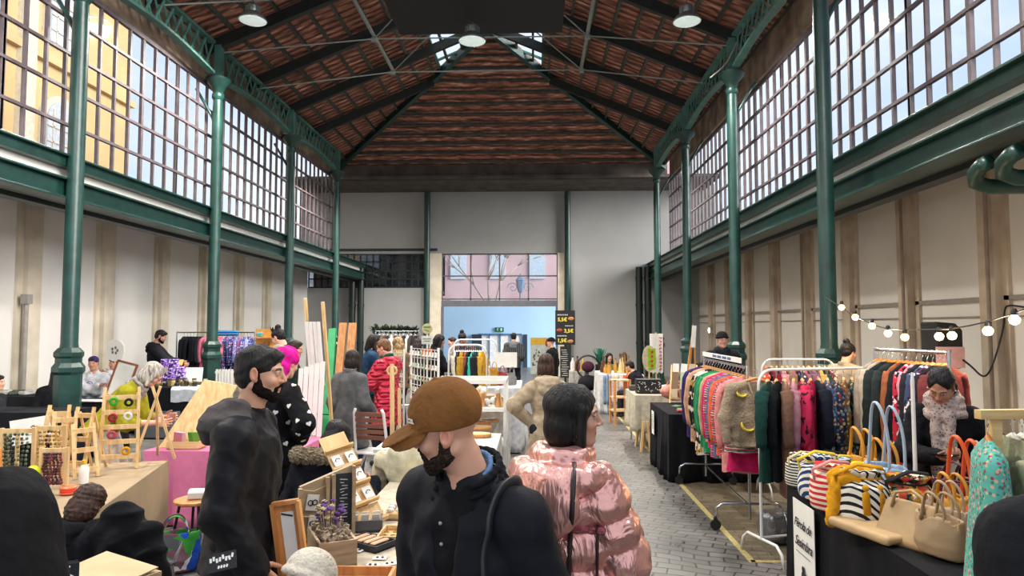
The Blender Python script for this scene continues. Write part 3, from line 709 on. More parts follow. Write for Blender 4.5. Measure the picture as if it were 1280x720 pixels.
def head_sdf(fem=False,beard=False,neck=.055):
    s=SDF(k=.018); w=.94 if fem else 1
    s.u(ell((0,-.015,.03),(.074*w,.094,.08)),ell((0,.022,-.02),(.06*w,.068,.088)))
    s.u(ell((0,.034,-.07),(.043*w,.05,.042)),k=.025); s.u(ell((0,.07,-.1),(.018 if fem else .024,.017,.017)),k=.02)
    for x in (-1,1):
        s.u(cap((x*.056*w,-.012,-.055),(x*.02*w,.058,-.098),.015,.014),k=.025)
        s.u(cap((x*.015,.083,.022),(x*.045,.072,.022),.009,.008),k=.012)
        s.u(ell((x*.04*w,.062,-.03),(.022,.022,.02)),k=.02)
    for x in (-1,1): s.sub(ell((x*.031,.1,.006),(.017,.014,.010)),k=.01)
    for x in (-1,1): s.u(ell((x*.031,.0785,.004),(.0135,.0125,.0115)),k=.004)
    s.u(cap((0,.088,.014),(0,.107,-.026),.0065,.0105),k=.01); 
    for x in (-1,1): s.u(ell((x*.0125,.096,-.031),(.0085,.0105,.0075)),k=.006)
    s.u(cap((-.017,.083,-.058),(.017,.083,-.058),.0055,.0055),k=.006); s.u(cap((-.015,.082,-.069),(.015,.082,-.069),.0068,.0068),k=.006)
    s.sub(cap((-.02,.093,-.0635),(.02,.093,-.0635),.0024,.0024),k=.003)
    for x in (-1,1):
        s.u(ell((x*.077*w,-.008,-.004),(.009,.021,.032),(10,0,-x*22)),k=.006)
        s.sub(ell((x*.086*w,-.004,-.002),(.008,.0115,.019),(10,0,-x*22)),k=.004)
        s.u(ell((x*.074*w,.003,-.03),(.008,.009,.01)),k=.006)
    s.u(cap((0,-.018,-.06),(0,-.035,-.2),neck,neck*1.08),k=.03)
    return s
def face_color(V_,skin,lip,brow,irid='#2b1a10',fem=False,browc=None):
    sk=np.array(rgb(skin)); c=np.repeat(sk[None],len(V_),0); x,y,z=np.abs(V_[:,0]),V_[:,1],V_[:,2]
    def mix(m,t): 
        m=np.clip(m,0,1)[:,None]; return c*(1-m)+np.array(t)*m
    c=mix(np.exp(-(((x-.042)/.022)**2+((z+.03)/.022)**2))*(y>.03)*.3,sk*np.array([1.0,.62,.55]))
    c=mix(np.exp(-(((x)/.02)**2+((z+.03)/.014)**2))*(y>.09)*.35,sk*np.array([1.0,.62,.55]))
    c=mix((x>.074)*(np.abs(z+.004)<.04)*.4,sk*np.array([1.05,.6,.52]))
    c=mix((((x/.024)**2+((z+.0635)/.0125)**2)<1)*(y>.072)*.85,rgb(lip))
    bz=.0245-.15*np.abs(x-.03); c=mix((x>.011)*(x<.05)*(np.abs(z-bz)<(.0038 if fem else .0055))*(y>.055)*.9,rgb(brow))
    e=((x-.031)/.0125)**2+((z-.0035)/.006)**2; c=mix((e<1)*(y>.07),rgb('#b5a79b')); c=mix(((((x-.031)/.0055)**2+((z-.0035)/.0055)**2)<1)*(y>.07),rgb(irid))
    c=mix((e>=1)*(e<1.7)*(z>.003)*(y>.07)*.8,rgb('#2a1c16'))
    return c
def hair_sdf(style,length=.1):
    s=SDF(k=.02)
    if style in('short','shortback'):
        s.u(ell((0,-.02,.042),(.083,.1,.084)),ell((0,-.045,-.01),(.076,.072,.075)))
        s.u(ell((0,.05,.08),(.05,.042,.028)),k=.02)
        s.sub(ell((0,.105,-.035),(.085,.062,.09)),k=.01); s.sub(ell((.085,.02,-.05),(.03,.05,.05)),k=.008); s.sub(ell((-.085,.02,-.05),(.03,.05,.05)),k=.008)
        for x in (-1,1): s.sub(ell((x*.085,-.005,-.01),(.02,.027,.036)),k=.004)
        s.fold(.0035,55,1)
    elif style=='bob':
        s.u(ell((0,-.02,.04),(.09,.108,.088)),ell((0,-.035,-.05),(.094,.09,.1)))
        for x in (-1,1): s.u(cap((x*.07,.03,.03),(x*.082,.03,-.1),.024,.02),k=.02)
        s.sub(ell((0,.105,-.045),(.062,.075,.1)),k=.012); s.sub(cap((0,.0,-.1),(0,0,-.25),.05,.05),k=.01); s.fold(.004,60,2,(1,1,.2))
    elif style in('long','ponytail'):
        s.u(ell((0,-.02,.042),(.088,.106,.086)))
        if style=='long':
            s.u(cap((0,-.06,-.02),(0,-.09,-.12-length),.082,.06),k=.03)
            for x in (-1,1): s.u(cap((x*.07,.01,.03),(x*.088,.0,-.1-length*.8),.024,.03),k=.03)
        else: s.u(cap((0,-.11,.03),(0,-.15,-.1),.035,.02),k=.03); s.u(ell((0,-.04,-.01),(.078,.074,.06)))
        s.sub(ell((0,.108,-.04),(.06,.072,.095)),k=.012); s.fold(.004,60,3,(1,1,.15))
    elif style=='bun':
        s.u(ell((0,-.02,.042),(.083,.1,.084)),ell((0,-.045,-.005),(.076,.07,.07)),ell((0,-.06,.135),(.045,.045,.04)))
        s.sub(ell((0,.105,-.04),(.08,.062,.095)),k=.01)
        for x in (-1,1): s.sub(ell((x*.085,-.002,-.02),(.02,.03,.045)),k=.004)
        s.fold(.004,60,4)
    elif style=='lowbun':
        s.u(ell((0,-.02,.042),(.082,.1,.082)),ell((0,-.045,-.005),(.075,.07,.07)),ell((0,-.12,-.03),(.05,.045,.05)),ell((0,-.085,-.075),(.078,.06,.085)))
        s.sub(ell((0,.108,-.028),(.072,.07,.105)),k=.01); s.sub(ell((0.01,.1,.06),(.03,.04,.05)),k=.02)
        for x in (-1,1): s.sub(ell((x*.085,-.002,-.02),(.02,.03,.045)),k=.004)
        s.fold(.004,60,4)
    elif style=='curly':
        s.u(ell((0,-.025,.03),(.105,.115,.1)),ell((0,-.06,-.07),(.11,.09,.12)))
        s.sub(ell((0,.11,-.045),(.062,.075,.1)),k=.012); s.fold(.006,80,5)
    return s
def hand_sdf(side,curl=(25,35,25),spread=6,thumb=35,grip=0):
    """hand frame: fingers towards +y from the wrist at the origin, palm faces -z, side=+1 right (thumb at -x)"""
    s=SDF(k=.009); x0=-side
    s.u(cap((0,-.02,0),(0,.02,0),.026,.028)); s.u(boxf((0,.055,0),(.041,.042,.013),rnd=.012),k=.015)
    L=[.042,.046,.043,.034]; off=[.029,.0095,-.0105,-.029]
    for i in range(4):
        p=np.array((x0*off[i],.092-(.004 if i in(0,3) else 0)-(.006 if i==3 else 0),0.002)); a=0; l=L[i]; rad=[.0088,.0092,.0088,.0076][i]
        sp=math.radians(-x0*0+spread*(off[i]/.02))*x0
        s.u(cap((x0*off[i]*.7,.05,0),p,.011,rad*1.05),k=.006)
        for j,(f,c) in enumerate(zip((1,.62,.5),curl)):
            a+=math.radians(c+(grip*8 if j==0 else 0)); d=np.array((math.sin(sp)*math.cos(a),math.cos(sp)*math.cos(a),-math.sin(a))); q=p+d*l*f
            s.u(cap(p,q,rad*(1-.08*j),rad*(.92-.08*j)),k=.003); p=q
    p=np.array((x0*.03,.012,-.004)); a=math.radians(thumb); d=np.array((x0*math.sin(a),math.cos(a),-.35)); d/=np.linalg.norm(d); q=p+d*.045; s.u(cap(p,q,.0145,.0105),k=.012)
    d2=np.array((x0*math.sin(a*.45),math.cos(a*.45),-.45)); d2/=np.linalg.norm(d2); r=q+d2*.03; s.u(cap(q,r,.0103,.0092),k=.003); r2=r+d2*.02; s.u(cap(r,r2,.0092,.0078),k=.002)
    return s
def hand_frame(w,d,pn):
    """matrix with +y along d, -z towards palm normal pn"""
    y=Vector(d).normalized(); z=-Vector(pn); z=(z-y*z.dot(y)).normalized(); x=y.cross(z); 
    M=Matrix((x,y,z)).transposed().to_4x4(); M.translation=Vector(w); return M
def person(label,loc,rz,h=1.72,res=.01,lean=0,side=0,twist=0,head=(0,0,0),hands=(None,None),poles=((.25,-1,-.3),(-.25,-1,-.3)),palms=((-1,0,0),(1,0,0)),handdir=(None,None),curl=(25,35,25),
           sit=None,feet=None,fem=False,skin='#c99a7c',lip=None,hair=('short','#1a1412'),brow=None,top=None,legs='#20242c',shoes='#1b1a1a',z0=0,group=None,name='person',build=1.0,legless=False,cat='person',eyes=True,noface=False,hcurl=None):
    """hands[0]/poles[0] right, [1] left; points in the person's own metres for a 1.72 m figure"""
    sc=h/1.72; root=thing(name,label,cat,(loc[0],loc[1],z0),math.radians(rz),group); B=build; res=res/sc
    pz=.93 if sit is None else sit; T=Matrix.Translation((0,0,pz))@rotm(twist,lean,side)
    N=lambda p:T@Vector(p)
    Hm=T@Matrix.Translation((0,.005,.56))@rotm(*head)@Matrix.Translation((0,.03,.115))@Matrix.Scale(.95,4)
    body=SDF(k=.04); tors=[(-.12,0,0,.15*B,.1*B),(0,0,0,.165*B,.11*B),(.15,0,0,.14*B,.1*B),(.3,0,0,.155*B,.11*B),(.41,0,-.005,.155*B,.1*B),(.48,0,-.01,.1,.07),(.53,0,-.01,.06,.055)]
    if fem: tors=[(-.12,0,0,.165*B,.11*B),(0,0,0,.165*B,.11*B),(.15,0,0,.125*B,.09*B),(.3,0,.01,.14*B,.11*B),(.41,0,-.005,.135*B,.09*B),(.48,0,-.01,.09,.06),(.53,0,-.01,.055,.05)]
    body.u(stack(tors,T)); body.u(cap(N((0,-.01,.48)),Hm@Vector((0,-.03,-.1)),.055,.05))
    SW=(.148 if fem else .168)*B; armL=[];wr=[]
    for i,s in ((0,1),(1,-1)):
        S=N((s*SW,-.005,.42)); tgt=hands[i] if hands[i] is not None else (s*.235,.04,pz-.1)
        E,Wp=ik(S,tgt,.285,.25,Vector(poles[i]) if poles[i] else Vector((s*.3,-1,0))); armL.append((S,E,Wp))
        body.u(cap(N((s*.06,-.005,.455)),S,.045,.05),cap(S,E,.048*B,.04*B),cap(E,Wp,.038*B,.026*B))
    hips=[];
    for i,s in ((0,1),(1,-1)):
        Hp=Vector((s*.09,0,pz-.02)); 
        ft=feet[i] if feet else ((s*.1,.02,.09) if sit is None else (s*.13,.45,.09))
        K,A_=ik(Hp,ft,.43,.43,(s*.1,1,.1)) ; hips.append((Hp,K,A_))
        body.u(cap(Hp,K,.085*B,.055*B),cap(K,A_,.055*B,.036*B)); body.u(cap(A_+Vector((0,-.02,-.05)),A_+Vector((0,.13,-.06)),.035,.03))
    bres=max(res,.012); parts=[body.mesh(bres)]; colseg=[len(parts[0][0])]
    hres=min(res,.009); hs=head_sdf(fem); hv=hs.mesh(hres); parts.append(xform(hv,Hm))
    fc=face_color(hv[0],skin,lip or ('#a8655c' if not fem else '#a04e4a'),brow or hair[1],fem=fem) if not noface else np.repeat(np.array(rgb(skin))[None],len(hv[0]),0)
    cols=[np.repeat(np.array(rgb(skin))[None],len(parts[0][0]),0),fc]
    for i,s in ((0,1),(1,-1)):
        S,E,Wp=armL[i]; d=handdir[i] if handdir[i] is not None else (Wp-E)
        cc=(hcurl[i] if hcurl else curl); m=hand_sdf(s,cc).mesh(min(.0065,max(res,.004))); M=hand_frame(Wp,d,palms[i]); parts.append(xform(m,M)); cols.append(np.repeat(np.array(rgb(skin))[None]*np.array([1,.93,.9]),len(m[0]),0))
    col=np.vstack(cols); solid('body',parts,skinmat(),root,colf=lambda v:col,scale=sc)
    info=dict(root=root,T=T,Hm=Hm,arms=armL,legs=hips,sc=sc,res=res,B=B,tors=tors,fem=fem,SW=SW,pz=pz)
    # hair
    if hair and hair[0] not in ('none','cap','beanie','buzz'):
        solid('hair',[xform(hair_sdf(hair[0],hair[2] if len(hair)>2 else .1).mesh(max(hres,.005)),Hm)],hairmat(hair[1]),root,scale=sc)
    # trousers and shoes
    if not legless and legs:
        s=SDF(k=.03); t=.014
        s.u(stack([(z,cx,cy,rx+t,ry+t) for z,cx,cy,rx,ry in tors if z<.1]+[(.08,0,0,.14*B+t,.1*B+t)],Matrix.Translation((0,0,pz))))
        for Hp,K,A_ in hips: s.u(cap(Hp,K,.09*B+t,.062*B+t),cap(K,A_+Vector((0,0,.0)),.058*B+t,.05+t))
        s.fold(.005,30,7); lm=legs if not isinstance(legs,str) else fab(legs)
        solid('trousers',[s.mesh(max(res,.012))],lm,root,scale=sc)
        for Hp,K,A_ in hips:
            s=SDF(k=.03); s.u(cap(A_+Vector((0,-.03,-.045)),A_+Vector((0,.15,-.055)),.045,.036)); s.u(cap(A_,A_+Vector((0,0,-.04)),.045,.048)); s.sub(boxf((A_.x,A_.y+.05,-.05+0.0),(.2,.3,.05)))
            solid('shoe',[s.mesh(max(res,.012))],mat('shoe_'+shoes.strip('#'),shoes,rough=.5),root,scale=sc)
    if top: garment_on(info,**top)
    return info
def garment_on(I,kind='jacket',color='#222222',m=None,hem=-.15,t=.02,flare=0,hood=None,collar=True,sleeve=1.0,ring=None,fold=(.006,26),name=None,sl_t=None,seed=3,open_=None,armring=None,waist=None,rnd=.02,extra=None,ybulge=0,narrow_neck=False):
    T,B,fem=I['T'],I['B'],I['fem']; m=m or fab(color); sl_t=t if sl_t is None else sl_t
    rows=[]
    for z,cx,cy,rx,ry in I['tors']:
        if z>.47: continue
        k=t*(1.0 if z<.4 else .8); 
        if waist is not None and abs(z-.12)<.06: k=waist
        rows.append((z,cx,cy+ybulge*.3,rx+k,ry+k+ybulge))
    rows=[r for r in rows if r[0]>hem+.02]
    lo=rows[0]; rows.append((hem,lo[1],lo[2],max(.165,lo[3])+flare+.005,max(.115,lo[4])+flare*.8+.005))
    rows.append((.5,0,-.012,.1 if not narrow_neck else .085,.07)); rows.append((.53,0,-.012,.075,.068))
    s=SDF(k=.045); s.u(stack(rows,T,ring=ring,rnd=rnd))
    for i,sg in ((0,1),(1,-1)):
        S,E,W=I['arms'][i]; a=armring
        E2=E if sleeve>=.5 else S.lerp(E,sleeve*2); s.u(cap(T@Vector((sg*.05,-.008,.462)),S,.045+t*.6,.05+sl_t*.8),k=.04)
        s.u(cap(S,E2,.05*B+sl_t,.048*B+sl_t,ring=a),k=.03)
        if sleeve>.5: s.u(cap(E,E.lerp(W,(sleeve-.5)*2),.046*B+sl_t,.032*B+sl_t,ring=a),k=.03)
    s.fold(fold[0],fold[1],seed); s.fold(fold[0]*.4,fold[1]*2.4,seed+40)
    if extra: extra(s,I)
    nm=name or kind; ob=solid(nm,[s.mesh(max(I['res']*1.2,.008))],m,I['root'],scale=I['sc'])
    if collar:
        c=SDF(k=.01); n=14
        for j in range(n):
            a=2*PI*j/n; b_=2*PI*(j+1)/n; f=lambda q:T@Vector((.068*math.cos(q),-.005+.066*math.sin(q),.505-.02*math.sin(q)))
            if math.sin(a)>.93 : continue
            c.u(cap(f(a),f(b_),.014,.014)); c.u(cap(f(a)+T.to_3x3()@Vector((0,0,.025)),f(b_)+T.to_3x3()@Vector((0,0,.025)),.011,.011))
        solid('collar',[c.mesh(max(I['res'],.006))],m,I['root'],scale=I['sc'])
    if hood:
        c=SDF(k=.03); hm=fab(hood) if isinstance(hood,str) else (hood if hood is not True else m)
        f=lambda q,r,z:T@Vector((r*math.cos(q),-.03+r*.8*math.sin(q),z))
        for j in range(10):
            a=PI*(1.0+j/10)-.1; b_=PI*(1.0+(j+1)/10)+.1; c.u(cap(f(a,.1,.5),f(b_,.1,.5),.038,.038)); 
        c.u(ell(T@Vector((0,-.115,.43)),(.11,.06,.1))); c.fold(.006,30,5)
        solid('hood',[c.mesh(max(I['res'],.008))],hm,I['root'],scale=I['sc'])
    return ob
# ---------------------------------------------------------------- people
def spot(px,py,Y):
    p=at(px,py,Y); return (p.x,Y),p.z
def beard(I,color,long=.0,mous=True):
    s=SDF(k=.014)
    for x in (-1,1):
        s.u(cap((x*.0665,.004,-.022),(x*.06,.012,-.062),.008,.014),k=.012); s.u(cap((x*.058,.012,-.068),(x*.024,.064,-.1-long*.4),.02,.019),k=.02)
        s.u(ell((x*.048,.036,-.083),(.018,.036,.023)),k=.012); s.u(ell((x*.06,.006,-.055),(.012,.024,.034)),k=.008); s.u(cap((x*.068,.006,.002),(x*.066,.01,-.03),.007,.011),k=.01)
        if mous: s.u(cap((0,.096,-.05),(x*.027,.083,-.062),.0055,.0065),k=.006)
        s.u(cap((x*.028,.08,-.064),(x*.026,.072,-.092),.008,.012),k=.01)
    s.u(ell((0,.07,-.104-long*.5),(.034,.026,.026+long)),k=.02); s.sub(ell((0,.1,-.064),(.02,.02,.008)),k=.004); s.fold(.0022,150,8)
    solid('beard',[xform(s.mesh(max(I['res']*.9,.0035)),I['Hm'])],mat('beard_'+color.strip('#'),color,rough=.95,var=.5,scale=120,bump=.6,bscale=200,spec=.1),I['root'],scale=I['sc'])
def glasses(I,c='#6a4632'):
    M=I['Hm']; b=MB(); S=I['sc']
    for x in (-1,1):
        b.tube([M@Vector((x*.033+.024*math.cos(a*PI/8),.1-.006*abs(math.cos(a*PI/8)),.004+.02*math.sin(a*PI/8))) for a in range(16)],.0018,5,closed=True)
        b.tube([M@Vector((x*.057,.094,.008)),M@Vector((x*.078,.03,.01)),M@Vector((x*.08,-.01,.008))],.0018,5)
    b.tube([M@Vector((-.01,.1,.006)),M@Vector((.01,.1,.006))],.0018,5); o=b.build('glasses',mat('glasses_rim',c,rough=.3),I['root'],smooth=True); o.scale=(S,)*3
def headwear(I,kind,color,name=None):
    s=SDF(k=.012); c=fab(color,k='hat',bscale=60,scale=20) if isinstance(color,str) else color
    if kind=='cap':
        s.u(ell((0,-.015,.052),(.093,.113,.1)),k=.01); s.sub(boxf((0,0,-.07),(.2,.2,.085),(10,0,0)),k=.006)
        s.u(ell((0,-.012,.154),(.008,.008,.005)),k=.004)
        s.u(ell((0,.128,.016),(.07,.074,.007),(-14,0,0)),k=.02)
        for x in (-1,1): s.u(ell((x*.045,.105,.006),(.034,.06,.007),(-14,x*32,0)),k=.02)
        for i in range(0):
            a=math.radians(-56+14*i*.88); q=math.radians(-56+14*(i+1)*.88); f=lambda t,e,z:(math.sin(t)*(.075+e*.15),.065+math.cos(t)*(.035+e),z)
            s.u(cap(f(a,0,.022),f(a,.075*math.cos(a)**.5,.006),.0045,.004),cap(f((a+q)/2,0,.022),f((a+q)/2,.075,.006) if False else f((a+q)/2,.07*math.cos((a+q)/2)**.5,.006),.0045,.004),k=.008)
        s.fold(.0012,60,3); s.post.append(lambda P,d:d+.0016*np.exp(-((np.mod(np.arctan2(P[:,0],P[:,1]+.015)+PI/6,PI/3)-PI/6)/.035)**2)*(P[:,2]>.03))
    elif kind=='beanie':
        s.u(ell((0,-.02,.055),(.09,.106,.088)),k=.01); s.sub(boxf((0,0,-.055),(.2,.2,.08),(-6,0,0)),k=.006)
        for i in range(16):
            a=2*PI*i/16; b_=2*PI*(i+1)/16; f=lambda t:(.086*math.cos(t),-.018+.102*math.sin(t),.04+.0*math.sin(t)+.008*math.sin(t))
            s.u(cap(f(a),f(b_),.014,.014),k=.008)
        s.post.append(lambda P,d:d+.0012*np.sin(np.arctan2(P[:,0],P[:,1]+.02)*60))
    elif kind=='kufi':
        s.u(ell((0,-.015,.06),(.085,.1,.07)),k=.01); s.sub(boxf((0,0,-.05),(.2,.2,.09)),k=.004)
    elif kind=='scarf':   # cloth wound over the whole head and hanging behind
        s.u(ell((0,-.02,.04),(.095,.112,.092)),ell((0,-.06,-.06),(.09,.08,.11)),cap((0,-.08,-.1),(.02,-.12,-.26),.06,.045),k=.03)
        s.sub(ell((0,.108,-.04),(.062,.075,.09)),k=.01); s.fold(.007,45,9)
    o=solid(name or kind,[xform(s.mesh(max(I['res'],.004)),I['Hm'])],c,I['root'],scale=I['sc']); return o
def neck_scarf(I,m,r=.032,ends=True,name='scarf'):
    T=I['T']; s=SDF(k=.02); n=16
    for k,(rr,z) in enumerate(((.085,.5),(.078,.54),(.1,.465))):
        for j in range(n):
            a=2*PI*j/n;b_=2*PI*(j+1)/n; f=lambda q:T@Vector((rr*math.cos(q),.01+rr*.95*math.sin(q),z-.025*math.sin(q)+.01*math.sin(3*q+k)))
            s.u(cap(f(a),f(b_),r,r),k=.012)
    if ends:
        s.u(cap(T@Vector((.05,.12,.45)),T@Vector((.04,.16,.1)),.035,.045),cap(T@Vector((-.03,.125,.44)),T@Vector((-.02,.16,.2)),.03,.04),k=.02)
    s.fold(.008,50,4); solid(name,[s.mesh(max(I['res'],.006))],m,I['root'],scale=I['sc'])
def strap(I,pts,w=.012,c='#2a1c18',name='bag_strap',on=None,off=.006):
    P=spline([I['T']@Vector(p) for p in pts],8)
    if on:
        for ob in on:
            me=ob.data; sc_=I['sc']; bv=BVHTree.FromPolygons([v.co/sc_ for v in me.vertices],[tuple(p.vertices) for p in me.polygons]); Q=[]
            for p in P:
                h,nr,i_,dd=bv.find_nearest(p)
                if h is not None and ((p-h).dot(nr)<off or ob is on[0]): p=h+nr*off
                Q.append(p)
            P=Q
        P=[(P[max(0,i-1)]+P[i]+P[min(len(P)-1,i+1)])/3 for i in range(len(P))]
    b=MB(); b.tube(P,w,8,sq=(1,.35)); o=b.build(name,mat('strap_'+c.strip('#'),c,rough=.5),I['root'],smooth=True); o.scale=(I['sc'],)*3; return o
from mathutils.bvhtree import BVHTree
# --- bearded man in a black hooded jacket
(x,y),z=spot(308,440,2.95)
I=person('bearded dark-haired man in black hooded jacket standing in left foreground, in profile',(x,y),-82,h=1.77,res=.0036,lean=2,head=(-4,3,0),skin='#b98c70',hair=('short','#120e0d'),
  hands=((.21,.1,.85),(-.2,.02,.84)),handdir=((-.3,.6,-.7),None),palms=((-.6,-.2,0),(1,0,0)),legs='#15161a')
garment_on(I,'jacket',m=fab('#121216',rough=.55,bump=.3,bscale=14),hem=-.13,t=.034,flare=.02,hood=None,fold=(.006,30),seed=11)
beard(I,'#1f1815')
# hood in two greys, zip and pocket
T=I['T']; s=SDF(k=.03)
for j in range(12):
    a=PI*(.92+1.16*j/12); b_=PI*(.92+1.16*(j+1)/12); f=lambda q,r,zz:T@Vector((r*math.cos(q),-.02+r*.85*math.sin(q),zz+.02*math.sin(q)))
    s.u(cap(f(a,.098,.53),f(b_,.098,.53),.03,.03),cap(f(a,.13,.475),f(b_,.13,.475),.038,.038))
s.u(ell(T@Vector((0,-.15,.44)),(.1,.05,.08))); s.fold(.006,34,5); solid('hood',[s.mesh(.0045)],fab('#4d4846',bump=.5,bscale=30),I['root'],scale=I['sc'])
# --- man in a brown cap, foreground centre
(x,y),z=spot(603,600,2.03)
I=person('bearded man in brown cap and navy coat looking down, front centre',(x-.02,y+.02),146,h=1.70,res=.0032,lean=8,side=-3,head=(-54,13,-4),skin='#b98a72',hair=('none','#2a1d18'),brow='#2a1d18',
  legs='#14151b',build=1.05)
beard(I,'#3d2f28',long=.006)
cp=headwear(I,'cap',fab('#7d5228',k='cap',var=.2,scale=8,bump=.3,bscale=60,rough=.9),'cap')
M=I['Hm']; tx=text('CZR',.019,mat('cap_stitch','#e2d8c8'),cp,(0,0,0),bold=.0006); Mt=M@Matrix.Translation((-.047,.0865,.06))@Matrix.Rotation(math.radians(180+35),4,'Z')@Matrix.Rotation(PI/2-.1,4,'X'); tx.matrix_local=Matrix.Scale(I['sc'],4)@Mt@Matrix.Scale(1,4)
def lap(s,I): 
    T=I['T']
    s.sub(ell(T@Vector((0,.17,.42)),(.055,.1,.2)),k=.02)
cg=garment_on(I,'coat',m=fab('#0f1119',k='coat',rough=.7,bump=.25,bscale=16),hem=-.25,t=.032,flare=.02,collar=False,fold=(.005,28),seed=21,extra=lap,name='coat')
garment_on(I,'polo',m=fab('#0b0c10',k='polo',bump=.2),hem=-.1,t=.02,collar=False,sleeve=.2,name='polo_shirt')
T=I['T']
def band(nm,m,r,z0,z1,th,a0=-60,a1=240,tilt=.03,drop=.0,res=.0042,flare=0):
    s=SDF(k=.01); n=18
    for j in range(n):
        a=math.radians(a0+(a1-a0)*j/n); b_=math.radians(a0+(a1-a0)*(j+1)/n)
        for z in np.linspace(z0,z1,4):
            f=lambda q:T@Vector(((r+flare*(z1-z))*math.cos(q+PI),-.005+(r+flare*(z1-z))*.95*math.sin(q+PI),z+tilt*math.sin(q+PI)*-1-drop*max(0,math.cos((q-math.radians(90)))*-1)))
            s.u(cap(f(a),f(b_),th,th),k=.008)
    solid(nm,[s.mesh(res)],m,I['root'],scale=I['sc'])
band('shirt_collar',fab('#5d7da6',bump=.1),.066,.485,.535,.006,-40,220)
band('coat_collar',fab('#0c0d12',k='coll',bump=.2),.092,.45,.535,.009,-48,228,flare=.3)
for z in (.42,.36,.3):
    b=MB(); b.ball(tuple(T@Vector((.0,.128,z))),.005); o=b.build('button',mat('pale_button','#8c8c90',rough=.3),I['root']); o.scale=(I['sc'],)*3
s=SDF(k=.02); s.u(ell(T@Vector((.0,-.2,.18)),(.15,.09,.24))); s.fold(.005,30,3); solid('backpack',[s.mesh(.008)],fab('#1c1c22',bump=.3),I['root'],scale=I['sc'])
for sg in (-1,): strap(I,[(sg*.1,-.15,.36),(sg*.125,-.09,.48),(sg*.14,.0,.5),(sg*.145,.09,.45),(sg*.155,.145,.33),(sg*.17,.14,.15)],.021,'#191b20','backpack_strap',on=[cg],off=.008)
# --- woman in a metallic pink puffer coat
(x,y),z=spot(716,475,2.5)
def hoodp(s,I): pass
I=person('woman in shiny pink puffer coat seen from behind, face turned right',(x-.03,y),-32,h=1.64,res=.0034,fem=True,head=(-62,2,4),skin='#c4957b',lip='#9c4540',hair=('bob','#14100f'),
  hands=((.1,.27,1.15),(-.15,.25,1.1)),poles=((.55,-.6,-.8),(-.5,-1,-.5)),legs='#2a2a30')
pm,n,l,p=newmat('pink_foil'); tc=n.new('ShaderNodeTexCoord')
nz=n.new('ShaderNodeTexNoise'); nz.inputs['Scale'].default_value=7; nz.inputs['Detail'].default_value=3; nz.inputs['Distortion'].default_value=1.5; mp=n.new('ShaderNodeMapping'); mp.inputs['Scale'].default_value=(1.6,1.6,.8); l.new(tc.outputs['Object'],mp.inputs[0]); l.new(mp.outputs[0],nz.inputs['Vector'])
bm=n.new('ShaderNodeBump'); bm.inputs['Strength'].default_value=.8; bm.inputs['Distance'].default_value=.022; l.new(nz.outputs['Fac'],bm.inputs['Height']); l.new(bm.outputs[0],p.inputs['Normal'])
p.inputs['Base Color'].default_value=(*rgb('#e3a89c'),1); p.inputs['Metallic'].default_value=.75; p.inputs['Roughness'].default_value=.3
pg=garment_on(I,'coat',m=pm,hem=-.42,t=.038,flare=.02,ring=(.04,.15,.1),armring=(.026,.11,0),fold=(.0035,50),collar=False,waist=.045,name='puffer_coat',seed=5)
T=I['T']; s=SDF(k=.03)
for j in range(14):
    a=2*PI*j/14; b_=2*PI*(j+1)/14; f=lambda q,r,zz:T@Vector((r*math.cos(q),-.02+r*.9*math.sin(q),zz))
    s.u(cap(f(a,.09,.53),f(b_,.09,.53),.036,.036),k=.015)
    if math.sin(a)<.35: s.u(cap(f(a,.15,.46),f(b_,.15,.46),.05,.05),k=.02)
s.u(ell(T@Vector((0,-.17,.38)),(.15,.06,.13)),k=.03)
for sg in (-1,1): s.u(cap(T@Vector((sg*.14,-.08,.47)),T@Vector((sg*.2,.0,.43)),.045,.03),k=.02)
s.fold(.0035,50,6); ph_=solid('hood',[s.mesh(.005)],pm,I['root'],scale=I['sc'])
bv=BVHTree.FromPolygons([v.co/I['sc'] for v in pg.data.vertices],[tuple(p.vertices) for p in pg.data.polygons]); WP=[]
for a in range(40):
    dr=(T.to_3x3()@Vector((math.cos(a*PI/20),math.sin(a*PI/20),0))).normalized(); o_=T@Vector((0,0,.285)); h_,nr_,i_,dd_=bv.ray_cast(o_+dr*.5,-dr); h_=h_ if h_ is not None and (h_-o_).length<.23 else o_+dr*.2; WP.append(h_+Vector((0,0,.003*math.sin(a*2.3))))
b=MB(); b.tube(WP,.014,8,closed=True); o=b.build('waist_cord',mat('pink_ribbing','#cf6f72',rough=.5,var=.4,scale=80,bump=1,bscale=90),I['root'],smooth=True); o.scale=(I['sc'],)*3
def cast_strap(I,obs,pts,dirw,w,c,name='bag_strap',off=.007):
    """strap lying on the clothes: (sideways, height) points seen from behind are dropped on the cloth"""
    sc_=I['sc']; rt=I['root']; d=(Matrix.Rotation(-rt.rotation_euler.z,3,'Z')@Vector(dirw)); d.z=0; d.normalize(); sx=d.cross(Vector((0,0,1))).normalized()
    bvs=[BVHTree.FromPolygons([v.co/sc_ for v in o.data.vertices],[tuple(p.vertices) for p in o.data.polygons]) for o in obs]; P=[]
    for q in spline([(x,0,z) for x,z in pts],8):
        o=sx*q.x+Vector((0,0,q.z))-d*1.2; best=None
        for bv in bvs:
            h,nr,i_,dd=bv.ray_cast(o,d)
            if h is not None and (best is None or dd<best[1]): best=(h,dd)
        if best: P.append(best[0]-d*off)
    for _ in range(2): P=[(P[max(0,i-1)]+P[i]+P[min(len(P)-1,i+1)])/3 for i in range(len(P))]
    b=MB(); b.tube(P,w,8,sq=(1,.5)); o=b.build(name,mat('strap_'+c.strip('#'),c,rough=.5),rt,smooth=True); o.scale=(sc_,)*3
cast_strap(I,[pg,ph_],[(.035,1.46),(.03,1.36),(.02,1.2),(.01,1.0),(0,.8),(-.01,.65)],(x,y,0),.009,'#2b1a17')
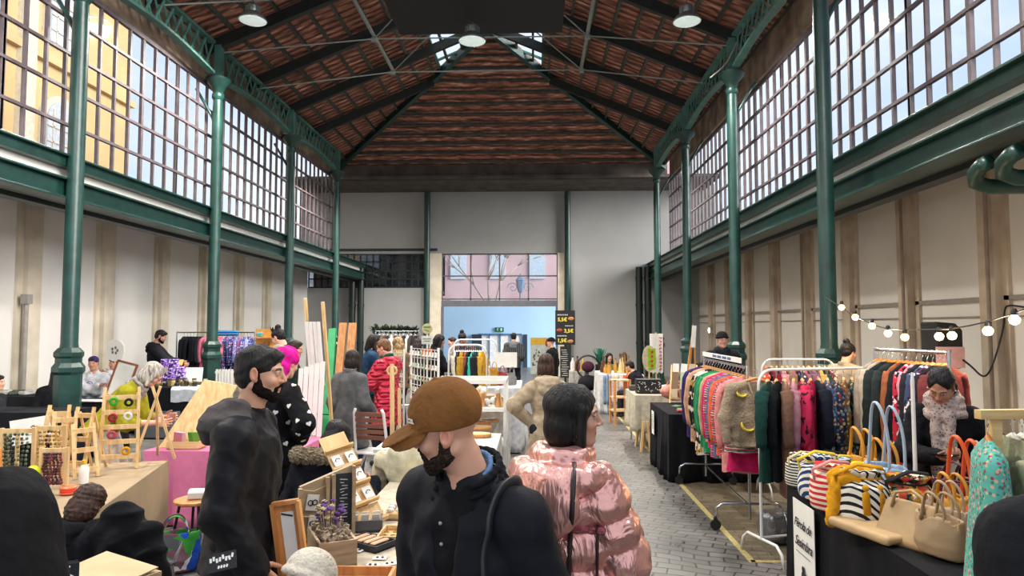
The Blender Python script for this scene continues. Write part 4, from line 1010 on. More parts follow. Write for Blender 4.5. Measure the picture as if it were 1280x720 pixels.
cast_strap(I,[pg,ph_],[(.115,1.24),(.115,1.12),(.11,.95),(.105,.8),(.1,.65)],(x,y,0),.008,'#2b1a17')
s=SDF(k=.02); s.u(boxf(T@Vector((.08,-.24,-.3)),(.12,.045,.09),(0,0,0),.03)); solid('handbag',[s.mesh(.007)],mat('brown_leather','#3a2219',rough=.4),I['root'],scale=I['sc'])
# --- woman in a beige trench coat
(x,y),z=spot(683,442,6.8)
I=person('brown-haired woman in beige trench coat, hands on hips, seen from behind in aisle',(x,y),6,h=1.58,res=.008,fem=True,head=(0,10,0),hair=('bob','#4b3225'),
  hands=((.19,.03,1.0),(-.19,.03,1.0)),poles=((1,-.25,0),(-1,-.25,0)),legs='#22242c',skin='#caa088')
garment_on(I,'coat',color='#b39f83',hem=-.45,t=.03,flare=.06,hood='#b8a58a',fold=(.009,24),waist=.03,name='trench_coat')
# --- woman in yellow, bent over the stall
(x,y),z=spot(128,540,6.4)
I=person('grey-haired woman in yellow jumper bending over the toy stall',(x,y),-78,h=1.66,res=.0065,fem=True,lean=38,head=(6,2,0),hair=('bob','#c3b9aa'),skin='#cf9c84',
  hands=((.12,.52,.97),(-.1,.55,1.0)),poles=((.3,-.5,-1),(-.3,-.5,-1)),legs='#b9ac9c')
garment_on(I,'jumper',color='#98901c',hem=-.1,t=.03,sleeve=.66,fold=(.009,24),flare=.02,name='jumper')
glasses(I,'#7d5846'); neck_scarf(I,fab('#9a948a'),.018,ends=False,name='scarf')
# --- two men seated by the left wall
(x,y),z=spot(118,447,11.9)
I=person('seated man in purple cap and white sweatshirt with purple logo, arms crossed by wall',(x,y),195,h=1.76,res=.011,sit=.5,head=(0,5,0),hair=('short','#3a2a22'),hands=((-.12,.2,.78+.0),(.12,.2,.8)),poles=((1,0,-1),(-1,0,-1)),legs='#222c4c',skin='#c48f78')
headwear(I,'kufi','#43327a','cap'); garment_on(I,'sweatshirt',color='#d7d7da',hem=-.1,t=.035)
b=MB(); b.tube([(.0+.045*math.cos(a*PI/8),.175,.82+.045*math.sin(a*PI/8)) for a in range(16)],.007,6,closed=True); b.tube([(-.02,.175,.8),(.0,.18,.84),(.02,.175,.8)],.006,5); o=b.build('round_logo',mat('purple_print','#7a4fae'),I['root']); o.scale=(I['sc'],)*3
(x,y),z=spot(146,452,12.6)
I=person('seated person in white sweatshirt half hidden behind framed drawing by wall',(x,y),170,h=1.7,res=.012,sit=.5,head=(-20,5,0),hair=('short','#4a3022'),hands=((-.05,.25,1.0),(.05,.28,1.0)),legs='#2a3350',skin='#c48f78')
garment_on(I,'sweatshirt',color='#cfcfd2',hem=-.1,t=.035)
# --- hooded man by the goods table
(x,y),z=spot(196,411,12.85)
I=person('dark-haired man in black hooded jacket looking down behind the gift stall',(x,y),-70,h=1.8,res=.012,head=(-5,22,0),hair=('short','#16110f'),hands=((.1,.42,1.08),(-.1,.42,1.08)),poles=((.3,-.2,-1),(-.3,-.2,-1)),skin='#b98c74')
garment_on(I,'jacket',color='#17181d',hem=-.15,t=.04,hood='#17181d'); beard(I,'#1a1412')
(x,y),z=spot(-6,455,9.0)
I=person('seated person with dark hair, face cut by left edge of picture',(x,y),-80,h=1.6,res=.011,sit=.5,hair=('short','#2a1c18')); garment_on(I,'jacket',color='#26262a',hem=-.1,t=.03)
(x,y),z=spot(66,462,9.9)
I=person('seated person with long black hair beside nearest left green column',(x,y),20,h=1.62,res=.011,sit=.52,lean=15,hair=('long','#120e0e',.12),fem=True); garment_on(I,'jacket',color='#121116',hem=-.1,t=.04)
# --- heart jumper
(x,y),z=spot(343,430,5.2)
I=person('person in magenta headscarf and black jumper with white hearts',(x,y),-28,h=1.70,res=.006,fem=True,lean=6,head=(0,14,0),hair=('none','#1a1412'),hands=((.17,.12,1.0),(-.2,.2,1.0)),poles=((1,-.5,.1),(-1,-1,0)),legs='#0e0f13')
headwear(I,'scarf',fab('#d9188f',k='scarf'),'headscarf'); g=garment_on(I,'jumper',color='#0c0b0f',hem=-.12,t=.03,sleeve=1)
from mathutils.bvhtree import BVHTree
def hearts(ob,I,n,cam_dir,c='#e8e2da'):
    me=ob.data; bv=BVHTree.FromPolygons([v.co.copy() for v in me.vertices],[tuple(p.vertices) for p in me.polygons])
    hp=[(0,-.9)]+[( math.copysign(1,t)*0+16*math.sin(t)**3/16,(13*math.cos(t)-5*math.cos(2*t)-2*math.cos(3*t)-math.cos(4*t))/16) for t in np.linspace(-PI+.3,PI-.3,18)]
    b=MB(); d=Vector(cam_dir).normalized(); rr=random.Random(5); pts=[]; tries=0
    sx=Vector((0,0,1)).cross(d).normalized()
    while len(pts)<n and tries<900:
        tries+=1; o=Vector((0,0,rr.uniform(.75,1.5)))+sx*rr.uniform(-.34,.34)-d*1.0
        h,nr,i_,_=bv.ray_cast(o,d)
        if h is None or any((h-q).length<.085 for q in pts): continue
        pts.append(h); z=nr; x=Vector((0,0,1)).cross(z); x=x.normalized() if x.length>.1 else Vector((1,0,0)); yv=z.cross(x)
        M=Matrix((x,z,yv)).transposed().to_4x4(); M=Matrix.Translation(h+z*.001)@M@Matrix.Rotation(rr.uniform(-.6,.6),4,'Y'); b.prism([(u*.02,v*.02) for u,v in hp],.005,M)
    b.build('heart_print',fab(c,bump=.1),ob)
rz=math.radians(-28); cdv=Matrix.Rotation(-rz,3,'Z')@Vector((x,y,0)); hearts(g,I,30,cdv)
# --- the others on the left
(x,y),z=spot(364,426,8.6)
I=person('short-haired woman in black and green jacket standing before the bun-haired man, in profile',(x,y),-80,h=1.68,res=.0085,fem=True,head=(0,8,0),hair=('short','#3b2a22'),hands=((0,.2,1.22),(-.1,.22,1.15)),poles=((.5,0,-1),(-.5,0,-1)),skin='#c08d75')
garment_on(I,'jacket',color='#14211f',hem=-.2,t=.04); 
(x,y),z=spot(355,408,9.6)
I=person('tall man with black hair bun bending his head, brown and white top',(x,y),75,h=1.84,res=.0095,head=(0,28,0),hair=('bun','#141010'),hands=((.1,.4,1.05),(-.1,.4,1.05)),skin='#cfa088')
garment_on(I,'shirt',m=patt('brown_white_print','#6a4a38',['#d8cfc2'],14,kind='voronoi',size=.4),hem=-.15,t=.02)
(x,y),z=spot(345,429,9.0)
I=person('person in pale brown sun hat and glasses behind magenta headscarf',(x,y),-60,h=1.6,res=.009,fem=True,head=(0,12,0),hair=('bob','#5d4a3c'),skin='#c08d75'); glasses(I); headwear(I,'beanie','#a39383','hat'); garment_on(I,'jacket',color='#5a3f30',hem=-.15,t=.03)
(x,y),z=spot(438,438,7.8)
I=person('dark-haired person in long grey wool coat and jeans, seen from behind',(x,y),-14,h=1.58,res=.008,fem=True,head=(-8,10,0),hair=('bob','#2a1f1d'),hands=((.2,.2,.95),(-.22,.06,.85)),legs='#3d5f8c',shoes='#1b1c22')
garment_on(I,'coat',color='#5f6061',hem=-.4,t=.035,flare=.06,fold=(.005,22),name='wool_coat')
(x,y),z=spot(485,424,9.1)
I=person('fair-haired woman in quilted red coat and green scarf facing left',(x,y),62,h=1.69,res=.008,fem=True,head=(15,16,0),hair=('short','#8a5f42'),hands=((.05,.35,1.05),(-.1,.33,1.05)),poles=((1,-.3,-1),(-1,-.3,-1)),legs='#1d1f26',skin='#c9937c')
qm,n,l,p=newmat('red_quilting'); p.inputs['Base Color'].default_value=(*rgb('#c41f3c'),1); p.inputs['Roughness'].default_value=.45; tc=n.new('ShaderNodeTexCoord')
w1=n.new('ShaderNodeTexWave'); w1.bands_direction='DIAGONAL'; w1.inputs['Scale'].default_value=7; w2=n.new('ShaderNodeTexWave'); w2.bands_direction='DIAGONAL'; w2.inputs['Scale'].default_value=7; mp=n.new('ShaderNodeMapping'); mp.inputs['Scale'].default_value=(-1,-1,1)
l.new(tc.outputs['Object'],w1.inputs['Vector']); l.new(tc.outputs['Object'],mp.inputs[0]); l.new(mp.outputs[0],w2.inputs['Vector']); mn=n.new('ShaderNodeMath'); mn.operation='MINIMUM'; l.new(w1.outputs['Fac'],mn.inputs[0]); l.new(w2.outputs['Fac'],mn.inputs[1])
bm=n.new('ShaderNodeBump'); bm.inputs['Strength'].default_value=1; bm.inputs['Distance'].default_value=.03; l.new(mn.outputs[0],bm.inputs['Height']); l.new(bm.outputs[0],p.inputs['Normal'])
garment_on(I,'coat',m=qm,hem=-.38,t=.05,flare=.03,hood=qm,fold=(.006,20),name='quilted_coat'); neck_scarf(I,fab('#174a3a'),.02,ends=False)
(x,y),z=spot(464,417,11.3)
I=person('dark-haired woman in blue jacket beside the boards, facing right',(x,y),-62,h=1.72,res=.011,fem=True,head=(0,10,0),hair=('long','#1f1613',.03),hands=((.1,.3,1.1),(-.1,.3,1.1)),skin='#c4967e'); garment_on(I,'jacket',color='#24405f',hem=-.2,t=.035)
(x,y),z=spot(499,424,12.1)
I=person('blonde woman with yellow scarf behind the red coat',(x,y),35,h=1.66,res=.0095,fem=True,head=(20,10,0),hair=('curly','#b08f62')); garment_on(I,'jacket',color='#6d5a45',hem=-.15,t=.03); neck_scarf(I,fab('#b68a2c'),.03,ends=False)
(x,y),z=spot(521,430,13.2)
I=person('dark-brown-haired person browsing the earring stands',(x,y),-20,h=1.62,res=.01,fem=True,head=(0,20,0),hair=('curly','#2c1b18')); garment_on(I,'jacket',color='#3b3430',hem=-.15,t=.03)
(x,y),z=spot(546,418,12.8)
I=person('woman with long black hair in black coat left of the doorway',(x,y),-70,h=1.71,res=.012,fem=True,head=(0,14,0),hair=('long','#120d0d',.08),hands=((.1,.36,1.05),(-.1,.36,1.05)),skin='#a8785f'); garment_on(I,'coat',color='#121217',hem=-.4,t=.04)
(x,y),z=spot(567,422,15)
I=person('light-faced woman with brown hair standing in front of blue wall',(x,y),120,h=1.62,res=.013,fem=True,head=(0,5,0),hair=('short','#4a3229'),skin='#d1a48c'); garment_on(I,'jacket',color='#8f8a88',hem=-.15,t=.03)
(x,y),z=spot(582,414,13.4)
I=person('man with black curly hair leaning over clothes, dark brown top',(x,y),150,h=1.76,res=.013,lean=6,head=(20,25,0),hair=('bun','#130f0e'),skin='#b0785c'); garment_on(I,'jumper',color='#43272a',hem=-.15,t=.03)
(x,y),z=spot(642,417,18.4)
I=person('man in black and white plaid jacket walking away near the doorway',(x,y),-5,h=1.68,res=.014,head=(0,5,0),hair=('short','#191414'),hands=((.2,.2,1.0),(-.2,.2,1.0))); garment_on(I,'jacket',m=patt('plaid_cloth','#1c1c1f',['#6f7072'],9,kind='wx',thr=.8),hem=-.18,t=.05,hood='#77787a')
(x,y),z=spot(690,424,16)
I=person('person in black hood standing by yellow and red poster',(x,y),70,h=1.58,res=.014,head=(0,0,0),hair=('none','#111111')); headwear(I,'beanie','#111216'); garment_on(I,'coat',color='#131318',hem=-.4,t=.05)
(x,y),z=spot(761,436,16.4)
I=person('woman with long black hair seated behind the scarf table',(x,y),190,h=1.6,res=.014,fem=True,sit=.52,hair=('long','#161012',.08),skin='#b98a72'); garment_on(I,'jacket',color='#8b7440',hem=-.1,t=.03); 
(x,y),z=spot(779,441,16.9)
I=person('brown-haired person bending behind the scarf table, head seen from above',(x,y),10,h=1.6,res=.014,fem=True,sit=.52,hair=('curly','#6d4d34')); garment_on(I,'jacket',color='#4b3a34',hem=-.1,t=.03)
(x,y),z=spot(801,446,14.0)
I=person('person in dark coat seated left of the pennant sign',(x,y),60,h=1.6,res=.014,sit=.48,lean=20,hair=('short','#1c1416')); garment_on(I,'coat',color='#1b1520',hem=-.2,t=.05)
(x,y),z=spot(902,417,10.4)
I=person('man in dark beanie and thick scarf standing beside second right column',(x,y),188,h=1.76,res=.0095,head=(-8,0,0),hair=('none','#1a1412'),brow='#2a1c18',skin='#b98c78'); headwear(I,'beanie','#121216'); garment_on(I,'coat',color='#11141c',hem=-.4,t=.06); neck_scarf(I,fab('#1b222c'),.035,ends=False); glasses(I,'#222222')
(x,y),z=spot(874,438,12.6)
I=person('dark-haired seated person behind clothes rail, turned left',(x,y),110,h=1.6,res=.012,sit=.5,hair=('short','#17110f')); garment_on(I,'jacket',color='#24201f',hem=-.1,t=.04)
(x,y),z=spot(1056,432,8.2)
I=person('person in black beanie and beige jacket behind the long dresses',(x,y),-60,h=1.66,res=.0085,fem=True,head=(-10,12,0),hair=('bun','#151011')); garment_on(I,'jacket',color='#a3927c',hem=-.1,t=.05)
# --- stallholder with the scarf
(x,y),z=spot(1178,447,4.45)
I=person('dark-haired woman in leopard scarf and black cardigan looking at her phone',(x,y),150,h=1.64,res=.0042,fem=True,lean=6,head=(-14,34,-4),skin='#a8765c',lip='#9c4a44',hair=('lowbun','#100c0d'),
  hands=((.04,.34,1.12),(-.2,.2,1.02)),poles=((1,-.3,-.7),(-1,-.5,-.6)),palms=((-.2,-.1,1),(1,0,0)),hcurl=((38,48,30),(30,40,30)),legs='#15151c')
garment_on(I,'cardigan',color='#0b0a0e',hem=-.3,t=.022,fold=(.005,28),collar=False,name='cardigan')
def cut(s,I): pass
s=SDF(k=.02); T=I['T']; s.u(stack([(-.08,0,.02,.1,.135),(.1,0,.02,.09,.12),(.3,0,.02,.1,.13),(.45,0,.015,.08,.11)],T)); s.sub(boxf(T@Vector((0,-.15,.2)),(.3,.2,.5)),k=.005); s.fold(.003,40,2); solid('blouse',[s.mesh(.006)],patt('cream_lace','#e0d3bb',['#b39f80'],60,kind='voronoi',size=.2),I['root'],scale=I['sc'])
neck_scarf(I,patt('leopard_scarf','#a8958c',['#5d4a45','#83706a'],55,kind='voronoi',size=.3),.034)
E=I['arms'][0][2]; b=MB(); Mx=Matrix.Translation(E+Vector((-.03,.09,.035)))@Euler((.1,0,.9)).to_matrix().to_4x4(); b.box((0,0,0),(.072,.15,.009),M=Mx,bev=.004); ph=thing('smartphone','dark smartphone held in right hand of scarf woman','phone',I['root'].location,0,rot=I['root'].rotation_euler); ph.scale=(I['sc'],)*3
b.build('phone_body',mat('black_glass','#0c0c10',rough=.12),ph); b=MB(); b.box((0,0,.0052),(.066,.14,.001),M=Mx); b.build('screen',mat('phone_screen','#1b1e26',rough=.08),ph)
b=MB(); b.ball(tuple(I['Hm']@Vector((-.082,.0,-.032))),.006); b.ball(tuple(I['Hm']@Vector((.082,.0,-.032))),.006); o=b.build('earring',mat('pearl','#e8e2da',rough=.2),I['root']); o.scale=(I['sc'],)*3
# --- cut by the picture's edges
I=person('person in black coat cut by lower right edge of picture',(1.2,1.5),10,h=1.78,res=.008,hair=('short','#111111')); garment_on(I,'coat',color='#15171b',hem=-.4,t=.05)
I=person('person in black hooded coat cut by lower left edge of picture',(-1.53,1.72),8,h=1.72,res=.006,head=(10,0,0),hair=('long','#33231c',.02),fem=True); garment_on(I,'coat',color='#0a090c',hem=-.4,t=.085,hood='#0a090c')
(x,y),z=spot(80,615,3.6)
I=person('seated child with messy brown hair and black jacket in lower left',(x,y),-20,h=1.38,res=.0055,sit=.46,lean=12,head=(20,20,0),hair=('curly','#4a2f22'),hands=((.15,.3,.7),(-.15,.3,.7))); garment_on(I,'jacket',color='#0d0e13',hem=-.1,t=.05,hood='#0d0e13')
# fur hood
(x,y),z=spot(410,518,4.5)
I=person('black-haired person seated in navy coat with beige fur-trimmed hood, seen from behind',(x-.05,y),-12,h=1.66,res=.006,sit=.5,lean=12,fem=True,head=(-10,24,0),hair=('bob','#0f0c0d'),hands=((.2,.35,.75),(-.2,.35,.75)))
garment_on(I,'coat',color='#12141f',hem=-.12,t=.06,fold=(.009,22),name='coat'); T=I['T']; s=SDF(k=.03)
for j in range(14):
    a=PI*(.9+1.2*j/14); b_=PI*(.9+1.2*(j+1)/14); f=lambda q:T@Vector((.185*math.cos(q),-.06+.13*math.sin(q),.52)); s.u(cap(f(a),f(b_),.05,.05),k=.02)
s.post.append(lambda P,d:d+.012*np.sin(P[:,0]*170+4*np.sin(P[:,2]*60))*np.sin(P[:,2]*150+P[:,1]*90+3*np.sin(P[:,0]*50)))
solid('fur_trim',[s.mesh(.005)],mat('beige_fur','#b5a184',rough=.95,var=.5,scale=50,bump=1,bscale=120,color2='#6e5d47'),I['root'],scale=I['sc'])
# white beanie at the bottom edge
(x,y),z=spot(318,690,2.08)
I=person('person in cream knitted beanie, only the top of the head visible at bottom edge',(x,y),-30,h=1.60,res=.004,sit=.44,lean=14,head=(0,20,0),hair=('none','#2a1c18'),hands=((.1,.3,.9),(-.1,.3,.9)))
headwear(I,'beanie',fab('#cdc3b0',k='wool',bump=.8,bscale=60,var=.04)); garment_on(I,'jacket',color='#4a4a50',hem=-.1,t=.04)
# ---------------------------------------------------------------- builders for the stalls
ORD='first second third fourth fifth sixth seventh eighth ninth tenth eleventh twelfth thirteenth fourteenth fifteenth sixteenth seventeenth eighteenth nineteenth twentieth twenty-first twenty-second twenty-third twenty-fourth twenty-fifth twenty-sixth'.split()
pine=wood('pale_pine','#e2c28c','#c49a62'); pineX=wood('pale_pine_x','#e2c28c','#c49a62',axis='X'); orangew=wood('orange_pine','#d79a58','#b9743a'); greyw=wood('grey_brown_wood','#b59d7c','#8c7458',axis='X')
whitem=mat('white_enamel','#e3e1da',rough=.35,var=.04); chrome=mat('chrome','#b9bcc0',rough=.2,metal=1,var=.05); blackp=mat('black_plastic','#121214',rough=.5)
paper=mat('white_paper','#e6e3da',rough=.9,var=.05); ink=mat('black_ink','#1b1a1c',rough=.7)
def draped(name,label,x0,x1,y0,y1,z,m,drop=None,rz=0,group=None,piv=None,wave=.018,cat='table',legs=True,drops=None,seed=1):
    """table under a cloth: cloth hangs on each side by drop (metres); drops=(near,right,far,left)"""
    cx,cy=(x0+x1)/2,(y0+y1)/2; w,d=(x1-x0)/2,(y1-y0)/2
    t=thing(name,label,cat,(cx,cy,0),rz,group); drop=z-.01 if drop is None else drop; drops=drops or (drop,)*4
    rr=random.Random(seed); ph=[rr.uniform(0,6) for _ in range(6)]
    # ring points round the rim
    per=[]; n=26
    for k,(ax,ay,bx,by) in enumerate(((-w,-d,w,-d),(w,-d,w,d),(w,d,-w,d),(-w,d,-w,-d))):
        for i in range(n): u=i/n; per.append((ax+(bx-ax)*u,ay+(by-ay)*u,k,u))
    nrm=[(0,-1),(1,0),(0,1),(-1,0)]; b=MB(); N=len(per); rows=9; vs=[(0,0,z)]; fs=[]
    for j in range(rows):
        for (px,py,k,u) in per:
            k2=(k-1)%4 if u<.001 else k; nx,ny=nrm[k]; 
            if u<.001: nx+=nrm[k2][0]; ny+=nrm[k2][1]
            dr=drops[k] if u>.04 else (drops[k]+drops[k2])/2; f=j/(rows-1); L=px*3.1+py*3.7
            wv=wave*f*(math.sin(L*7+ph[0])+.6*math.sin(L*15+ph[1])+.5*math.sin(L*4+ph[2]))+.012*f
            zz=z-dr*f*(1+.012*math.sin(L*5+ph[3])); vs.append((px+nx*wv,py+ny*wv,max(.004,zz-(.0 if j else 0))))
    for i in range(N): fs.append((0,1+i,1+(i+1)%N))
    for j in range(rows-1):
        for i in range(N): a=1+j*N; fs.append((a+i,a+N+i,a+N+(i+1)%N,a+(i+1)%N))
    b.add(vs,fs); o=b.build('tablecloth',m,t,smooth='auto'); sm=o.modifiers.new('s','SOLIDIFY'); sm.thickness=.004; sm.offset=-1
    b=MB(); b.box((0,0,z-.025),(2*w-.03,2*d-.03,.03)); b.build('tabletop',whitem,t)
    if legs:
        for sx in (-1,1):
            for sy in (-1,1): b=MB(); b.cyl((sx*(w-.08),sy*(d-.08),0),(sx*(w-.08),sy*(d-.08),z-.04),.014,n=8); b.build('leg',chrome,t)
    return t
def table(name,label,x0,x1,y0,y1,z,m,rz=0,legm=None,th=.03,leg=.045,group=None):
    cx,cy=(x0+x1)/2,(y0+y1)/2; w,d=(x1-x0)/2,(y1-y0)/2; t=thing(name,label,'table',(cx,cy,0),rz,group)
    b=MB(); b.box((0,0,z-th/2),(2*w,2*d,th),bev=.004); b.build('tabletop',m,t)
    for sx in (-1,1):
        for sy in (-1,1): b=MB(); b.box((sx*(w-.05),sy*(d-.05),(z-th)/2),(leg,leg,z-th)); b.build('leg',legm or m,t)
    return t
def hanger(t,c='#c08a4e',w=.2,wire=False,hook=.07):
    b=MB(); b.tube([(0,0,-hook)]+[(0,0,-.03)]+[(.018*math.cos(a),0,-.012+.018*math.sin(a)) for a in np.linspace(-1.2,3.6,8)],.0022,5); b.build('hook',chrome,t,smooth=True)
    b=MB(); b.tube([(-w,0,-hook-.075),(-w*.55,0,-hook-.035),(0,0,-hook),(w*.55,0,-hook-.035),(w,0,-hook-.075)],[.007,.011,.013,.011,.007] if not wire else .003,6,sq=(1,1.3)); 
    b.build('clothes_hanger',mat('hanger_'+c.strip('#'),c,rough=.45),t,smooth=True)
def hung(label,m,loc,rz,L=.75,W=.21,th=.035,sleeve=.5,flare=.0,hc='#c08a4e',name='hanging_shirt',cat='garment',group=None,seed=0,neck=.07,wire=False,strapless=False,waist=0,swing=0,tag_=False):
    t=thing(name,label,cat,loc,rz,group); hanger(t,hc,W-.02,wire); rr=random.Random(seed*13+5); ph=[rr.uniform(0,6.3) for _ in range(8)]
    top=-.075
    def prof(v):
        s=v*L
        if s<.07: q=s/.07; return neck+(W-neck)*q**.8, .012+(th-.012)*q, top-.0-.06*q
        q=(s-.07)/(L-.07); return W*(1-waist*math.sin(PI*min(1,q*1.8))*.5)+flare*q-.012*min(1,q*4), th*(1+.5*q)+flare*.3*q, top-.06-(L-.07)*q
    def fn(u,v):
        w,tt,z=prof(v); a=2*PI*u; c,s_=math.cos(a),math.sin(a); f=v*.22
        k=1+f*(math.sin(7*a+ph[0])*.35+math.sin(11*a+ph[1]+2*v)*.3); x=w*math.copysign(abs(c)**.7,c)
        return (x*(1+.02*math.sin(6*v+ph[2])*v)+swing*v*v*.0,tt*s_*k+.012*v*math.sin(x*22+ph[3]),z+.008*math.sin(5*a+ph[4])*(v>.97))
    b=MB(); b.grid(fn,36,22,closed_u=True)
    if sleeve:
        for sg in (-1,1):
            p=[Vector((sg*(W-.035),0,top-.075)),Vector((sg*(W+.005),0,top-.15)),Vector((sg*(W+.02+.02*rr.random()),rr.uniform(-.015,.015),top-.15-sleeve*.5)),Vector((sg*(W+.005),rr.uniform(-.03,.03),top-.15-sleeve))]
            pts=[];rs=[]
            for i in range(3):
                for q in range(4): u=q/4; pts.append(p[i].lerp(p[i+1],u)+Vector((0,.003*math.sin(i*4+q*2+ph[5]),0))); rs.append(.054-.005*i+.0015*math.sin(q*3.1+i+ph[6]))
            pts.append(p[3]); rs.append(.04); b.tube(pts,rs,10,sq=(1,.6))
    b.build('garment_cloth',m,t,smooth=True)
    if tag_: b=MB(); b.box((.02,-.03,top-.1),(.03,.002,.045)); b.build('price_tag',paper,t)
    return t
def rack(label,A,B,z,kind='white',foot=.5,group=None,name='clothes_rack',r=.013,post=(1,1)):
    """rail from A to B (x,y) at height z"""
    A=Vector((*A,0));Bv=Vector((*B,0)); c=(A+Bv)/2; d=(Bv-A); L=d.length; rz=math.atan2(d.y,d.x); t=thing(name,label,'clothes rack',(c.x,c.y,0),rz,group); m=whitem if kind=='white' else chrome
    h=L/2; b=MB()
    if kind=='white':
        R_=.12; b.tube([(-h,0,z-R_)]+arc((-h+R_,0,z-R_),R_,180,90,6)+arc((h-R_,0,z-R_),R_,90,0,6)+[(h,0,z-R_)],r,10); b.build('rail',m,t,smooth=True)
        for s in (-1,1): b=MB(); b.cyl((s*h,0,.17),(s*h,0,z-R_),r,n=10); b.build('post',m,t)
        for s in (-1,1): b=MB(); f=foot/2; b.tube([(s*h,-f,0.012),(s*h,-f+.03,.12),(s*h,-f+.09,.17),(s*h,f-.09,.17),(s*h,f-.03,.12),(s*h,f,.012)],r,8); b.build('foot',m,t,smooth=True)
        b=MB(); b.cyl((-h,0,.18),(h,0,.18),r*.8,n=8); b.build('lower_bar',m,t)
    else:
        b.cyl((-h,0,z),(h,0,z),r,n=10); b.build('rail',m,t)
        for s in (-1,1): b=MB(); b.cyl((s*h,0,.1),(s*h,0,z+.02),r,n=10); b.build('post',m,t)
        for s in (-1,1): b=MB(); f=foot/2; b.tube([(s*h,-f,.1),(s*h,-f+.01,.2),(s*h,-f+.07,.24),(s*h,f-.07,.24),(s*h,f-.01,.2),(s*h,f,.1)],r,8); b.build('foot',m,t,smooth=True)
        for s in (-1,1):
            for q in (-1,1):
                b=MB(); b.cyl((s*h-.014,q*foot/2,.05),(s*h+.014,q*foot/2,.05),.048,n=14); b.box((s*h,q*foot/2,.09),(.036,.03,.04)); b.build('caster',blackp,t)
        b=MB(); b.cyl((-h,0,.22),(h,0,.22),r*.8,n=8); b.build('lower_bar',m,t)
    return t
def tote(label,loc,rz,m,w=.2,h=.26,d=.12,handle=.22,hm=None,open_=True,name='tote_bag',group=None,hr=.011,lean=0,cat='bag',shape=None):
    t=thing(name,label,cat,loc,0,group,rot=(lean,0,rz)); s=SDF(k=.02)
    s.u(stack([(0.0,0,0,w*.92,d*.85),(h*.3,0,0,w,d),(h*.7,0,0,w*.98,d*.8),(h,0,0,w*.95,d*.62)],rnd=.02))
    if open_: s.sub(stack([(h*.5,0,0,w*.85,d*.5),(h+.05,0,0,w*.9,d*.52)],rnd=.01),k=.01)
    s.fold(.004,30,int(loc[0]*100)%50); solid('bag_body',[s.mesh(.009)],m,t)
    for sg in (-1,1):
        b=MB(); hh=handle*(1 if sg<0 else .92); b.tube([(w*.5*math.cos(a)*1.0,sg*d*.55+.01*math.sin(a*3),h*.78+max(0,math.sin(a))*(hh+h*.22)) for a in np.linspace(0,PI,18)],hr,8,sq=(1,.6)); b.build('handle',hm or m,t,smooth=True)
    return t
def tassel(b,p,L=.09,r=.018):
    p=Vector(p); b.ball(tuple(p),(r*.9,r*.9,r*.9),8,6); b.tube([p-Vector((0,0,r*.6)),p-Vector((0,0,r*1.3)),p-Vector((0,0,L))],[r*.55,r,r*1.35],10)
def bucket(label,loc,m,sc=1,rz=0,tas='#c9a27a',top=None,cord='#d9c48e',tip=0,name='bucket_bag',group='crocheted bucket bags'):
    t=thing(name,label,'bag',loc,rz,group,rot=(tip,0,rz)); s=SDF(k=.02); w=.125*sc;h=.24*sc
    s.u(stack([(0,0,0,w*.9,w*.85),(h*.25,0,0,w,w*.92),(h*.7,0,0,w*.92,w*.85),(h*.88,0,0,w*.55,w*.5),(h,0,0,w*.8,w*.72)],rnd=.015)); s.sub(stack([(h*.9,0,0,w*.3,w*.3),(h*1.2,0,0,w*.7,w*.6)]),k=.01)
    s.post.append(lambda P,d:d+.006*sc*np.sin(np.arctan2(P[:,1],P[:,0])*11)*np.clip((P[:,2]-h*.6)/(h*.3),0,1)); s.fold(.003,28,3)
    solid('bag_body',[s.mesh(.0075)],m,t)
    b=MB(); b.tube([(w*.62*math.cos(a),w*.58*math.sin(a),h*.86) for a in np.linspace(0,2*PI,14)[:-1]],.006,6,closed=True); b.tube([(-w*.8,0,h*.5),(-w*1.05,-.02,h*.9),(-w*.4,-w*.5,h*1.12),(w*.5,-w*.4,h*1.05),(w*1.0,0,h*.7),(w*.85,0,h*.45)],.012*sc,8,sq=(1,.5)); b.build('drawstring',fab(cord),t,smooth=True)
    for q in (-1,1): b=MB(); tassel(b,(q*.03*sc,-w*.75,h*.72),.11*sc,.017*sc); b.build('tassel',fab(tas,bump=.8,bscale=90),t,smooth=True)
    return t
def framebox(b,w,d,h,t=.012,z0=0):
    b.box((0,0,z0+t/2),(w,d,t))
    for s in (-1,1): b.box((s*(w-t)/2,0,z0+h/2),(t,d,h)); b.box((0,s*(d-t)/2,z0+h/2),(w-2*t,t,h))
    return b
# ---------------------------------------------------------------- left side stalls
blackcloth=fab('#14151b',k='table',bump=.2,bscale=6); kraft=mat('kraft_paper','#a38c6c',rough=.85,var=.12,scale=3,bump=.15,bscale=8)
# black clothed table, far left
p0=at(-30,500,8.5); p1=at(99,515,8.5)
t=draped('draped_table','black clothed table by nearest left column, white printed sheet pinned on front',p0.x,p1.x,8.15,8.75,.8,blackcloth,wave=.03)
b=MB(); b.box((0,0,0),(.58,.004,.3)); sh=b.build('printed_sheet',paper,t); c=at(45,537,8.1); sh.location=(c.x-(p0.x+p1.x)/2,8.07-8.45,c.z); sh.rotation_euler=(0,math.radians(-9),0)
b=MB()
for i in range(9): a=i*.7; b.box((.012*math.cos(a)*(1+i*.3),-.004,.03+.012*math.sin(a)*(1+i*.4)),(.018,.003,.012))
b.box((0,-.004,-.05),(.2,.003,.006)); b.box((.02,-.004,-.075),(.12,.003,.005)); b.box((-.18,-.004,-.1),(.12,.003,.008)); b.box((0,-.004,.0),(.03,.003,.05)); b.build('emblem_print',mat('brown_ink','#6d5f50',rough=.8),sh)
p0=at(-30,495,10.2); p1=at(60,495,10.2)
draped('draped_table','dark clothed table against left wall at picture edge',p0.x,p1.x,10.0,10.7,.8,fab('#2a2a2f'))
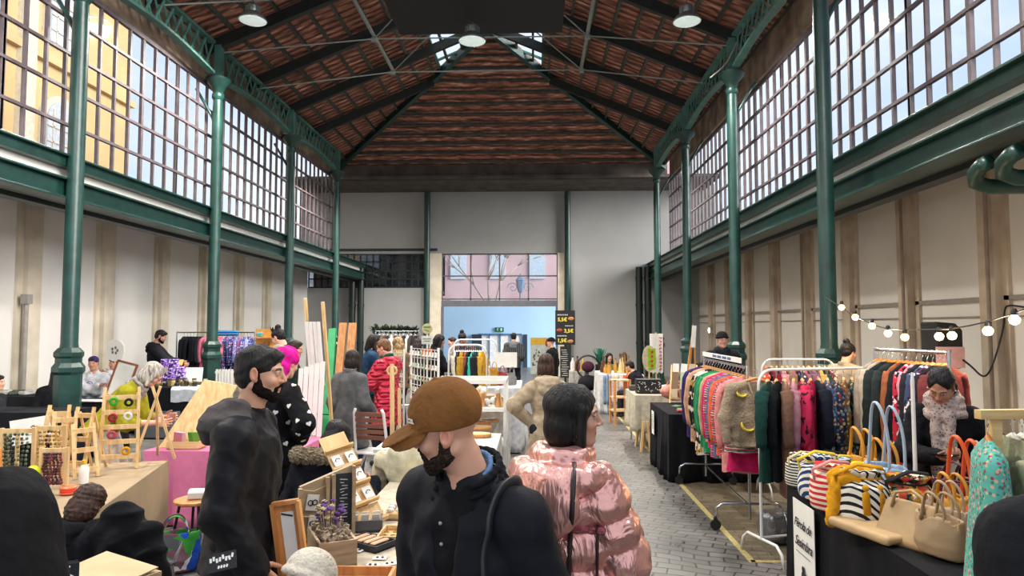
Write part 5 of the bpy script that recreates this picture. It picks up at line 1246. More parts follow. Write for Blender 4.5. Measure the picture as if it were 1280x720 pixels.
for i,(px,c) in enumerate(((6,'#d9d4c8'),(22,'#54604f'),(36,'#dedad2'))):
    p=at(px,486,10.3); b=MB(); b.box((p.x,10.3,.83),(.22,.16,.05),rot=(0,0,i*.6),bev=.01); b.box((p.x+.02,10.3,.865),(.14,.1,.02),rot=(0,0,i)); tag(b.build('parcel_stack',mat('parcel%d'%i,c)),['pale folded cloth pile on table at far left','dark green little bundle on wall table at left','white paper bundle nearest the green column on the wall table'][i],'bundle')
p0=at(100,503,9.75); p1=at(133,503,9.75)
draped('draped_table','small black clothed table with white top runner right of nearest left column',p0.x,p1.x+.1,9.5,10.1,.78,blackcloth)
b=MB(); b.box(((p0.x+p1.x)/2+.08,9.6,.79),(.62,.25,.012)); tag(b.build('table_runner',fab('#d7d2c8')),'white runner laid on the small black table','runner')
# round mirror-like sign and framed drawing held up by the wall
p=at(144,438,12.0); t=thing('round_sign','round white fan-shaped sign with grey drawing held up by left wall','sign',(p.x,12.0,p.z))
b=MB(); b.lathe([(.0,-.01),(.17,-.01),(.175,0),(.17,.01),(0,.01)],n=28,M=Matrix.Rotation(PI/2,4,'X'),sy=1.15,cap=False); b.build('sign_disc',paper,t)
b=MB()
for i in range(5): b.ball((.05*math.cos(i*1.3),-.014,.05*math.sin(i*1.3)),(.02,.004,.028),8,6)
b.build('drawing',mat('grey_ink','#6e6e72'),t); b=MB(); b.cyl((0,0,-.18),(.02,0,-.45),.012); b.build('handle',pine,t)
p=at(152,475,11.4); t=thing('framed_drawing','thin brown frame with blank white sheet, leaning beside seated pair','picture frame',(p.x,11.4,p.z),rot=(-.15,math.radians(14),0)); b=MB()
for s in (-1,1): b.box((s*.17,0,0),(.03,.03,.62)); b.box((0,0,s*.3),(.34,.03,.03))
b.build('frame',mat('red_brown_frame','#8a4d33'),t); b=MB(); b.box((0,.004,0),(.32,.01,.58)); b.build('sheet',paper,t)
# kraft paper covered toy table, running away from the camera
_a=atz(208,577,.75); _b=atz(112,645,.75); _d=_a-_b; _r=math.atan2(-_d.x,_d.y); _n=Vector((-math.cos(_r),-math.sin(_r),0)); _c=(_a+_b)/2+_n*.41; KL=_d.length/2+.05
K=table('paper_covered_table','narrow table covered with brown kraft paper, full of wooden toys and beads',_c.x-.41,_c.x+.41,_c.y-KL,_c.y+KL,.75,kraft,rz=_r,legm=mat('steel_leg','#8d8f92',metal=.8,rough=.35),leg=.03)
for s,L in ((1,.46),(-1,.5)):
    b=MB(); b.grid(lambda u,v:(s*(.412+.02*math.sin(u*9)*v),-KL+2*KL*u,.752-L*v*(1-.12*math.sin(u*5))),24,6,thick=.003); b.build('paper_drop',kraft,K)
b=MB(); b.grid(lambda u,v:(-.41+.82*u,-KL-.005-.02*math.sin(u*8)*v,.752-.5*v),12,5,thick=.003); b.build('paper_drop',kraft,K)
KM=Matrix.Translation((_c.x,_c.y,.755))@Matrix.Rotation(_r,4,'Z')
def kp(x,y,z=0): return KM@Vector((x,y*KL/.97,z))
def aframe(label,loc,rz,h=.42,w=.16,rungs=4,lean=.3,name='wooden_easel',items=None,group=None):
    t=thing(name,label,'display stand',loc,rz,group)
    for s in (-1,1): b=MB(); b.bar((s*w/2,-.1*lean*3,0),(s*w/2*.9,.0,h),.022,.016); b.build('upright',pine,t)
    for s in (-1,1): b=MB(); b.bar((s*w/2*.8,.32*h,0),(s*w/2*.8,.01,h*.92),.016,.012); b.build('rear_leg',pine,t)
    for i in range(rungs): z=h*(.15+.72*i/(max(1,rungs-1))); b=MB(); b.bar((-w/2,-.1*lean*3*(1-z/h),z),(w/2,-.1*lean*3*(1-z/h),z),.02,.035); b.build('rung',pine,t)
    if items:
        for i,(c,z) in enumerate(items):
            b=MB(); b.tube(arc((((i%2)-.5)*w*.4,-.1*lean*3*(1-z)-.02,z*h-.02),.024,0,360,10)[:-1],.011,6,closed=True); b.build('hair_band',fab(c),t,smooth=True)
    return t
p=kp(.12,.72); aframe('tall wooden ladder stand holding green, red and yellow scrunchies',p,math.radians(22),.62,.26,5,.3,name='ladder_stand',items=[('#3fa03c',.86),('#1e2320',.84),('#9b2335',.66),('#d9d2c8',.67),('#b2475e',.45),('#d99a1e',.25)])
p=kp(.3,1.0); t=thing('wooden_easel','empty crossed wooden A-frame at the far end of toy table','display stand',p,.4)
for s in (-1,1): b=MB(); b.bar((s*.15,0,0),(-s*.03,0,.6),.028,.02); b.build('leg',pine,t)
b=MB(); b.bar((0,.22,0),(0,.02,.52),.02); b.build('leg',pine,t)
for i,(x,y,h,r) in enumerate(((-.28,.62,.5,.2),(-.2,.5,.46,.5),(-.1,.62,.48,-.1),(-.05,.4,.38,.9),(-.34,.75,.44,0))):
    aframe(['pale wooden easel standing leftmost behind the bead racks','pale wooden easel tilted in front of the yellow jumper','pale wooden easel next to the scrunchie ladder','short crossed easel at the middle of the toy table','low easel behind the others near the green column'][i],kp(x,y),r,h,.15,3,.35,group='small wooden easels')
for i,(px,py,L,cols,w) in enumerate(((-.28,-.1,.36,['#2c4a2c','#6d7f5a','#1d2420','#7b8c6c'],.2),(-.12,.0,.36,['#b4882a','#caa23a','#4b1b1b','#8b6f2d'],.18),(-.44,.12,.32,['#4a3b2a','#80704c','#30281e'],.16),(-.02,-.22,.24,['#5d1222','#401020','#7c2a34'],.16))):
    p=kp(px,py); t=thing('bead_rack',['wooden rack hung with dark green bead strings','wooden rack hung with amber bead strings','small rack of brown bead strings, rearmost','low rack of dark red beads nearest paper edge'][i],'display stand',p,math.radians(8))
    for s in (-1,1): b=MB(); b.bar((s*w/2,0,0),(s*w/2,0,L+.06),.02); b.build('upright',pine,t)
    b=MB(); b.bar((-w/2,0,L+.04),(w/2,0,L+.04),.018,.03); b.build('top_bar',pine,t)
    for k in range(6):
        x=-w/2+.03+(w-.06)*k/5; b=MB(); c=cols[k%len(cols)]; n=11
        for q in range(n): b.ball((x+.006*math.sin(q+k),-.022+.004*math.cos(q*2),L+.02-q*L*.85/n),.0105 if q<n-1 else .016,6,5)
        b.build('bead_string',mat('bead_'+c.strip('#'),c,rough=.3,var=.4,scale=60),t,smooth=True)
# stacked ring toys, cup, chick
def rings(label,p,cols,r0,r1,h,tilt=0):
    t=thing('stacking_ring_toy',label,'toy',p,0,rot=(0,tilt,0)); n=len(cols)
    for k,c in enumerate(cols):
        z=h*k/n; rr=r0+(r1-r0)*k/n; b=MB(); b.lathe([(rr*.9,z+.001),(rr,z+h/n*.25),(rr,z+h/n*.75),(rr*.9,z+h/n)],n=22); b.build('ring',mat('toy_'+c.strip('#'),c,rough=.35),t,smooth='auto')
    return t
rings('striped orange pink and white ring toy shaped like a cone',kp(-.26,-.42),['#b98a2e','#d8c24e','#ece2d2','#ece2d2','#c9266a','#ee5b3a','#f08a4e'],.05,.062,.17)
rings('coral red ring toy lying beside it under the dark red beads',kp(.08,-.25),['#ef5a3c','#e8422e','#f27b50'],.05,.05,.05)
rings('black red and white striped disc toy on its side',kp(-.42,-.3,.07),['#1c1a1c','#c22b35','#e9e4da','#c22b35','#1c1a1c','#e9e4da'],.07,.05,.09,1.2)
t=thing('toy_cup','white cylinder cup at the left of the toy table','cup',kp(-.5,-.5)); b=MB(); b.lathe([(.028,0),(.03,.13),(.026,.13),(.024,.01)],n=20,cap=False); b.build('cup_body',paper,t,smooth='auto')
t=thing('chick_toy','round lime yellow bird toy with orange beak','toy',kp(-.12,-.28,.15)); b=MB(); b.ball((0,0,0),(.045,.045,.048)); b.build('toy_body',mat('lime_yellow','#c9cc1e',rough=.4),t,smooth=True); b=MB(); b.cyl((0,-.04,-.01),(.0,-.07,-.015),.012,.002); b.build('beak',mat('toy_orange','#e5772a'),t)
b=MB(); b.cyl((0,0,-.15),(0,0,-.04),.012); b.build('stick',pine,t)
t=thing('toy_bottle','white bottle with yellow lid among the easels','bottle',kp(.06,.1)); b=MB(); b.lathe([(.03,0),(.032,.1),(.014,.13)],n=16); b.build('bottle_body',paper,t,smooth='auto'); b=MB(); b.lathe([(.015,.13),(.015,.16)],n=12); b.build('lid',mat('yellow_plastic','#e2b822'),t)
b=MB()
for i in range(7): b.box((i%3*.1-.1,i//3*.08,.008),(.1,.06,.01),rot=(0,0,i*.4))
o=b.build('paper_packet',kraft); o.location=kp(-.55,-.1); tag(o,'flat tan paper packets scattered behind the ring toys','packet',kind='stuff')
b=MB(); b.cyl((0,0,0),(0,0,.3),.022,n=14); o=b.build('wooden_dowel',orangew); o.location=kp(-.36,-.18); tag(o,'upright thick wooden dowel by the striped toys','dowel')
b=MB(); b.box((0,0,0.06),(.13,.1,.12),bev=.004); o=b.build('wooden_block',greyw); o.location=kp(-.56,.2); tag(o,'square grey-brown wooden block left of the bead racks','block')
# green carrier bag under the toy table
tote('green blue and white plastic carrier bag on floor under toy table',(-2.72,5.15,.01),.5,patt('carrier_print','#3f9a3a',['#dcdcd8','#2351b8','#7a5560'],7,kind='noise',thr=.55),.19,.3,.1,.12,name='carrier_bag')
# front wooden box and card bottom left, black coat on a chair back
p=at(140,705,3.1); t=thing('cardboard_box','pale cardboard box with open flap at bottom left edge','box',(p.x,3.1,p.z-.04),math.radians(-25)); b=MB(); b.box((0,0,-.1),(.36,.24,.2)); b.build('box_body',mat('cardboard','#c8ad82',var=.1),t); b=MB(); b.box((-.02,-.02,.01),(.38,.26,.006),rot=(.12,.04,0)); b.build('flap',mat('cardboard','#c8ad82'),t)
p=at(96,712,2.9); t=thing('patterned_pouch','small dark pouch with white lettering beside cardboard box','pouch',(p.x-.03,2.9,p.z-.02),.3); b=MB(); b.box((0,0,0),(.07,.03,.12),bev=.012); b.build('pouch_body',fab('#24262e'),t)
b=MB()
for i in range(5): b.box((-.015+.012*(i%3),-.017,-.04+.02*i),(.02,.002,.007),rot=(0,.5,0))
b.build('lettering',paper,t)
def chair_simple(label,loc,rz,m,legm,name='chair',back=.42,seatz=.45,w=.4,folding=False,group=None):
    t=thing(name,label,'chair',loc,rz,group); b=MB(); b.box((0,0,seatz),(w,.4,.02),bev=.008); b.build('seat',m,t)
    for s in (-1,1):
        for q in (-1,1): b=MB(); b.cyl((s*(w/2-.02),q*.17,seatz),(s*(w/2+.02),q*.22,0),.011,n=8); b.build('leg',legm,t)
    for s in (-1,1): b=MB(); b.cyl((s*(w/2-.02),-.19,seatz),(s*(w/2-.03),-.25,seatz+back),.011,n=8); b.build('back_post',legm,t)
    b=MB(); b.grid(lambda u,v:((u-.5)*(w-.04),-.22-.03*math.sin(PI*u)-.03*v,seatz+back*(.5+.5*v)),10,6,thick=.012); b.build('backrest',m,t,smooth='auto'); return t
p=at(160,680,3.75); ch=chair_simple('chair hidden beneath black coat at lower left',(p.x-.14,3.95,0),math.radians(160),mat('grey_seat','#3c3f44'),chrome,back=.1)
def coat_heap(label,p,m,r=(.2,.13,.26),rz=0,seed=2,name='coat'):
    t=thing(name,label,'coat',p,rz); s=SDF(k=.05); s.u(ell((0,0,.0),r),ell((.08,.02,-.16),(r[0]*.9,r[1],.2)),cap((-.15,.03,.05),(-.2,.05,-.3),.07,.05),cap((.16,0,.05),(.25,0,-.25),.07,.05)); s.fold(.013,22,seed); solid('coat_cloth',[s.mesh(.009)],m,t); return t
p=at(160,678,3.7); coat_heap('black coat slung over chair back at lower left',(p.x,3.62,p.z+.02),fab('#0d0d11'),(.15,.1,.22))
# pink clothed table and stool
t=draped('draped_table','table under a bright pink cloth left of the bearded man',-3.62,-2.2,6.25,7.1,.7,fab('#d9789c',bump=.2,bscale=6,var=.06),wave=.03)
p=at(243,522,6.5); t=thing('display_board','large tilted plywood display board on pink table','display stand',(p.x,6.55,.705),rot=(0,0,.1)); b=MB(); b.add([(-.3,-.12,0),(.12,-.12,0),(.34,.1,.56),(.02,.1,.62),(-.3,-.1,0),(.12,-.1,0),(.34,.12,.56),(.02,.12,.62)],[(0,1,2,3),(7,6,5,4),(0,4,5,1),(1,5,6,2),(2,6,7,3),(3,7,4,0)]); b.build('board',pine,t); b=MB(); b.bar((.1,.3,0),(.15,.12,.5),.03); b.build('prop',pine,t)
p=at(231,556,6.35); t=thing('card_box','low wooden box holding pink and green cards in front of board','box',(p.x,6.38,.705),.05); b=MB(); framebox(b,.3,.16,.07); b.build('box_body',pineX,t)
for i,(x,c) in enumerate(((-.09,'#e58aa6'),(-.06,'#f1c6d2'),(.05,'#58a03c'),(.09,'#86b84c'))): b=MB(); b.box((x,.02,.09),(.08,.012,.12),rot=(.3,.2-i*.1,0)); b.build('card',mat('card_'+c.strip('#'),c),t)
b=MB()
rr=random.Random(4)
for i in range(26): b.box((rr.uniform(-.5,.1),rr.uniform(-.15,.2),.006+.004*(i%3)),(.05,.03,.008),rot=(0,0,rr.uniform(0,3)))
o=b.build('stickers',patt('sticker_mix','#8c3a2e',['#c9b99a','#3b4a38','#d8cfc0'],25,kind='noise')); o.location=(-3.1,6.75,.705); tag(o,'scatter of small red and tan paper bits on pink table','stickers',kind='stuff')
p=at(233,630,5.35); t=thing('bar_stool','wooden-topped stool with thin black legs beside bearded man','stool',(p.x+.08,5.35,0)); b=MB(); b.lathe([(.15,.47),(.165,.48),(.165,.495),(.15,.5)],n=24); b.build('seat',orangew,t)
for a in (.6,2.2,3.8,5.3): b=MB(); b.cyl((.12*math.cos(a),.12*math.sin(a),.47),(.2*math.cos(a),.2*math.sin(a),0),.011,n=8); b.build('leg',blackp,t)
b=MB(); b.box((p.x+.1,5.35,.535),(.16,.12,.06),rot=(.05,.05,.4),bev=.01); tag(b.build('folded_paper',paper),'crumpled white paper lying on the stool','paper')
# gift stall
a0=at(182,480,12); a1=at(268,480,12)
t=draped('draped_table','black clothed gift table behind the woman in yellow',a0.x,a1.x,11.5,12.3,.8,blackcloth,wave=.02)
b=MB(); b.grid(lambda u,v:(a0.x+.75+(a1.x-a0.x-.74)*u,12.2-.72*min(1,v*1.5)-.012,.815-max(0,v-.667)*.75-.01*math.sin(u*9)*(v>.66)),16,12,thick=.004); tag(b.build('table_runner',fab('#c9cdd3')),'pale grey cloth over right half of black gift table','runner')
rr=random.Random(9)
jar_m=[mat('jar_%s'%c[1:],c,rough=.3) for c in ('#3b3226','#7a6a3c','#b8a878','#55452f','#8f8a80','#2a2a2c')]
J=None
for i in range(26):
    x=a0.x+.12+(a1.x-a0.x-.25)*(i%13)/12+rr.uniform(-.02,.02); y=11.62+.28*(i//13)+rr.uniform(-.03,.03)
    if J is None:
        J=thing('small_jar','small lidded jar or tin on the gift table','jar',(x,y,.822),group='small jars and tins on the gift table'); b=MB(); b.lathe([(.036,0),(.04,.01),(.04,.055),(.034,.062)],n=12); b.build('jar_body',jar_m[0],J,smooth='auto'); b=MB(); b.lathe([(.037,.062),(.037,.078)],n=12); b.build('lid',jar_m[2],J)
    else:
        c=copy_tree(J); c.location=(x,y,.822); c.scale=(1,1,rr.uniform(.7,1.6))
        for ch in c.children: ch.data=ch.data.copy(); ch.data.materials[0]=rr.choice(jar_m)
for i,(px,py,w,h,c,lb) in enumerate(((205,462,.34,.2,'#6a3fa8','purple floral box upright on the gift table, larger'),(222,466,.3,.3,'#a577d8','lilac patterned box behind the jars'),(214,450,.3,.14,'#8a5cc8','small purple box topmost of the purple boxes'))):
    p=at(px,py,12.1); b=MB(); b.box((0,0,0),(w,.1,h),bev=.01); o=b.build('gift_box',patt('purple_print%d'%i,c,['#e6d6f2','#3c2468'],22,kind='noise',thr=.55)); o.location=(p.x,12.1-.02*i,.822+h/2+(.3 if i==2 else 0)+(.0)); tag(o,lb,'box')
p=at(242,462,12.1); b=MB(); b.box((p.x,12.12,.97),(.3,.03,.28),rot=(-.15,0,0)); tag(b.build('price_card',paper),'large blank white card standing on gift table','card')
p=at(215,450,12.3)
t=thing('tablet_stand','brown paper folder held by the hooded man','folder',(at(214,447,12.6).x,12.72,1.16),.3); b=MB(); b.box((0,0,0),(.3,.2,.02),rot=(.5,0,0)); b.build('folder_body',orangew,t)
t=thing('storage_crate','grey storage crate on floor under black gift table','crate',(at(203,535,11.4).x,11.25,0)); b=MB(); framebox(b,.6,.3,.42,.02); b.build('crate_body',mat('grey_crate','#5a5c60'),t)
# wall clothes rack
ra=at(221,417,14.3); rb=at(318,417,14.3)
rack('thin rail of short clothes along left wall behind second column',(ra.x,14.3),(rb.x,14.3),1.72,'chrome')
cl=['#1d1f24','#26332f','#1c1c22','#2a2038','#17181c','#33262e','#1f2a33','#c46a7c','#b0566a','#d88a95','#6a6458','#77705f','#c8586c','#e07a88','#34407a','#4a5f9c','#26346a','#5c6ea8','#8c5a7a','#3c4a80','#7c8cc0','#31407c']
for i,c in enumerate(cl):
    u=(i+.6)/(len(cl)+.3); px=228+(316-228)*u; p=at(px,417,14.3)
    hung('%s top, %s from the left on the short clothes rail by left wall'%(['black','dark green','black','plum black','black','dark brown','slate','rose pink','raspberry','pale pink','olive grey','khaki','red pink','coral pink','navy floral','blue patterned','deep blue','light blue floral','mauve','blue','pale blue print','indigo'][i],ORD[i]),fab(c) if i<14 else patt('floral_%d'%i,c,['#c9c9dd','#a33a5a'],30,size=.3),(p.x,14.3,1.71),PI/2+rr.uniform(-.35,.35),L=rr.uniform(.6,.8),W=.2,th=.03,sleeve=.4,hc='#8a8a8a',group=None,seed=i,wire=True)
p=at(284,414,14.8); t=thing('blue_banner','bright blue folded canopy bag above the clothes rail','bag',(p.x,14.8,1.7)); b=MB(); b.box((0,0,0),(.5,.12,.12),bev=.03); b.build('canopy_cloth',fab('#2f86c8'),t); b=MB(); b.cyl((0,0,-1.7),(0,0,0),.015); b.build('pole',chrome,t)
p=at(333,422,11.6); t=thing('shelf_display','orange-yellow stepped shelf display with small goods','display stand',(p.x,11.6,0)); 
for k,(w,z) in enumerate(((.44,1.66),(.4,1.5),(.4,1.34))): b=MB(); b.box((0,0,z),(w,.16,.02)); b.box((0,.08,z+.07),(w,.02,.15)); b.build('shelf',mat('orange_board','#dda04e',rough=.6),t)
for s in (-1,1): b=MB(); b.box((s*.21,.1,.85),(.03,.03,1.7)); b.build('upright',mat('orange_board','#dda04e'),t)
for i,(x,z,c) in enumerate(((-.12,1.71,'#4da0a8'),(.0,1.55,'#7a4b2c'),(.1,1.38,'#e2c23a'),(-.1,1.38,'#c7a22e'))): b=MB(); b.box((x,0,z),(.09,.08,.07),bev=.01); o=b.build('trinket_box',mat('trk%d'%i,c),None); o.location=(p.x,11.6,0); tag(o,['teal box on top tier of the orange shelf','brown box on middle tier of the orange shelf','yellow box right on lowest tier of the orange shelf','ochre box left on lowest tier of the orange shelf'][i],'box')
p=at(342,416,11.6); t=thing('potted_plant','tiny dark plant on top of orange shelf display','plant',(p.x,11.6,1.67)); b=MB(); b.lathe([(.03,0),(.04,.06)],n=10); b.build('pot',blackp,t); b=MB(); 
for i in range(26): a=i*2.4; b.bar((0,0,.06),(.06*math.cos(a),.06*math.sin(a),.08+.09*abs(math.sin(i))),.014,.004)
b.build('foliage',fab('#27331f'),t)
t=thing('slatted_screen','narrow white slatted stand right of gift stall','stand',(at(280,476,11).x,11,0)); b=MB()
for i in range(6): b.box((-.12+.05*i,0,.65),(.03,.02,1.0))
b.build('slat_panel',paper,t); b=MB(); b.box((0,.03,.2),(.32,.03,.04)); b.box((0,.03,1.1),(.32,.03,.04)); b.box((-.14,.03,.1),(.03,.03,.2)); b.box((.14,.03,.1),(.03,.03,.2)); b.build('frame',paper,t)
# print ladder
p=at(391,460,7.2); t=thing('print_ladder','tall pine ladder hung with long white paper prints','display stand',(p.x,7.2,0),math.radians(-20)); zt=at(391,375,7.2).z
for s in (-1,1): b=MB(); b.bar((s*.115,.3,0),(s*.115,0,zt+(.02 if s<0 else -.02)),.032,.024); b.build('upright',pine,t)
for z in (.35,.9,1.42): b=MB(); b.bar((-.12,.3*(1-z/zt),z),(.12,.3*(1-z/zt),z),.02,.012); b.build('rung',blackp,t)
for i in range(4): b=MB(); x=-.078+.052*i; b.grid(lambda u,v:(x+.046*(u-.5),-.02+.1*v-.008*math.sin(u*PI),1.9-(.62+.06*(i%2))*v),4,8,thick=.002); b.build('print_sheet',paper,t)
for i in range(5): b=MB(); x=-.15+.07*i; b.grid(lambda u,v:(x+.062*(u-.5),.0-.05*v,1.4-(.75+.1*((i*7)%3)/2)*v+.02*i),4,8,thick=.002); b.build('print_sheet',paper,t)
# leaning boards
for i,(xa,ya,xb,yb,m,lb) in enumerate(((416,411,408,472,mat('leaf_green_board','#37b36a',rough=.5),'leaf green plank leaning beside wooden boards'),(429,404,420,475,orangew,'tall orange-brown wooden board next to green plank'),(441,404,432,470,orangew,'second wooden board, right of the first, darker edge'))):
    a=at(xa,ya,10.4); c=at(xb,yb,10.0); d=(c-a); c=a+d*((a.z-.02)/(a.z-c.z)); c.y=9.8; b=MB(); b.bar(a,c,.11,.05,up=(0,1,0)); tag(b.build('leaning_board',m),lb,'board')
# folding chair behind the red coat / table
p=at(466,548,7.6); t=thing('folding_chair','white folding chair with brown slatted backrest','chair',(p.x,7.6,0),math.radians(-15))
for s in (-1,1): b=MB(); b.tube([(s*.19,.05,0),(s*.2,-.02,.45),(s*.18,-.1,.9),(s*.16,-.11,.94)],.017,8); b.build('frame_rail',whitem,t,smooth=True); b=MB(); b.tube([(s*.17,-.22,0),(s*.17,.2,.46)],.015,8); b.build('leg',whitem,t)
for i in range(5): b=MB(); b.box((0,-.05-.012*i,.62+.065*i),(.34,.014,.045)); b.build('back_slat',wood('slat_brown','#8a5a42','#5f3b2b',axis='X'),t)
for i in range(5): b=MB(); b.box((0,-.12+.075*i,.46),(.36,.06,.014)); b.build('seat_slat',whitem,t)
t=thing('trestle_stand','white crossed trestle legs left of cream jacket','stand',(at(474,580,5.6).x,5.7,0)); b=MB(); b.bar((-.25,0,0),(.22,0,.78),.035,.03); b.build('leg',whitem,t); b=MB(); b.bar((.2,.05,0),(-.15,.05,.6),.035,.03); b.build('leg',whitem,t); b=MB(); b.bar((-.15,.02,.3),(.15,.02,.34),.03); b.build('leg',whitem,t)
b=MB(); b.box((at(484,570,5.7).x+.08,6.0,.8),(.42,.5,.03)); tag(b.build('white_board',whitem),'white board resting on the crossed trestle legs','board')
p=at(492,520,6.6); t=thing('bamboo_post','pale bamboo pole with knotted ring behind brown cap','post',(p.x,6.6,0)); b=MB(); b.cyl((0,0,0),(-.02,0,at(488,455,6.6).z),.022,n=10); b.build('pole',pine,t); b=MB(); b.tube(arc((-.02,-.0,1.42),.045,0,360,10)[:-1],.012,6,closed=True); b.build('ring',pine,t); b=MB(); b.cyl((.08,0,0),(.05,0,1.25),.016); b.build('side_pole',pine,t)
p=at(505,585,4.9); coat_heap('cream quilted jacket hung over chair beside brown cap',(p.x-.01,4.9,p.z),fab('#d9cfae',bump=.4),(.13,.1,.22),seed=7,name='cream_jacket')
chair_simple('black-seated chair carrying the cream jacket',(p.x-.02,5.12,0),math.radians(20),blackp,chrome,back=.36)
# paddle backed white chair behind bearded man
p=at(378,610,3.7); t=chair_simple('pale grey shell chair behind bearded man, blue cushion edge',(p.x,3.75,0),math.radians(-60),mat('pale_grey_shell','#a9acb0',rough=.5),chrome,name='shell_chair',back=.4); 
p=at(372,628,3.5); b=MB(); b.box((p.x,3.55,.52),(.3,.2,.12),rot=(0,.15,.4),bev=.04); tag(b.build('black_handbag',mat('shiny_black','#0f0f12',rough=.25)),'small black handbag on the pale shell chair','bag')
# ---------------------------------------------------------------- jewellery table in front
MT=draped('draped_table','jewellery table under cream cloth in front centre',-1.02,-.1,2.62,5.0,.76,fab('#c9bca4',bump=.2,bscale=8),wave=.02)
TZ=.764
def tp(px,py): return atz(px,py,TZ)
# open box in front with tall lid
t=thing('display_case','open orange-brown wooden display case, lid leaning up with white strip inside','box',(tp(440,716).x,2.86,TZ),.02); b=MB(); framebox(b,.42,.26,.05,.014); b.build('case_body',orangew,t)
a=at(352,640,2.86); c=at(395,706,2.82); t2=t
b=MB(); o=Vector((-.21,0,.05)); top=Vector((a.x-t.location.x,.1,a.z-TZ+.02)); d=top-o; Mx=Matrix.Translation((o+top)/2); 
ang=math.atan2(d.x,d.z); lid=MB()
for s in (-1,1): lid.box((s*.055,0,0),(.016,.03,d.length))
for s in (-1,1): lid.box((0,0,s*d.length/2),(.11,.03,.016))
lid.box((0,.012,0),(.1,.005,d.length)); L=lid.build('lid',orangew,t); L.location=(o+top)/2; L.rotation_euler=(.0,ang,0)
b=MB(); b.box((0,.006,-.02),(.055,.006,d.length*.86)); q=b.build('price_strip',paper,L)
for z in (-.2,.17): b=MB(); b.box((0,.001,z*d.length/.42*.8),(.05,.004,.006),rot=(0,.3,0)); b.build('elastic_band',ink,L)
rr=random.Random(12)
for i in range(10):
    b=MB(); b.box((0,0,0),(.035,.05,.004)); b.ball((0,0,.004),(.008,.012,.004),8,6); o=b.build('earring_card',paper); o.location=(t.location.x-.15+.075*(i%5),2.8+.1*(i//5),TZ+.022); o.rotation_euler=(0,0,rr.uniform(-.3,.3)); tag(o,'tiny earring card lying in the open display case','earring card','earring cards in the open case')
# planter with dried flowers
p=tp(405,700); PX=(tp(394,706).x+tp(437,690).x)/2; t=thing('planter_box','grey-brown wooden planter box filled with dried purple flowers','planter',(PX-.005,3.22,TZ),math.radians(28)); b=MB(); framebox(b,.17,.3,.12,.012); b.build('box_body',greyw,t)
rr=random.Random(3); b=MB()
for i in range(140): x,y=rr.uniform(-.07,.07),rr.uniform(-.14,.14); h=.1+rr.uniform(0,.05); b.box((x,y,h),(.02,.02,.012),rot=(rr.uniform(0,3),rr.uniform(0,3),0))
b.build('wood_shavings',mat('shavings','#a8957a',var=.3,scale=30),t)
for k in range(34):
    b=MB(); x,y=rr.uniform(-.06,.06),rr.uniform(-.02,.13); h=.17+rr.uniform(0,.07); b.cyl((x*.7,y*.9,.1),(x,y,h),.0015,n=4)
    for q in range(5): a=q*1.25; b.ball((x+.009*math.cos(a),y+.009*math.sin(a),h+.004*(q%2)),(.007,.007,.006),6,4)
    b.build('dried_flower',mat(*(('fl_purple','#6b4a86') if k%3 else ('fl_cream','#cbb98e')),rough=.9),t)
# crate panel with chalkboard behind the planter
a=at(384,628,3.75); c=at(428,640,3.75); q=tp(404,676); t=thing('crate_display','upright wooden crate panel with chalkboard strip and two white earring cards','display board',(q.x,q.y+.05,TZ),math.radians(30)); w=.27
b=MB(); b.add([(-w/2,0,0),(w/2,0,0),(w/2,0,.36),(-w/2,0,.27),(-w/2,.03,0),(w/2,.03,0),(w/2,.03,.36),(-w/2,.03,.27)],[(0,1,2,3),(7,6,5,4),(0,4,5,1),(1,5,6,2),(2,6,7,3),(3,7,4,0)]); b.build('panel_board',greyw,t)
for x in (-w/2,.0,.03,w/2): b=MB(); b.box((x,-.01,.155+x*.17),(.018,.03,.31+x*.33)); b.build('batten',greyw,t)
b=MB(); b.box((.083,-.006,.17),(.085,.008,.3)); cb=b.build('chalkboard',mat('chalk_black','#23272b',rough=.8,var=.2),t)
b=MB()
for i in range(16): b.box((.083+.008*math.sin(i*2.1),-.012,.05+i*.016),(.04-.02*(i%3)/2,.002,.004),rot=(0,.2*math.sin(i),0))
b.build('chalk_writing',mat('chalk','#b9bcc0',rough=.9),cb)
for i,(x,z) in enumerate(((-.075,.19),(-.065,.085))): b=MB(); b.box((x,-.012,z),(.06,.004,.08),rot=(0,.15,0)); k=b.build('earring_card',paper,t); b=MB(); b.tube(arc((x-.01,-.018,z),.013,0,360,8)[:-1],.003,5,closed=True); b.tube(arc((x+.012,-.018,z),.013,0,360,8)[:-1],.003,5,closed=True); b.build('earring',ink,k)
for z in (.13,.26): b=MB(); b.tube([(-w/2,-.012,z),(-.07,-.02,z-.012),(.0,-.012,z+.01)],.002,5); b.build('twine',pine,t)
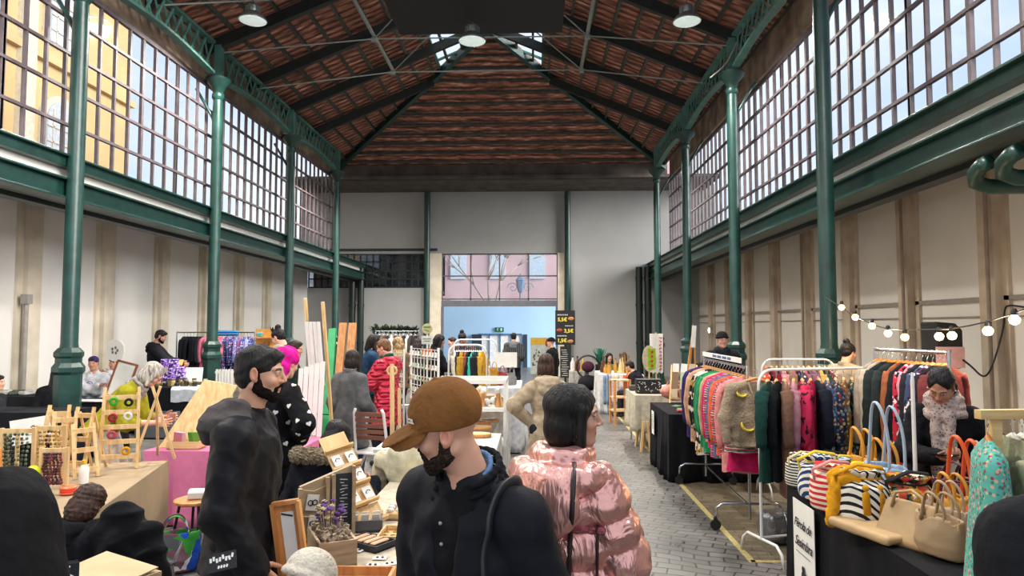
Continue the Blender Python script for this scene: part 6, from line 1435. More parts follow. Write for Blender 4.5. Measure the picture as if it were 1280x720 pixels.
# long tilted board with shelves of cards
a=at(420,541,4.1); c=tp(470,690); c.y=3.6; t=thing('tilted_board','tall pale plywood board leaning back with three ledges of earring cards','display board',(0,0,0)); 
P0=Vector((at(468,674,3.75).x,3.72,TZ+.01)); P1=Vector((a.x+.0,4.0,a.z)); d=P1-P0; Lb=d.length; z=d.normalized(); x=Vector((.9,.42,0)); x=(x-z*x.dot(z)).normalized(); y=z.cross(x); MM=Matrix((x,y,z)).transposed().to_4x4(); MM.translation=P0; t.matrix_world=MM
n=5
for i in range(n):
    b=MB(); b.box((0,-.012*(i%2),Lb*(i+.5)/n),(.155,.012,Lb/n-.004)); b.build('board_panel',pine,t); b=MB(); b.box((0,-.03,Lb*i/n+.006),(.17,.04,.012)); b.build('ledge',pineX,t)
for i in (1,2,3):
    for k in range(2 if i!=1 else 2): 
        b=MB(); b.box((-.04+.08*k,-.035,Lb*i/n+.055),(.05,.004,.075),rot=(-.15,0,0)); q=b.build('earring_card',paper,t); b=MB(); b.tube(arc((-.04+.08*k,-.045,Lb*i/n+.05),.014,20,200,6),.0025,5); b.build('earring',ink,q)
b=MB(); b.bar((0,.3,-.02),(0,.02,Lb*.7),.02); b.build('prop',pine,t)
# flat dark tray with wooden combs, loose cards
p=tp(458,690); t=thing('comb_tray','black tray with four pale wooden hair slides','tray',(tp(452,686).x+.03,3.42,TZ),math.radians(-32)); b=MB(); framebox(b,.22,.15,.03,.008); b.build('tray_body',mat('tray_black','#24262c'),t)
for i in range(4): b=MB(); b.box((-.07+.045*i,0,.03),(.03,.11,.01),bev=.005); b.build('hair_slide',mat('pink_wood','#dcae86'),t)
rr=random.Random(21)
for i,(px,py) in enumerate(((430,700),(441,708),(458,709),(466,701),(478,704),(487,699),(500,707),(436,690),(475,692),(447,682))):
    q=tp(px,py+6); t=thing('earring_card','white earring card with dark earrings lying on the front table','earring card',(q.x,q.y,TZ),rr.uniform(-.8,.8),'white earring cards on the front table'); b=MB(); b.box((0,0,.002),(.06,.045,.003)); b.build('card',paper,t)
    for s in (-1,1): b=MB(); b.ball((s*.012,0,.006),(.007,.009,.003),8,5); b.build('earring',ink,t)
for i,(px,py,w,d_,lb) in enumerate(((500,668,.2,.2,'shallow pale wooden tray of rings on front table'),(505,640,.2,.2,'wooden tray heaped with cream shells behind the rings'),(450,655,.24,.2,'grey box of small cards beside planter'))):
    q=tp(px,py+4); t=thing('wooden_tray',lb,'tray',(q.x,q.y,TZ),.1*i); b=MB(); framebox(b,w,d_,.035 if i!=2 else .06,.01); b.build('tray_body',[pineX,pineX,mat('grey_box','#5c5a5c')][i],t)
    for k in range(12):
        b=MB(); x,y=-w*.35+w*.7*(k%4)/3,-d_*.3+d_*.6*(k//4)/2
        if i==0: b.tube([(x+.012*math.cos(a),y+.012*math.sin(a),.03) for a in np.linspace(0,5.5,7)],.003,5,closed=True)
        elif i==1: b.ball((x,y,.045),(.022,.016,.014),7,5)
        else: b.box((x,y,.06),(.04,.003,.05),rot=(.3,0,.2))
        b.build(['ring','shell','card'][i],[mat('brass','#c9a25a',metal=.6,rough=.3),paper,paper][i],t,smooth=i==1)
# dark sign card and hand tag near white beanie
p=at(277,702,2.0); t=thing('black_tag','small black card with white handwriting held above cream beanie','card',(p.x,2.0,p.z),rot=(-.35,math.radians(-12),.1)); b=MB(); b.box((0,0,0),(.085,.004,.05)); b.build('card',ink,t)
b=MB()
for i in range(8): b.box((-.03+.009*i,-.003,.008+.004*math.sin(i*2)),(.006,.001,.012),rot=(0,.3*math.sin(i*3),0))
for i in range(4): b.box((-.008+.008*i,-.003,-.014),(.005,.001,.008),rot=(0,.4,0))
b.build('handwriting',paper,t)
# ---------------------------------------------------------------- white jewellery stalls along the aisle
WT=draped('draped_table','white clothed table with wooden slabs, middle of the aisle stalls',at(545,560,6.2).x,at(623,560,6.2).x,5.3,6.75,.8,fab('#d5d2ca',bump=.15,bscale=6),wave=.01,drop=.35)
x0,x1=at(548,513,7.2).x,at(632,513,7.2).x
t=thing('display_shelf','white wooden two-tier display shelf full of little wooden ornaments','shelf unit',((x0+x1)/2,7.3,0)); w=(x1-x0)
for sx in (-1,1):
    for sy in (-1,1): b=MB(); b.box((sx*w/2,sy*.28,.65),(.03,.03,1.3)); b.build('post',whitem,t)
for z in (1.0,.62): b=MB(); b.box((0,0,z),(w,.6,.03)); b.build('shelf',whitem,t)
for sy in (-1,1): b=MB(); b.box((0,sy*.28,1.28),(w,.03,.04)); b.build('top_rail',whitem,t)
for sx in (-1,1): b=MB(); b.box((sx*w/2,0,1.28),(.03,.6,.04)); b.build('side_rail',whitem,t)
rr=random.Random(31); cx=(x0+x1)/2
for i in range(34):
    x=cx-w*.42+w*.84*rr.random(); y=7.3-.24+.45*rr.random(); k=i%5; z=1.016; t=thing('wooden_ornament',['small triangular pine ornament','little round-headed wooden figure','rounded white pebble-like ornament','tilted square grey-brown wooden ornament','tiny crossed-stick pine easel'][k]+' on the white display shelf','ornament',(x,y,z),rr.uniform(0,3),['triangular pine ornaments','round-headed wooden figures','white rounded ornaments','square wooden ornaments','crossed-stick pine ornaments'][k]+' on the display shelf'); m=[pine,orangew,paper,greyw,pine][k]; b=MB()
    if k==0: b.prism([(-.05,0),(.05,0),(0,.16)],.03); b.build('ornament_body',m,t)
    elif k==1: b.cyl((0,0,0),(.02,0,.14),.02); b.build('ornament_body',m,t); b=MB(); b.ball((.02,0,.16),.028,8,6); b.build('ornament_head',paper,t,smooth=True)
    elif k==2: b.ball((0,0,.04),(.045,.035,.04),8,6); b.build('ornament_body',m,t,smooth=True)
    elif k==3: b.box((0,0,.05),(.1,.05,.1),rot=(.3,0,0)); b.build('ornament_body',m,t)
    else: b.bar((0,0,0),(.08,0,.17),.02); b.bar((.06,0,0),(-.02,0,.17),.02); b.build('ornament_body',m,t)
for i,(px,py,r) in enumerate(((600,536,.12),(596,545,.14),(612,527,.1),(603,530,.09))):
    q=atz(px,py,.81); t=thing('wood_slab',['oval wooden slab in the middle of the white table','largest oval wooden slab nearest on white table','round dark-topped wooden slab at the back of white table','thin wooden slab stacked left at the back of white table'][i],'board',(q.x,q.y,.805+.001*i)); b=MB(); b.lathe([(r*.97,0),(r,.006),(r,.026),(r*.97,.03)],n=24,sy=.7); b.build('slab_body',orangew,t,smooth='auto'); b=MB(); b.lathe([(r*.9,.03),(r*.9,.032)],n=24,sy=.7); b.build('slab_top',[greyw,pine,mat('dark_tray_top','#5c4a3c'),greyw][i],t)
# grid stands with earrings
gm=mat('white_wire','#dad8d2',rough=.4)
for i,(xa,ya,xb,Y,zt) in enumerate(((507,0,548,8.2,1.56),(480,0,505,9.75,1.5))):
    A=at(xa,450,Y+.5); B_=at(xb,450,Y); A=Vector((A.x,Y+.9-.4*i,0)); Bv=Vector((B_.x,Y,0)); d=Bv-A; L=d.length; t=thing('grid_stand',['nearer white wire grid stand crowded with pale earrings, left of doorway','farther white wire grid stand of earrings behind red coat'][i],'display stand',((A.x+Bv.x)/2,(A.y+Bv.y)/2,0),math.atan2(d.y,d.x))
    b=MB()
    for k in range(9): b.bar((-L/2+L*k/8,0,.5),(-L/2+L*k/8,0,zt),.008)
    for k in range(10): z=.5+(zt-.5)*k/9; b.bar((-L/2,0,z),(L/2,0,z),.008)
    b.build('wire_grid',gm,t)
    for s in (-1,1): b=MB(); b.cyl((s*L/2,0,0),(s*L/2,0,zt+.03),.015); b.build('post',whitem,t); b=MB(); b.box((s*L/2,0,.015),(.04,.4,.03)); b.build('foot',whitem,t)
    for k in range(70):
        b=MB(); x=-L/2+.03+(L-.06)*(k%10)/9; z=.56+(zt-.62)*(k//10)/6; b.box((x,-.02,z),(.05,.006,.06),rot=(0,rr.uniform(-.3,.3),0)); b.ball((x,-.03,z-.02),.014,6,5); b.build('earring_card',[paper,mat('greenish_card','#b9c4a8'),mat('tan_card','#c9b08c'),paper][rr.randrange(4)],t)
# rack of clothes, white hangers
ra=at(561,433,9.2); rb=at(608,433,9.2)
rack('white rail of mustard, brown and black clothes on white hangers, middle of the hall',(ra.x,9.2),(rb.x,9.2),1.6,'white',foot=.6)
cl=[('#c9c2b0','cream'),('#2a2a2c','black'),('#232326','black'),('#b0892c','mustard'),('#a67c22','mustard'),('#9a5238','rust'),('#7f4430','brown'),('#1b1c20','black'),('#202226','black'),('#37b098','turquoise'),('#1c1d22','black'),('#3d4a55','slate'),('#c2952c','ochre'),('#d9a52a','yellow')]
for i,(c,nm) in enumerate(cl):
    x=ra.x+.08+(rb.x-ra.x-.14)*i/(len(cl)-1); hung('%s garment, %s from the left on mid-hall white rail'%(nm,ORD[i]),fab(c),(x,9.2,1.585),PI/2+rr.uniform(-.2,.2),L=rr.uniform(.75,.95),W=.2,th=.025,sleeve=.45,hc='#dedbd2',seed=50+i,wire=False)
# small rail of yellow things and white cloth table right of it
p=at(625,500,9.9); draped('draped_table','white clothed table behind mid-hall clothes rail, by the aisle',at(600,480,10.2).x,at(651,480,10.2).x,10.0,11.4,.95,fab('#dcdcdc',bump=.2,bscale=5),wave=.03)
for i,(px,c,h,lb) in enumerate(((618,'#b8822e',.28,'ochre cloth bag on white aisle table'),(628,'#a23a3a',.22,'small red pouch on white aisle table'),(640,'#8a8a86',.2,'grey pot on white aisle table'),(610,'#d8d0c0',.3,'cream bag at left of white aisle table'))):
    q=at(px,470,10.4); tote(lb,(q.x,10.4,.955),.2*i,fab(c),.08,h,.05,.08,name='small_bag',hr=.006)
b=MB(); q=at(632,463,9.6); 
t=thing('paper_note','blank white sign sheet on thin post beside plaid jacket','sign',(at(633,464,10.9).x,10.9,.955)); b.box((0,0,.36),(.34,.01,.24)); b.build('sheet',paper,t); b=MB(); b.cyl((0,.01,0),(0,.01,.4),.01); b.build('post',chrome,t)
# frame rail in front (umbrella-like white frame)
ra=at(556,434,10.6); rb=at(632,434,10.6); t=rack('tall thin white frame rail standing behind the mustard clothes',(ra.x,11.8),(rb.x-.2,11.8),1.62,'white',foot=.5)
# plants and cups at shelf front
for i,(px,c) in enumerate(((552,'#8e9a90'),(575,'#a8b0a8'),(560,'#d8d8d4'))):
    q=at(px,478,7.9); t=thing('white_pot',['grey pot with dry flowers above brown cap','pale pot of dried gypsophila left on display shelf row','white cup between the two grey pots'][i],'pot',(q.x,7.9+.03*i,.9)); b=MB(); b.lathe([(.05,0),(.065,.13),(.06,.13),(.045,.01)],n=14,cap=False); b.build('pot_body',paper,t,smooth='auto')
    if i<2:
        b=MB()
        for k in range(40): a=k*2.4; r_=.1*math.sqrt(k/40); b.cyl((0,0,.1),(r_*math.cos(a),r_*math.sin(a),.2+.05*math.cos(k)),.002,n=3); b.ball((r_*math.cos(a),r_*math.sin(a),.2+.05*math.cos(k)),.012,5,4)
        b.build('dried_flowers',mat('dry_'+c.strip('#'),c),t)
draped('draped_table','low white clothed table behind the wooden ornaments',x0,x1,7.65,8.3,.9,fab('#cfccc4'),wave=.01)
# clothes rail with garland, left of the doorway
ra=at(470,414,14.2); rb=at(524,414,14.2)
rack('chrome rail of dark clothes beneath the green garland',(ra.x,14.2),(rb.x,14.2),1.75,'chrome')
for i in range(10):
    c=['#3a2f2c','#6b5a4a','#2b2b2e','#d8d4ca','#55343c','#8f8a84','#3f2536','#d9d6cc','#433a34','#2a2226'][i]; x=ra.x+.08+(rb.x-ra.x-.16)*i/9
    hung('%s garment, %s from the left under the garland'%(['dark brown','taupe','black','white','maroon','grey','plum','white','umber','black'][i],ORD[i]),fab(c),(x,14.2,1.74),PI/2+rr.uniform(-.4,.4),L=.8,W=.2,sleeve=.4,hc='#e0ddd5',seed=80+i)
t=thing('garland','bushy dark green leaf garland along the far left rail','garland',(0,0,0)); b=MB(); P=[at(px,411+(1.5 if k%2 else 0),14.3) for k,px in enumerate(range(466,530,8))]; b.tube(P,.025,5); b.build('stem',fab('#2c3a22'),t)
b=MB(); rr=random.Random(2)
for i in range(420): q=P[0].lerp(P[-1],rr.random()); v=Vector((rr.gauss(0,1),rr.gauss(0,1),rr.gauss(0,1))).normalized(); b.bar(q,q+v*rr.uniform(.05,.12),.03,.006)
b.build('foliage',mat('garland_leaf','#26371f',var=.4,scale=20),t)
t=thing('garland_post','thin upright pole that carries the garland','post',(P[-1].x,14.32,0)); b=MB(); b.cyl((0,0,0),(0,0,1.8),.015); b.build('pole',chrome,t); b=MB(); b.lathe([(.15,0),(.15,.015)],n=16); b.build('base',chrome,t)
# round sign and stacked signs
p=at(534,411,12.2); t=thing('stall_sign','round cream and green sign above white and orange panels on a post','sign',(p.x,12.2,0)); b=MB(); b.cyl((0,.02,0),(0,.02,p.z),.015); b.build('pole',whitem,t); b=MB(); b.lathe([(.2,0),(.2,.01)],n=16); b.build('base',whitem,t)
b=MB(); b.lathe([(0,-.01),(.095,-.01),(.095,.01),(0,.01)],n=26,M=Matrix.Translation((0,0,p.z))@Matrix.Rotation(PI/2,4,'X'),cap=False); b.build('round_panel',mat('sign_cream','#cbbf8c'),t)
b=MB(); b.box((0,-.014,p.z+.03),(.12,.004,.03)); b.box((-.01,-.014,p.z-.03),(.1,.004,.015),rot=(0,.3,0)); b.build('lettering',mat('sign_green','#5d8a4a'),t)
for k,(py,c) in enumerate(((425,'#dcdad2'),(441,'#d96f35'))):
    q=at(532,py,12.2); b=MB(); b.box((0,-.01,q.z),(.2,.01,.15)); b.build('panel',mat('panel_'+c.strip('#'),c),t)
b=MB(); q=at(532,425,12.2); b.box((0,-.018,q.z+.02),(.15,.004,.015)); b.box((0,-.018,q.z-.02),(.12,.004,.012)); b.build('lettering',mat('sign_green','#5d8a4a'),t)
# burger menu boards on a post
a=at(694,388,19); c=at(719,431,19); t=thing('menu_board','black hanging food menu with yellow prices and pictures by doorway','sign',((a.x+c.x)/2,19,0)); w=c.x-a.x; zt=a.z; zb=c.z; zm=(zt+zb)/2
b=MB(); b.box((0,0,zm),(w,.04,zt-zb)); b.build('board',mat('menu_black','#1d1c1e',rough=.5),t)
yl=mat('menu_yellow','#e8d21f',rough=.5,emit=.2); bun=mat('bun_brown','#c98a4a'); redm=mat('sausage_red','#b5533a')
for k,(s,x,z) in enumerate((('5,5€',-.08,.73),('3,5€',.1,.40),('1,5€',-.09,.12))):
    text(s,.14,yl,t,(x*w/.56,-.03,zb+(zt-zb)*z*1.0),bold=.004,name='price_lettering')
for x,z in ((.16,.76),(-.16,.42),(.14,.1)): b=MB(); b.ball((x,-.03,zb+(zt-zb)*z),(.085,.02,.05),12,8); b.build('food_picture',bun if z!=.42 else redm,t,smooth=True)
b=MB()
for x,z,n_ in ((-.06,.87,9),(.12,.55,7),(-.08,.26,8)):
    for k in range(n_): b.box((x-.016*n_+.033*k,-.026,zb+(zt-zb)*z),(.022,.004,.03))
b.build('title_marks',paper,t)
a2=at(702,433,19); c2=at(715,472,19); b=MB(); b.box((0,.0,(a2.z+c2.z)/2),(c2.x-a2.x,.04,a2.z-c2.z)); b.build('lower_board',mat('menu_black','#1d1c1e'),t)
b=MB()
for k in range(13): b.box((-.02+.02*math.sin(k*2),-.024,c2.z+.06+(a2.z-c2.z-.1)*k/13),(.16+.03*math.sin(k*5),.003,.012))
b.build('menu_lines',paper,t); b=MB(); b.cyl((0,.04,0),(0,.04,zt),.03); b.build('post',blackp,t)
# poster beyond the doorway
a=at(663,422,26.6); c=at(690,458,26.6); t=thing('roll_up_banner','standing poster with yellow and red shapes in the blue annex','banner',((a.x+c.x)/2,26.6,0)); b=MB(); b.box((0,0,(a.z)/2),(c.x-a.x,.03,a.z)); b.build('banner_panel',mat('banner_grey','#b9bcb4',rough=.6),t)
b=MB(); b.box((-.1,-.02,a.z-.14),(.6,.006,.26)); b.build('yellow_shape',mat('banner_yellow','#d2a72e'),t); b=MB(); b.ball((.27,-.02,a.z-.2),(.13,.006,.16)); b.build('red_shape',mat('banner_red','#9c2534'),t)
b=MB(); rr=random.Random(8)
for i in range(24): b.box((rr.uniform(-.33,.33),-.02,rr.uniform(.15,a.z-.45)),(rr.uniform(.03,.1),.004,rr.uniform(.03,.1)))
b.build('printed_figures',mat('banner_dark','#5a5f50'),t)
# open front display beside the doorway (striped glass doors seen behind)
# ---------------------------------------------------------------- far right stalls
t=draped('draped_table','white clothed table of scarves and bottles, far right of aisle',at(745,463,15.6).x,at(796,463,15.6).x,14.6,16.0,.82,fab('#dcdad6',bump=.2,bscale=5),wave=.02)
a=at(745,463,14.6); rr=random.Random(77)
for i,(px,c,lb) in enumerate(((757,'#7e93a8','blue grey'),(761,'#93a5b5','pale blue'),(765,'#d8bcc4','pale pink'),(782,'#e0583a','red orange'),(786,'#e8875a','orange'),(790,'#c96a5a','coral'),(794,'#8a9a90','sage'),(770,'#d9b9a0','peach'))):
    q=at(px,480,14.5); t=thing('hanging_scarf','%s scarf hanging down the front of far right white table'%lb,'scarf',(q.x,14.5,.84)); b=MB(); b.grid(lambda u,v:((u-.5)*.11,-.02-.012*math.sin(u*9+i),-.62*v-.02*math.sin(u*5)),8,8,thick=.006); b.build('scarf_cloth',fab(c),t,smooth=True)
bm_=[mat('btl_%d'%i,c,rough=.25) for i,c in enumerate(('#c98a3a','#d8a85a','#b8893a','#e0c48a','#5b3a22','#8d6a3a'))]
for i in range(16):
    q=at(762+rr.uniform(-10,30),455,15.2); t=thing('bottle','small amber or yellow bottle standing on far right white table','bottle',(q.x,15.0+rr.uniform(-.25,.4),.825),group='amber bottles on the far right table'); t.scale=(1,1,rr.uniform(.7,1.5)); b=MB(); b.lathe([(.04,0),(.042,.14),(.016,.2),(.016,.25)],n=10); b.build('bottle_body',bm_[i%6],t,smooth='auto'); b=MB(); b.lathe([(.018,.25),(.018,.28)],n=8); b.build('cap',mat('cap_gold','#7a5a2a'),t)
# shelf with bottles, plant and machine left of it
q=at(722,478,17.5); draped('draped_table','small cloth covered stand with bottles below the menu board',at(712,470,17.5).x,at(735,470,17.5).x,17.2,17.8,.72,fab('#b9b3aa'))
for i,(px,c) in enumerate(((722,'#7a4326'),(729,'#c9a25a'),(716,'#e4ddd2'))):
    q=at(px,470,17.4); t=thing('bottle',['brown glass bottle below the menu board','yellow bottle right of the brown one below the menu board','white bottle left of the brown one below the menu board'][i],'bottle',(q.x,17.4,.725)); b=MB(); b.lathe([(.06,0),(.06,.2),(.02,.28),(.02,.34)],n=10); b.build('bottle_body',mat('bb%d'%i,c,rough=.25),t,smooth='auto'); b=MB(); b.lathe([(.024,.34),(.024,.37)],n=8); b.build('cap',blackp,t)
q=at(735,462,17); t=thing('baby_pram','dark pram with round wine coloured hood by far wall','pram',(q.x,17,0)); b=MB(); b.tube(arc((0,0,.85),.28,0,360,20)[:-1],.025,6,closed=True); b.build('hoop',blackp,t); b=MB(); b.ball((0,0,.85),(.16,.12,.14),12,8); b.build('hood',fab('#4a2638'),t,smooth=True); b=MB(); b.ball((0,0,.45),(.26,.2,.2),12,8); b.build('seat',fab('#1e1e22'),t,smooth=True)
for s in (-1,1): b=MB(); b.lathe([(.12,-.02),(.12,.02)],n=16,M=Matrix.Translation((s*.2,0,.12))@Matrix.Rotation(PI/2,4,'Y')); b.build('wheel',blackp,t)
q=at(750,445,17.2); t=thing('green_plant','small teal green plant on dark stand right of pram','plant',(q.x,17.2,0)); b=MB(); b.lathe([(.12,0),(.12,.9),(.08,.9)],n=12); b.build('stand',blackp,t); b=MB()
for i in range(60): a=i*2.4; b.bar((0,0,.9),(.22*math.cos(a)*(i/60),.22*math.sin(a)*(i/60),1.0+.3*abs(math.sin(i*1.7))),.03,.006)
b.build('foliage',fab('#2f7a66'),t)
# wooden crate ladder in front of the white table
q=at(775,500,13.2); t=thing('wooden_stool','tall wooden slatted stool in front of scarf table','stool',(q.x,13.2,0),.2)
for sx in (-1,1):
    for sy in (-1,1): b=MB(); b.box((sx*.15,sy*.14,.42),(.04,.04,.84)); b.build('leg',orangew,t)
for z in (.25,.5,.82): b=MB(); b.box((0,0,z),(.34,.32,.025)); b.build('shelf',pine,t)
t=draped('draped_table','table under beige linen cloth with trestle legs, right of aisle',at(787,490,10.9).x,at(852,490,10.9).x,10.3,11.4,.82,fab('#c2b8a2',bump=.2,bscale=5),wave=.04,drop=.55)
q=at(800,555,10.1); t2=thing('trestle','pair of wooden trestle legs under the beige linen table','trestle',(q.x+.1,10.2,0)); 
for s in (-1,1): b=MB(); b.bar((s*.07,0,0),(s*.03,0,.45),.035); b.build('leg',pine,t2); b=MB(); b.bar((s*.07,.5,0),(s*.03,.4,.45),.035); b.build('leg',pine,t2)
a=at(795,474,10.6); c=at(826,489,10.6); t=thing('black_box','black box with white scribbled pattern on beige table','box',((a.x+c.x)/2,10.62,.825)); b=MB(); b.box((0,0,(a.z-.82)/2),(c.x-a.x,.2,a.z-.82),bev=.006); b.build('box_body',blackp,t); b=MB(); rr=random.Random(5)
for i in range(26): b.box((rr.uniform(-.17,.17),-.102,rr.uniform(.03,a.z-.86)),(.03,.003,.006),rot=(0,rr.uniform(0,3),0))
b.build('scribble_print',paper,t)
for i,(px,c) in enumerate(((795,'#5c5248'),(808,'#8a8074'),(833,'#c9c2b4'),(845,'#dcd8d0'))):
    q=at(px,470+6*(i>1),11.2); b=MB(); b.box((0,0,.04),(.26,.18,.08),rot=(0,0,i*.5),bev=.01); o=b.build('folded_textile',fab(c)); o.location=(q.x,11.1,.825); tag(o,['dark brown folded cloth behind black scribbled box','grey brown folded cloth behind black scribbled box','cream folded cloth right of black box','white folded cloth at right end of beige table'][i],'cloth')
# pennant sign with embroidered oval
a=at(812,417,12.2); c=at(829,466,12.2); t=thing('pennant_sign','white hanging fabric sign with vertical pink lettering','sign',((a.x+c.x)/2,12.2,0)); b=MB(); b.grid(lambda u,v:((u-.5)*(c.x-a.x),-.01*math.sin(u*7),a.z+(c.z-a.z)*v+.02*math.sin(u*20)*(v>.95)),10,6,thick=.006); b.build('fabric_panel',paper,t)
b=MB()
for k in range(10): x=(c.x-a.x)*.3; z=a.z-.07-(a.z-c.z-.1)*k/9.6; b.box((x,-.024,z),(.05,.004,.014),rot=(0,.5*math.sin(k*2),0)); b.box((x+.012*math.cos(k),-.024,z-.014),(.016,.004,.03))
b.build('lettering',mat('pink_letter','#d9636e'),t)
b=MB(); b.cyl((0,.03,0),(0,.03,a.z+.02),.012); b.build('post',pine,t)
q=at(811,448,12.0); t=thing('oval_embroidery','oval hoop of cream cloth with lime green embroidered panel','wall hanging',(q.x,11.95,0)); b=MB(); b.lathe([(0,-.01),(.12,-.01),(.12,.01),(0,.01)],n=24,sy=1.9,M=Matrix.Translation((0,0,q.z))@Matrix.Rotation(PI/2,4,'X'),cap=False); b.build('cloth_panel',fab('#c9bb9a'),t); b=MB(); b.box((.04,-.02,q.z),(.13,.01,.36),bev=.004); b.build('green_panel',fab('#8fb82e'),t); b=MB()
for k in range(4): b.ball((.04,-.03,q.z+.12-.08*k),(.025,.006,.028),8,5)
b.build('embroidered_flower',mat('embroidery_red','#b5382c'),t); b=MB(); b.cyl((0,.02,0),(0,.02,q.z-.2),.012); b.build('post',pine,t)
# easel sign
a=at(859,405,11.2); t=thing('easel_sign','narrow blank white board on wooden easel, second right stall','sign',(a.x,11.3,0),rot=(0,math.radians(4),0)); b=MB(); b.box((0,-.03,a.z-.2),(.07,.01,.36)); b.build('white_board',paper,t)
for s in (-1,1): b=MB(); b.bar((s*.16,0,0),(0,0,a.z),.025); b.build('easel_leg',orangew,t)
b=MB(); b.bar((0,.4,0),(0,.02,a.z-.2),.025); b.build('rear_leg',orangew,t)
q=at(838,479,9.9); t=thing('coral_bag','coral pink round padded bag beside card rack','bag',(q.x,9.7,.81)); s=SDF(k=.03); s.u(ell((0,0,.12),(.18,.1,.12))); s.fold(.01,26,4); solid('bag_body',[s.mesh(.01)],fab('#cf8a78'),t); b=MB(); b.tube(arc((0,0,.2),.09,0,180,10),.01,6); b.build('handle',fab('#cf8a78'),t)
q=at(852,470,9.4); t=thing('card_rack','tiered wooden rack of greeting cards on the black table','display stand',(q.x,9.35,.81),-.3)
for k in range(4): b=MB(); b.box((0,.09*k,.06+.11*k),(.34,.02,.02)); b.build('ledge',pine,t)
for s in (-1,1): b=MB(); b.bar((s*.17,-.02,0),(s*.17,.3,.5),.02); b.build('side_rail',pine,t); b=MB(); b.bar((s*.17,.3,0),(s*.17,.3,.5),.02); b.build('rear_post',pine,t)
rr=random.Random(55)
for k in range(4):
    for x in (-.11,0,.11): b=MB(); b.box((x,.09*k-.005,.13+.11*k),(.085,.004,.12),rot=(-.25,rr.uniform(-.1,.1),0)); b.build('greeting_card',[paper,mat('tan_card','#c9b08c'),mat('brown_card','#8a6a4c'),mat('greenish_card','#b9c4a8')][rr.randrange(4)],t)
# black clothed table
t=draped('draped_table','black clothed table with small white notice, beside rail of knitwear',at(815,520,9.3).x+.02,2.75,8.25,9.55,.8,fab('#131317',bump=.15,bscale=5),wave=.03)
q=at(822,534,9.2); b=MB(); b.box((0,0,0),(.004,.16,.3)); o=b.build('notice',paper,t); o.location=(-( 2.75-(at(815,520,9.3).x+.02))/2-.035,.25,.58); b=MB()
for k in range(9): b.box((-.004,0,.1-.022*k),(.003,.11-.03*(k%3)/2,.006))
b.build('notice_text',mat('grey_ink','#6e6e72'),o)
for i in range(12):
    q=(rr.uniform(1.75,2.6),rr.uniform(8.35,9.0)); b=MB(); b.box((0,0,.012),(.12,.09,.024),rot=(0,0,rr.uniform(0,3)),bev=.004); o=b.build('small_packet',[mat('red_packet','#a93a3a'),paper,mat('tan_card','#c9b08c'),mat('green_packet','#5d7a5a')][i%4]); o.location=(q[0],q[1],.803); tag(o,'small flat coloured packet lying on the black table','packet','flat packets on the black table')
# ---------------------------------------------------------------- knitwear rail along the aisle (chrome, on casters)
RA=Vector((at(934,462,6.35).x,6.35)); RB=Vector((at(880,450,8.15).x,8.15))
rack('chrome rail on casters full of knitwear, running along the aisle',tuple(RA),tuple(RB),1.47,'chrome',foot=.62)
dv=(RB-RA); rzr=math.atan2(dv.y,dv.x)
b=MB(); b.box((0,0,0),(dv.length*.9,.01,.05)); o=b.build('price_banner',paper); o.location=((RA.x+RB.x)/2-.03,(RA.y+RB.y)/2,1.53); o.rotation_euler=(0,0,rzr); tag(o,'long white strip with blue lettering lying along the knitwear rail','sign')
b=MB()
for k in range(22):
    if k%6!=4: b.box((-.45+.035*k,.007,0),(.018,.003,.022+.006*(k%2)))
b.build('lettering',mat('blue_letter','#4a5a9c'),o)
spec=[('#3a2a66','purple velvet jumper','plain'),('#2b2350','dark violet jumper','plain'),('#c79a78','peach cardigan','plain'),('#b78a6a','tan jumper','plain'),('#1a1a1c','black and gold jacket','spots'),('#16161a','black patterned cardigan','spots'),('#1d7a4a','green knitted dress','plain'),('#2a8a5a','bright green jumper','plain'),('#c8a27a','camel jumper','plain'),('#d81f6a','hot pink jumper','plain'),('#c42a66','pink and grey check coat','check'),('#5a6a8c','steel blue jumper','plain'),('#e0603a','orange red jumper','plain'),('#c9304a','red and white wavy jumper','check'),('#d98a86','rose pink cardigan','plain')]
n=len(spec)
for i,(c,nm,k) in enumerate(spec):
    u=.97-.93*i/(n-1); p=RA+dv*u; m=fab(c) if k=='plain' else patt('knit_%d'%i,c,['#b08a3c','#d8cfc0'] if k=='spots' else ['#e3dcd0','#57504c'],14,kind='noise' if k=='spots' else 'wz',thr=.55,size=.3)
    hung('%s, %s from the far end of the knitwear rail'%(nm,ORD[i]),m,(p.x,p.y,1.455),rr.uniform(-.2,.2)-.12,L=rr.uniform(.72,.95),W=.23,th=.05,sleeve=.5,hc='#c08a4e',seed=100+i)
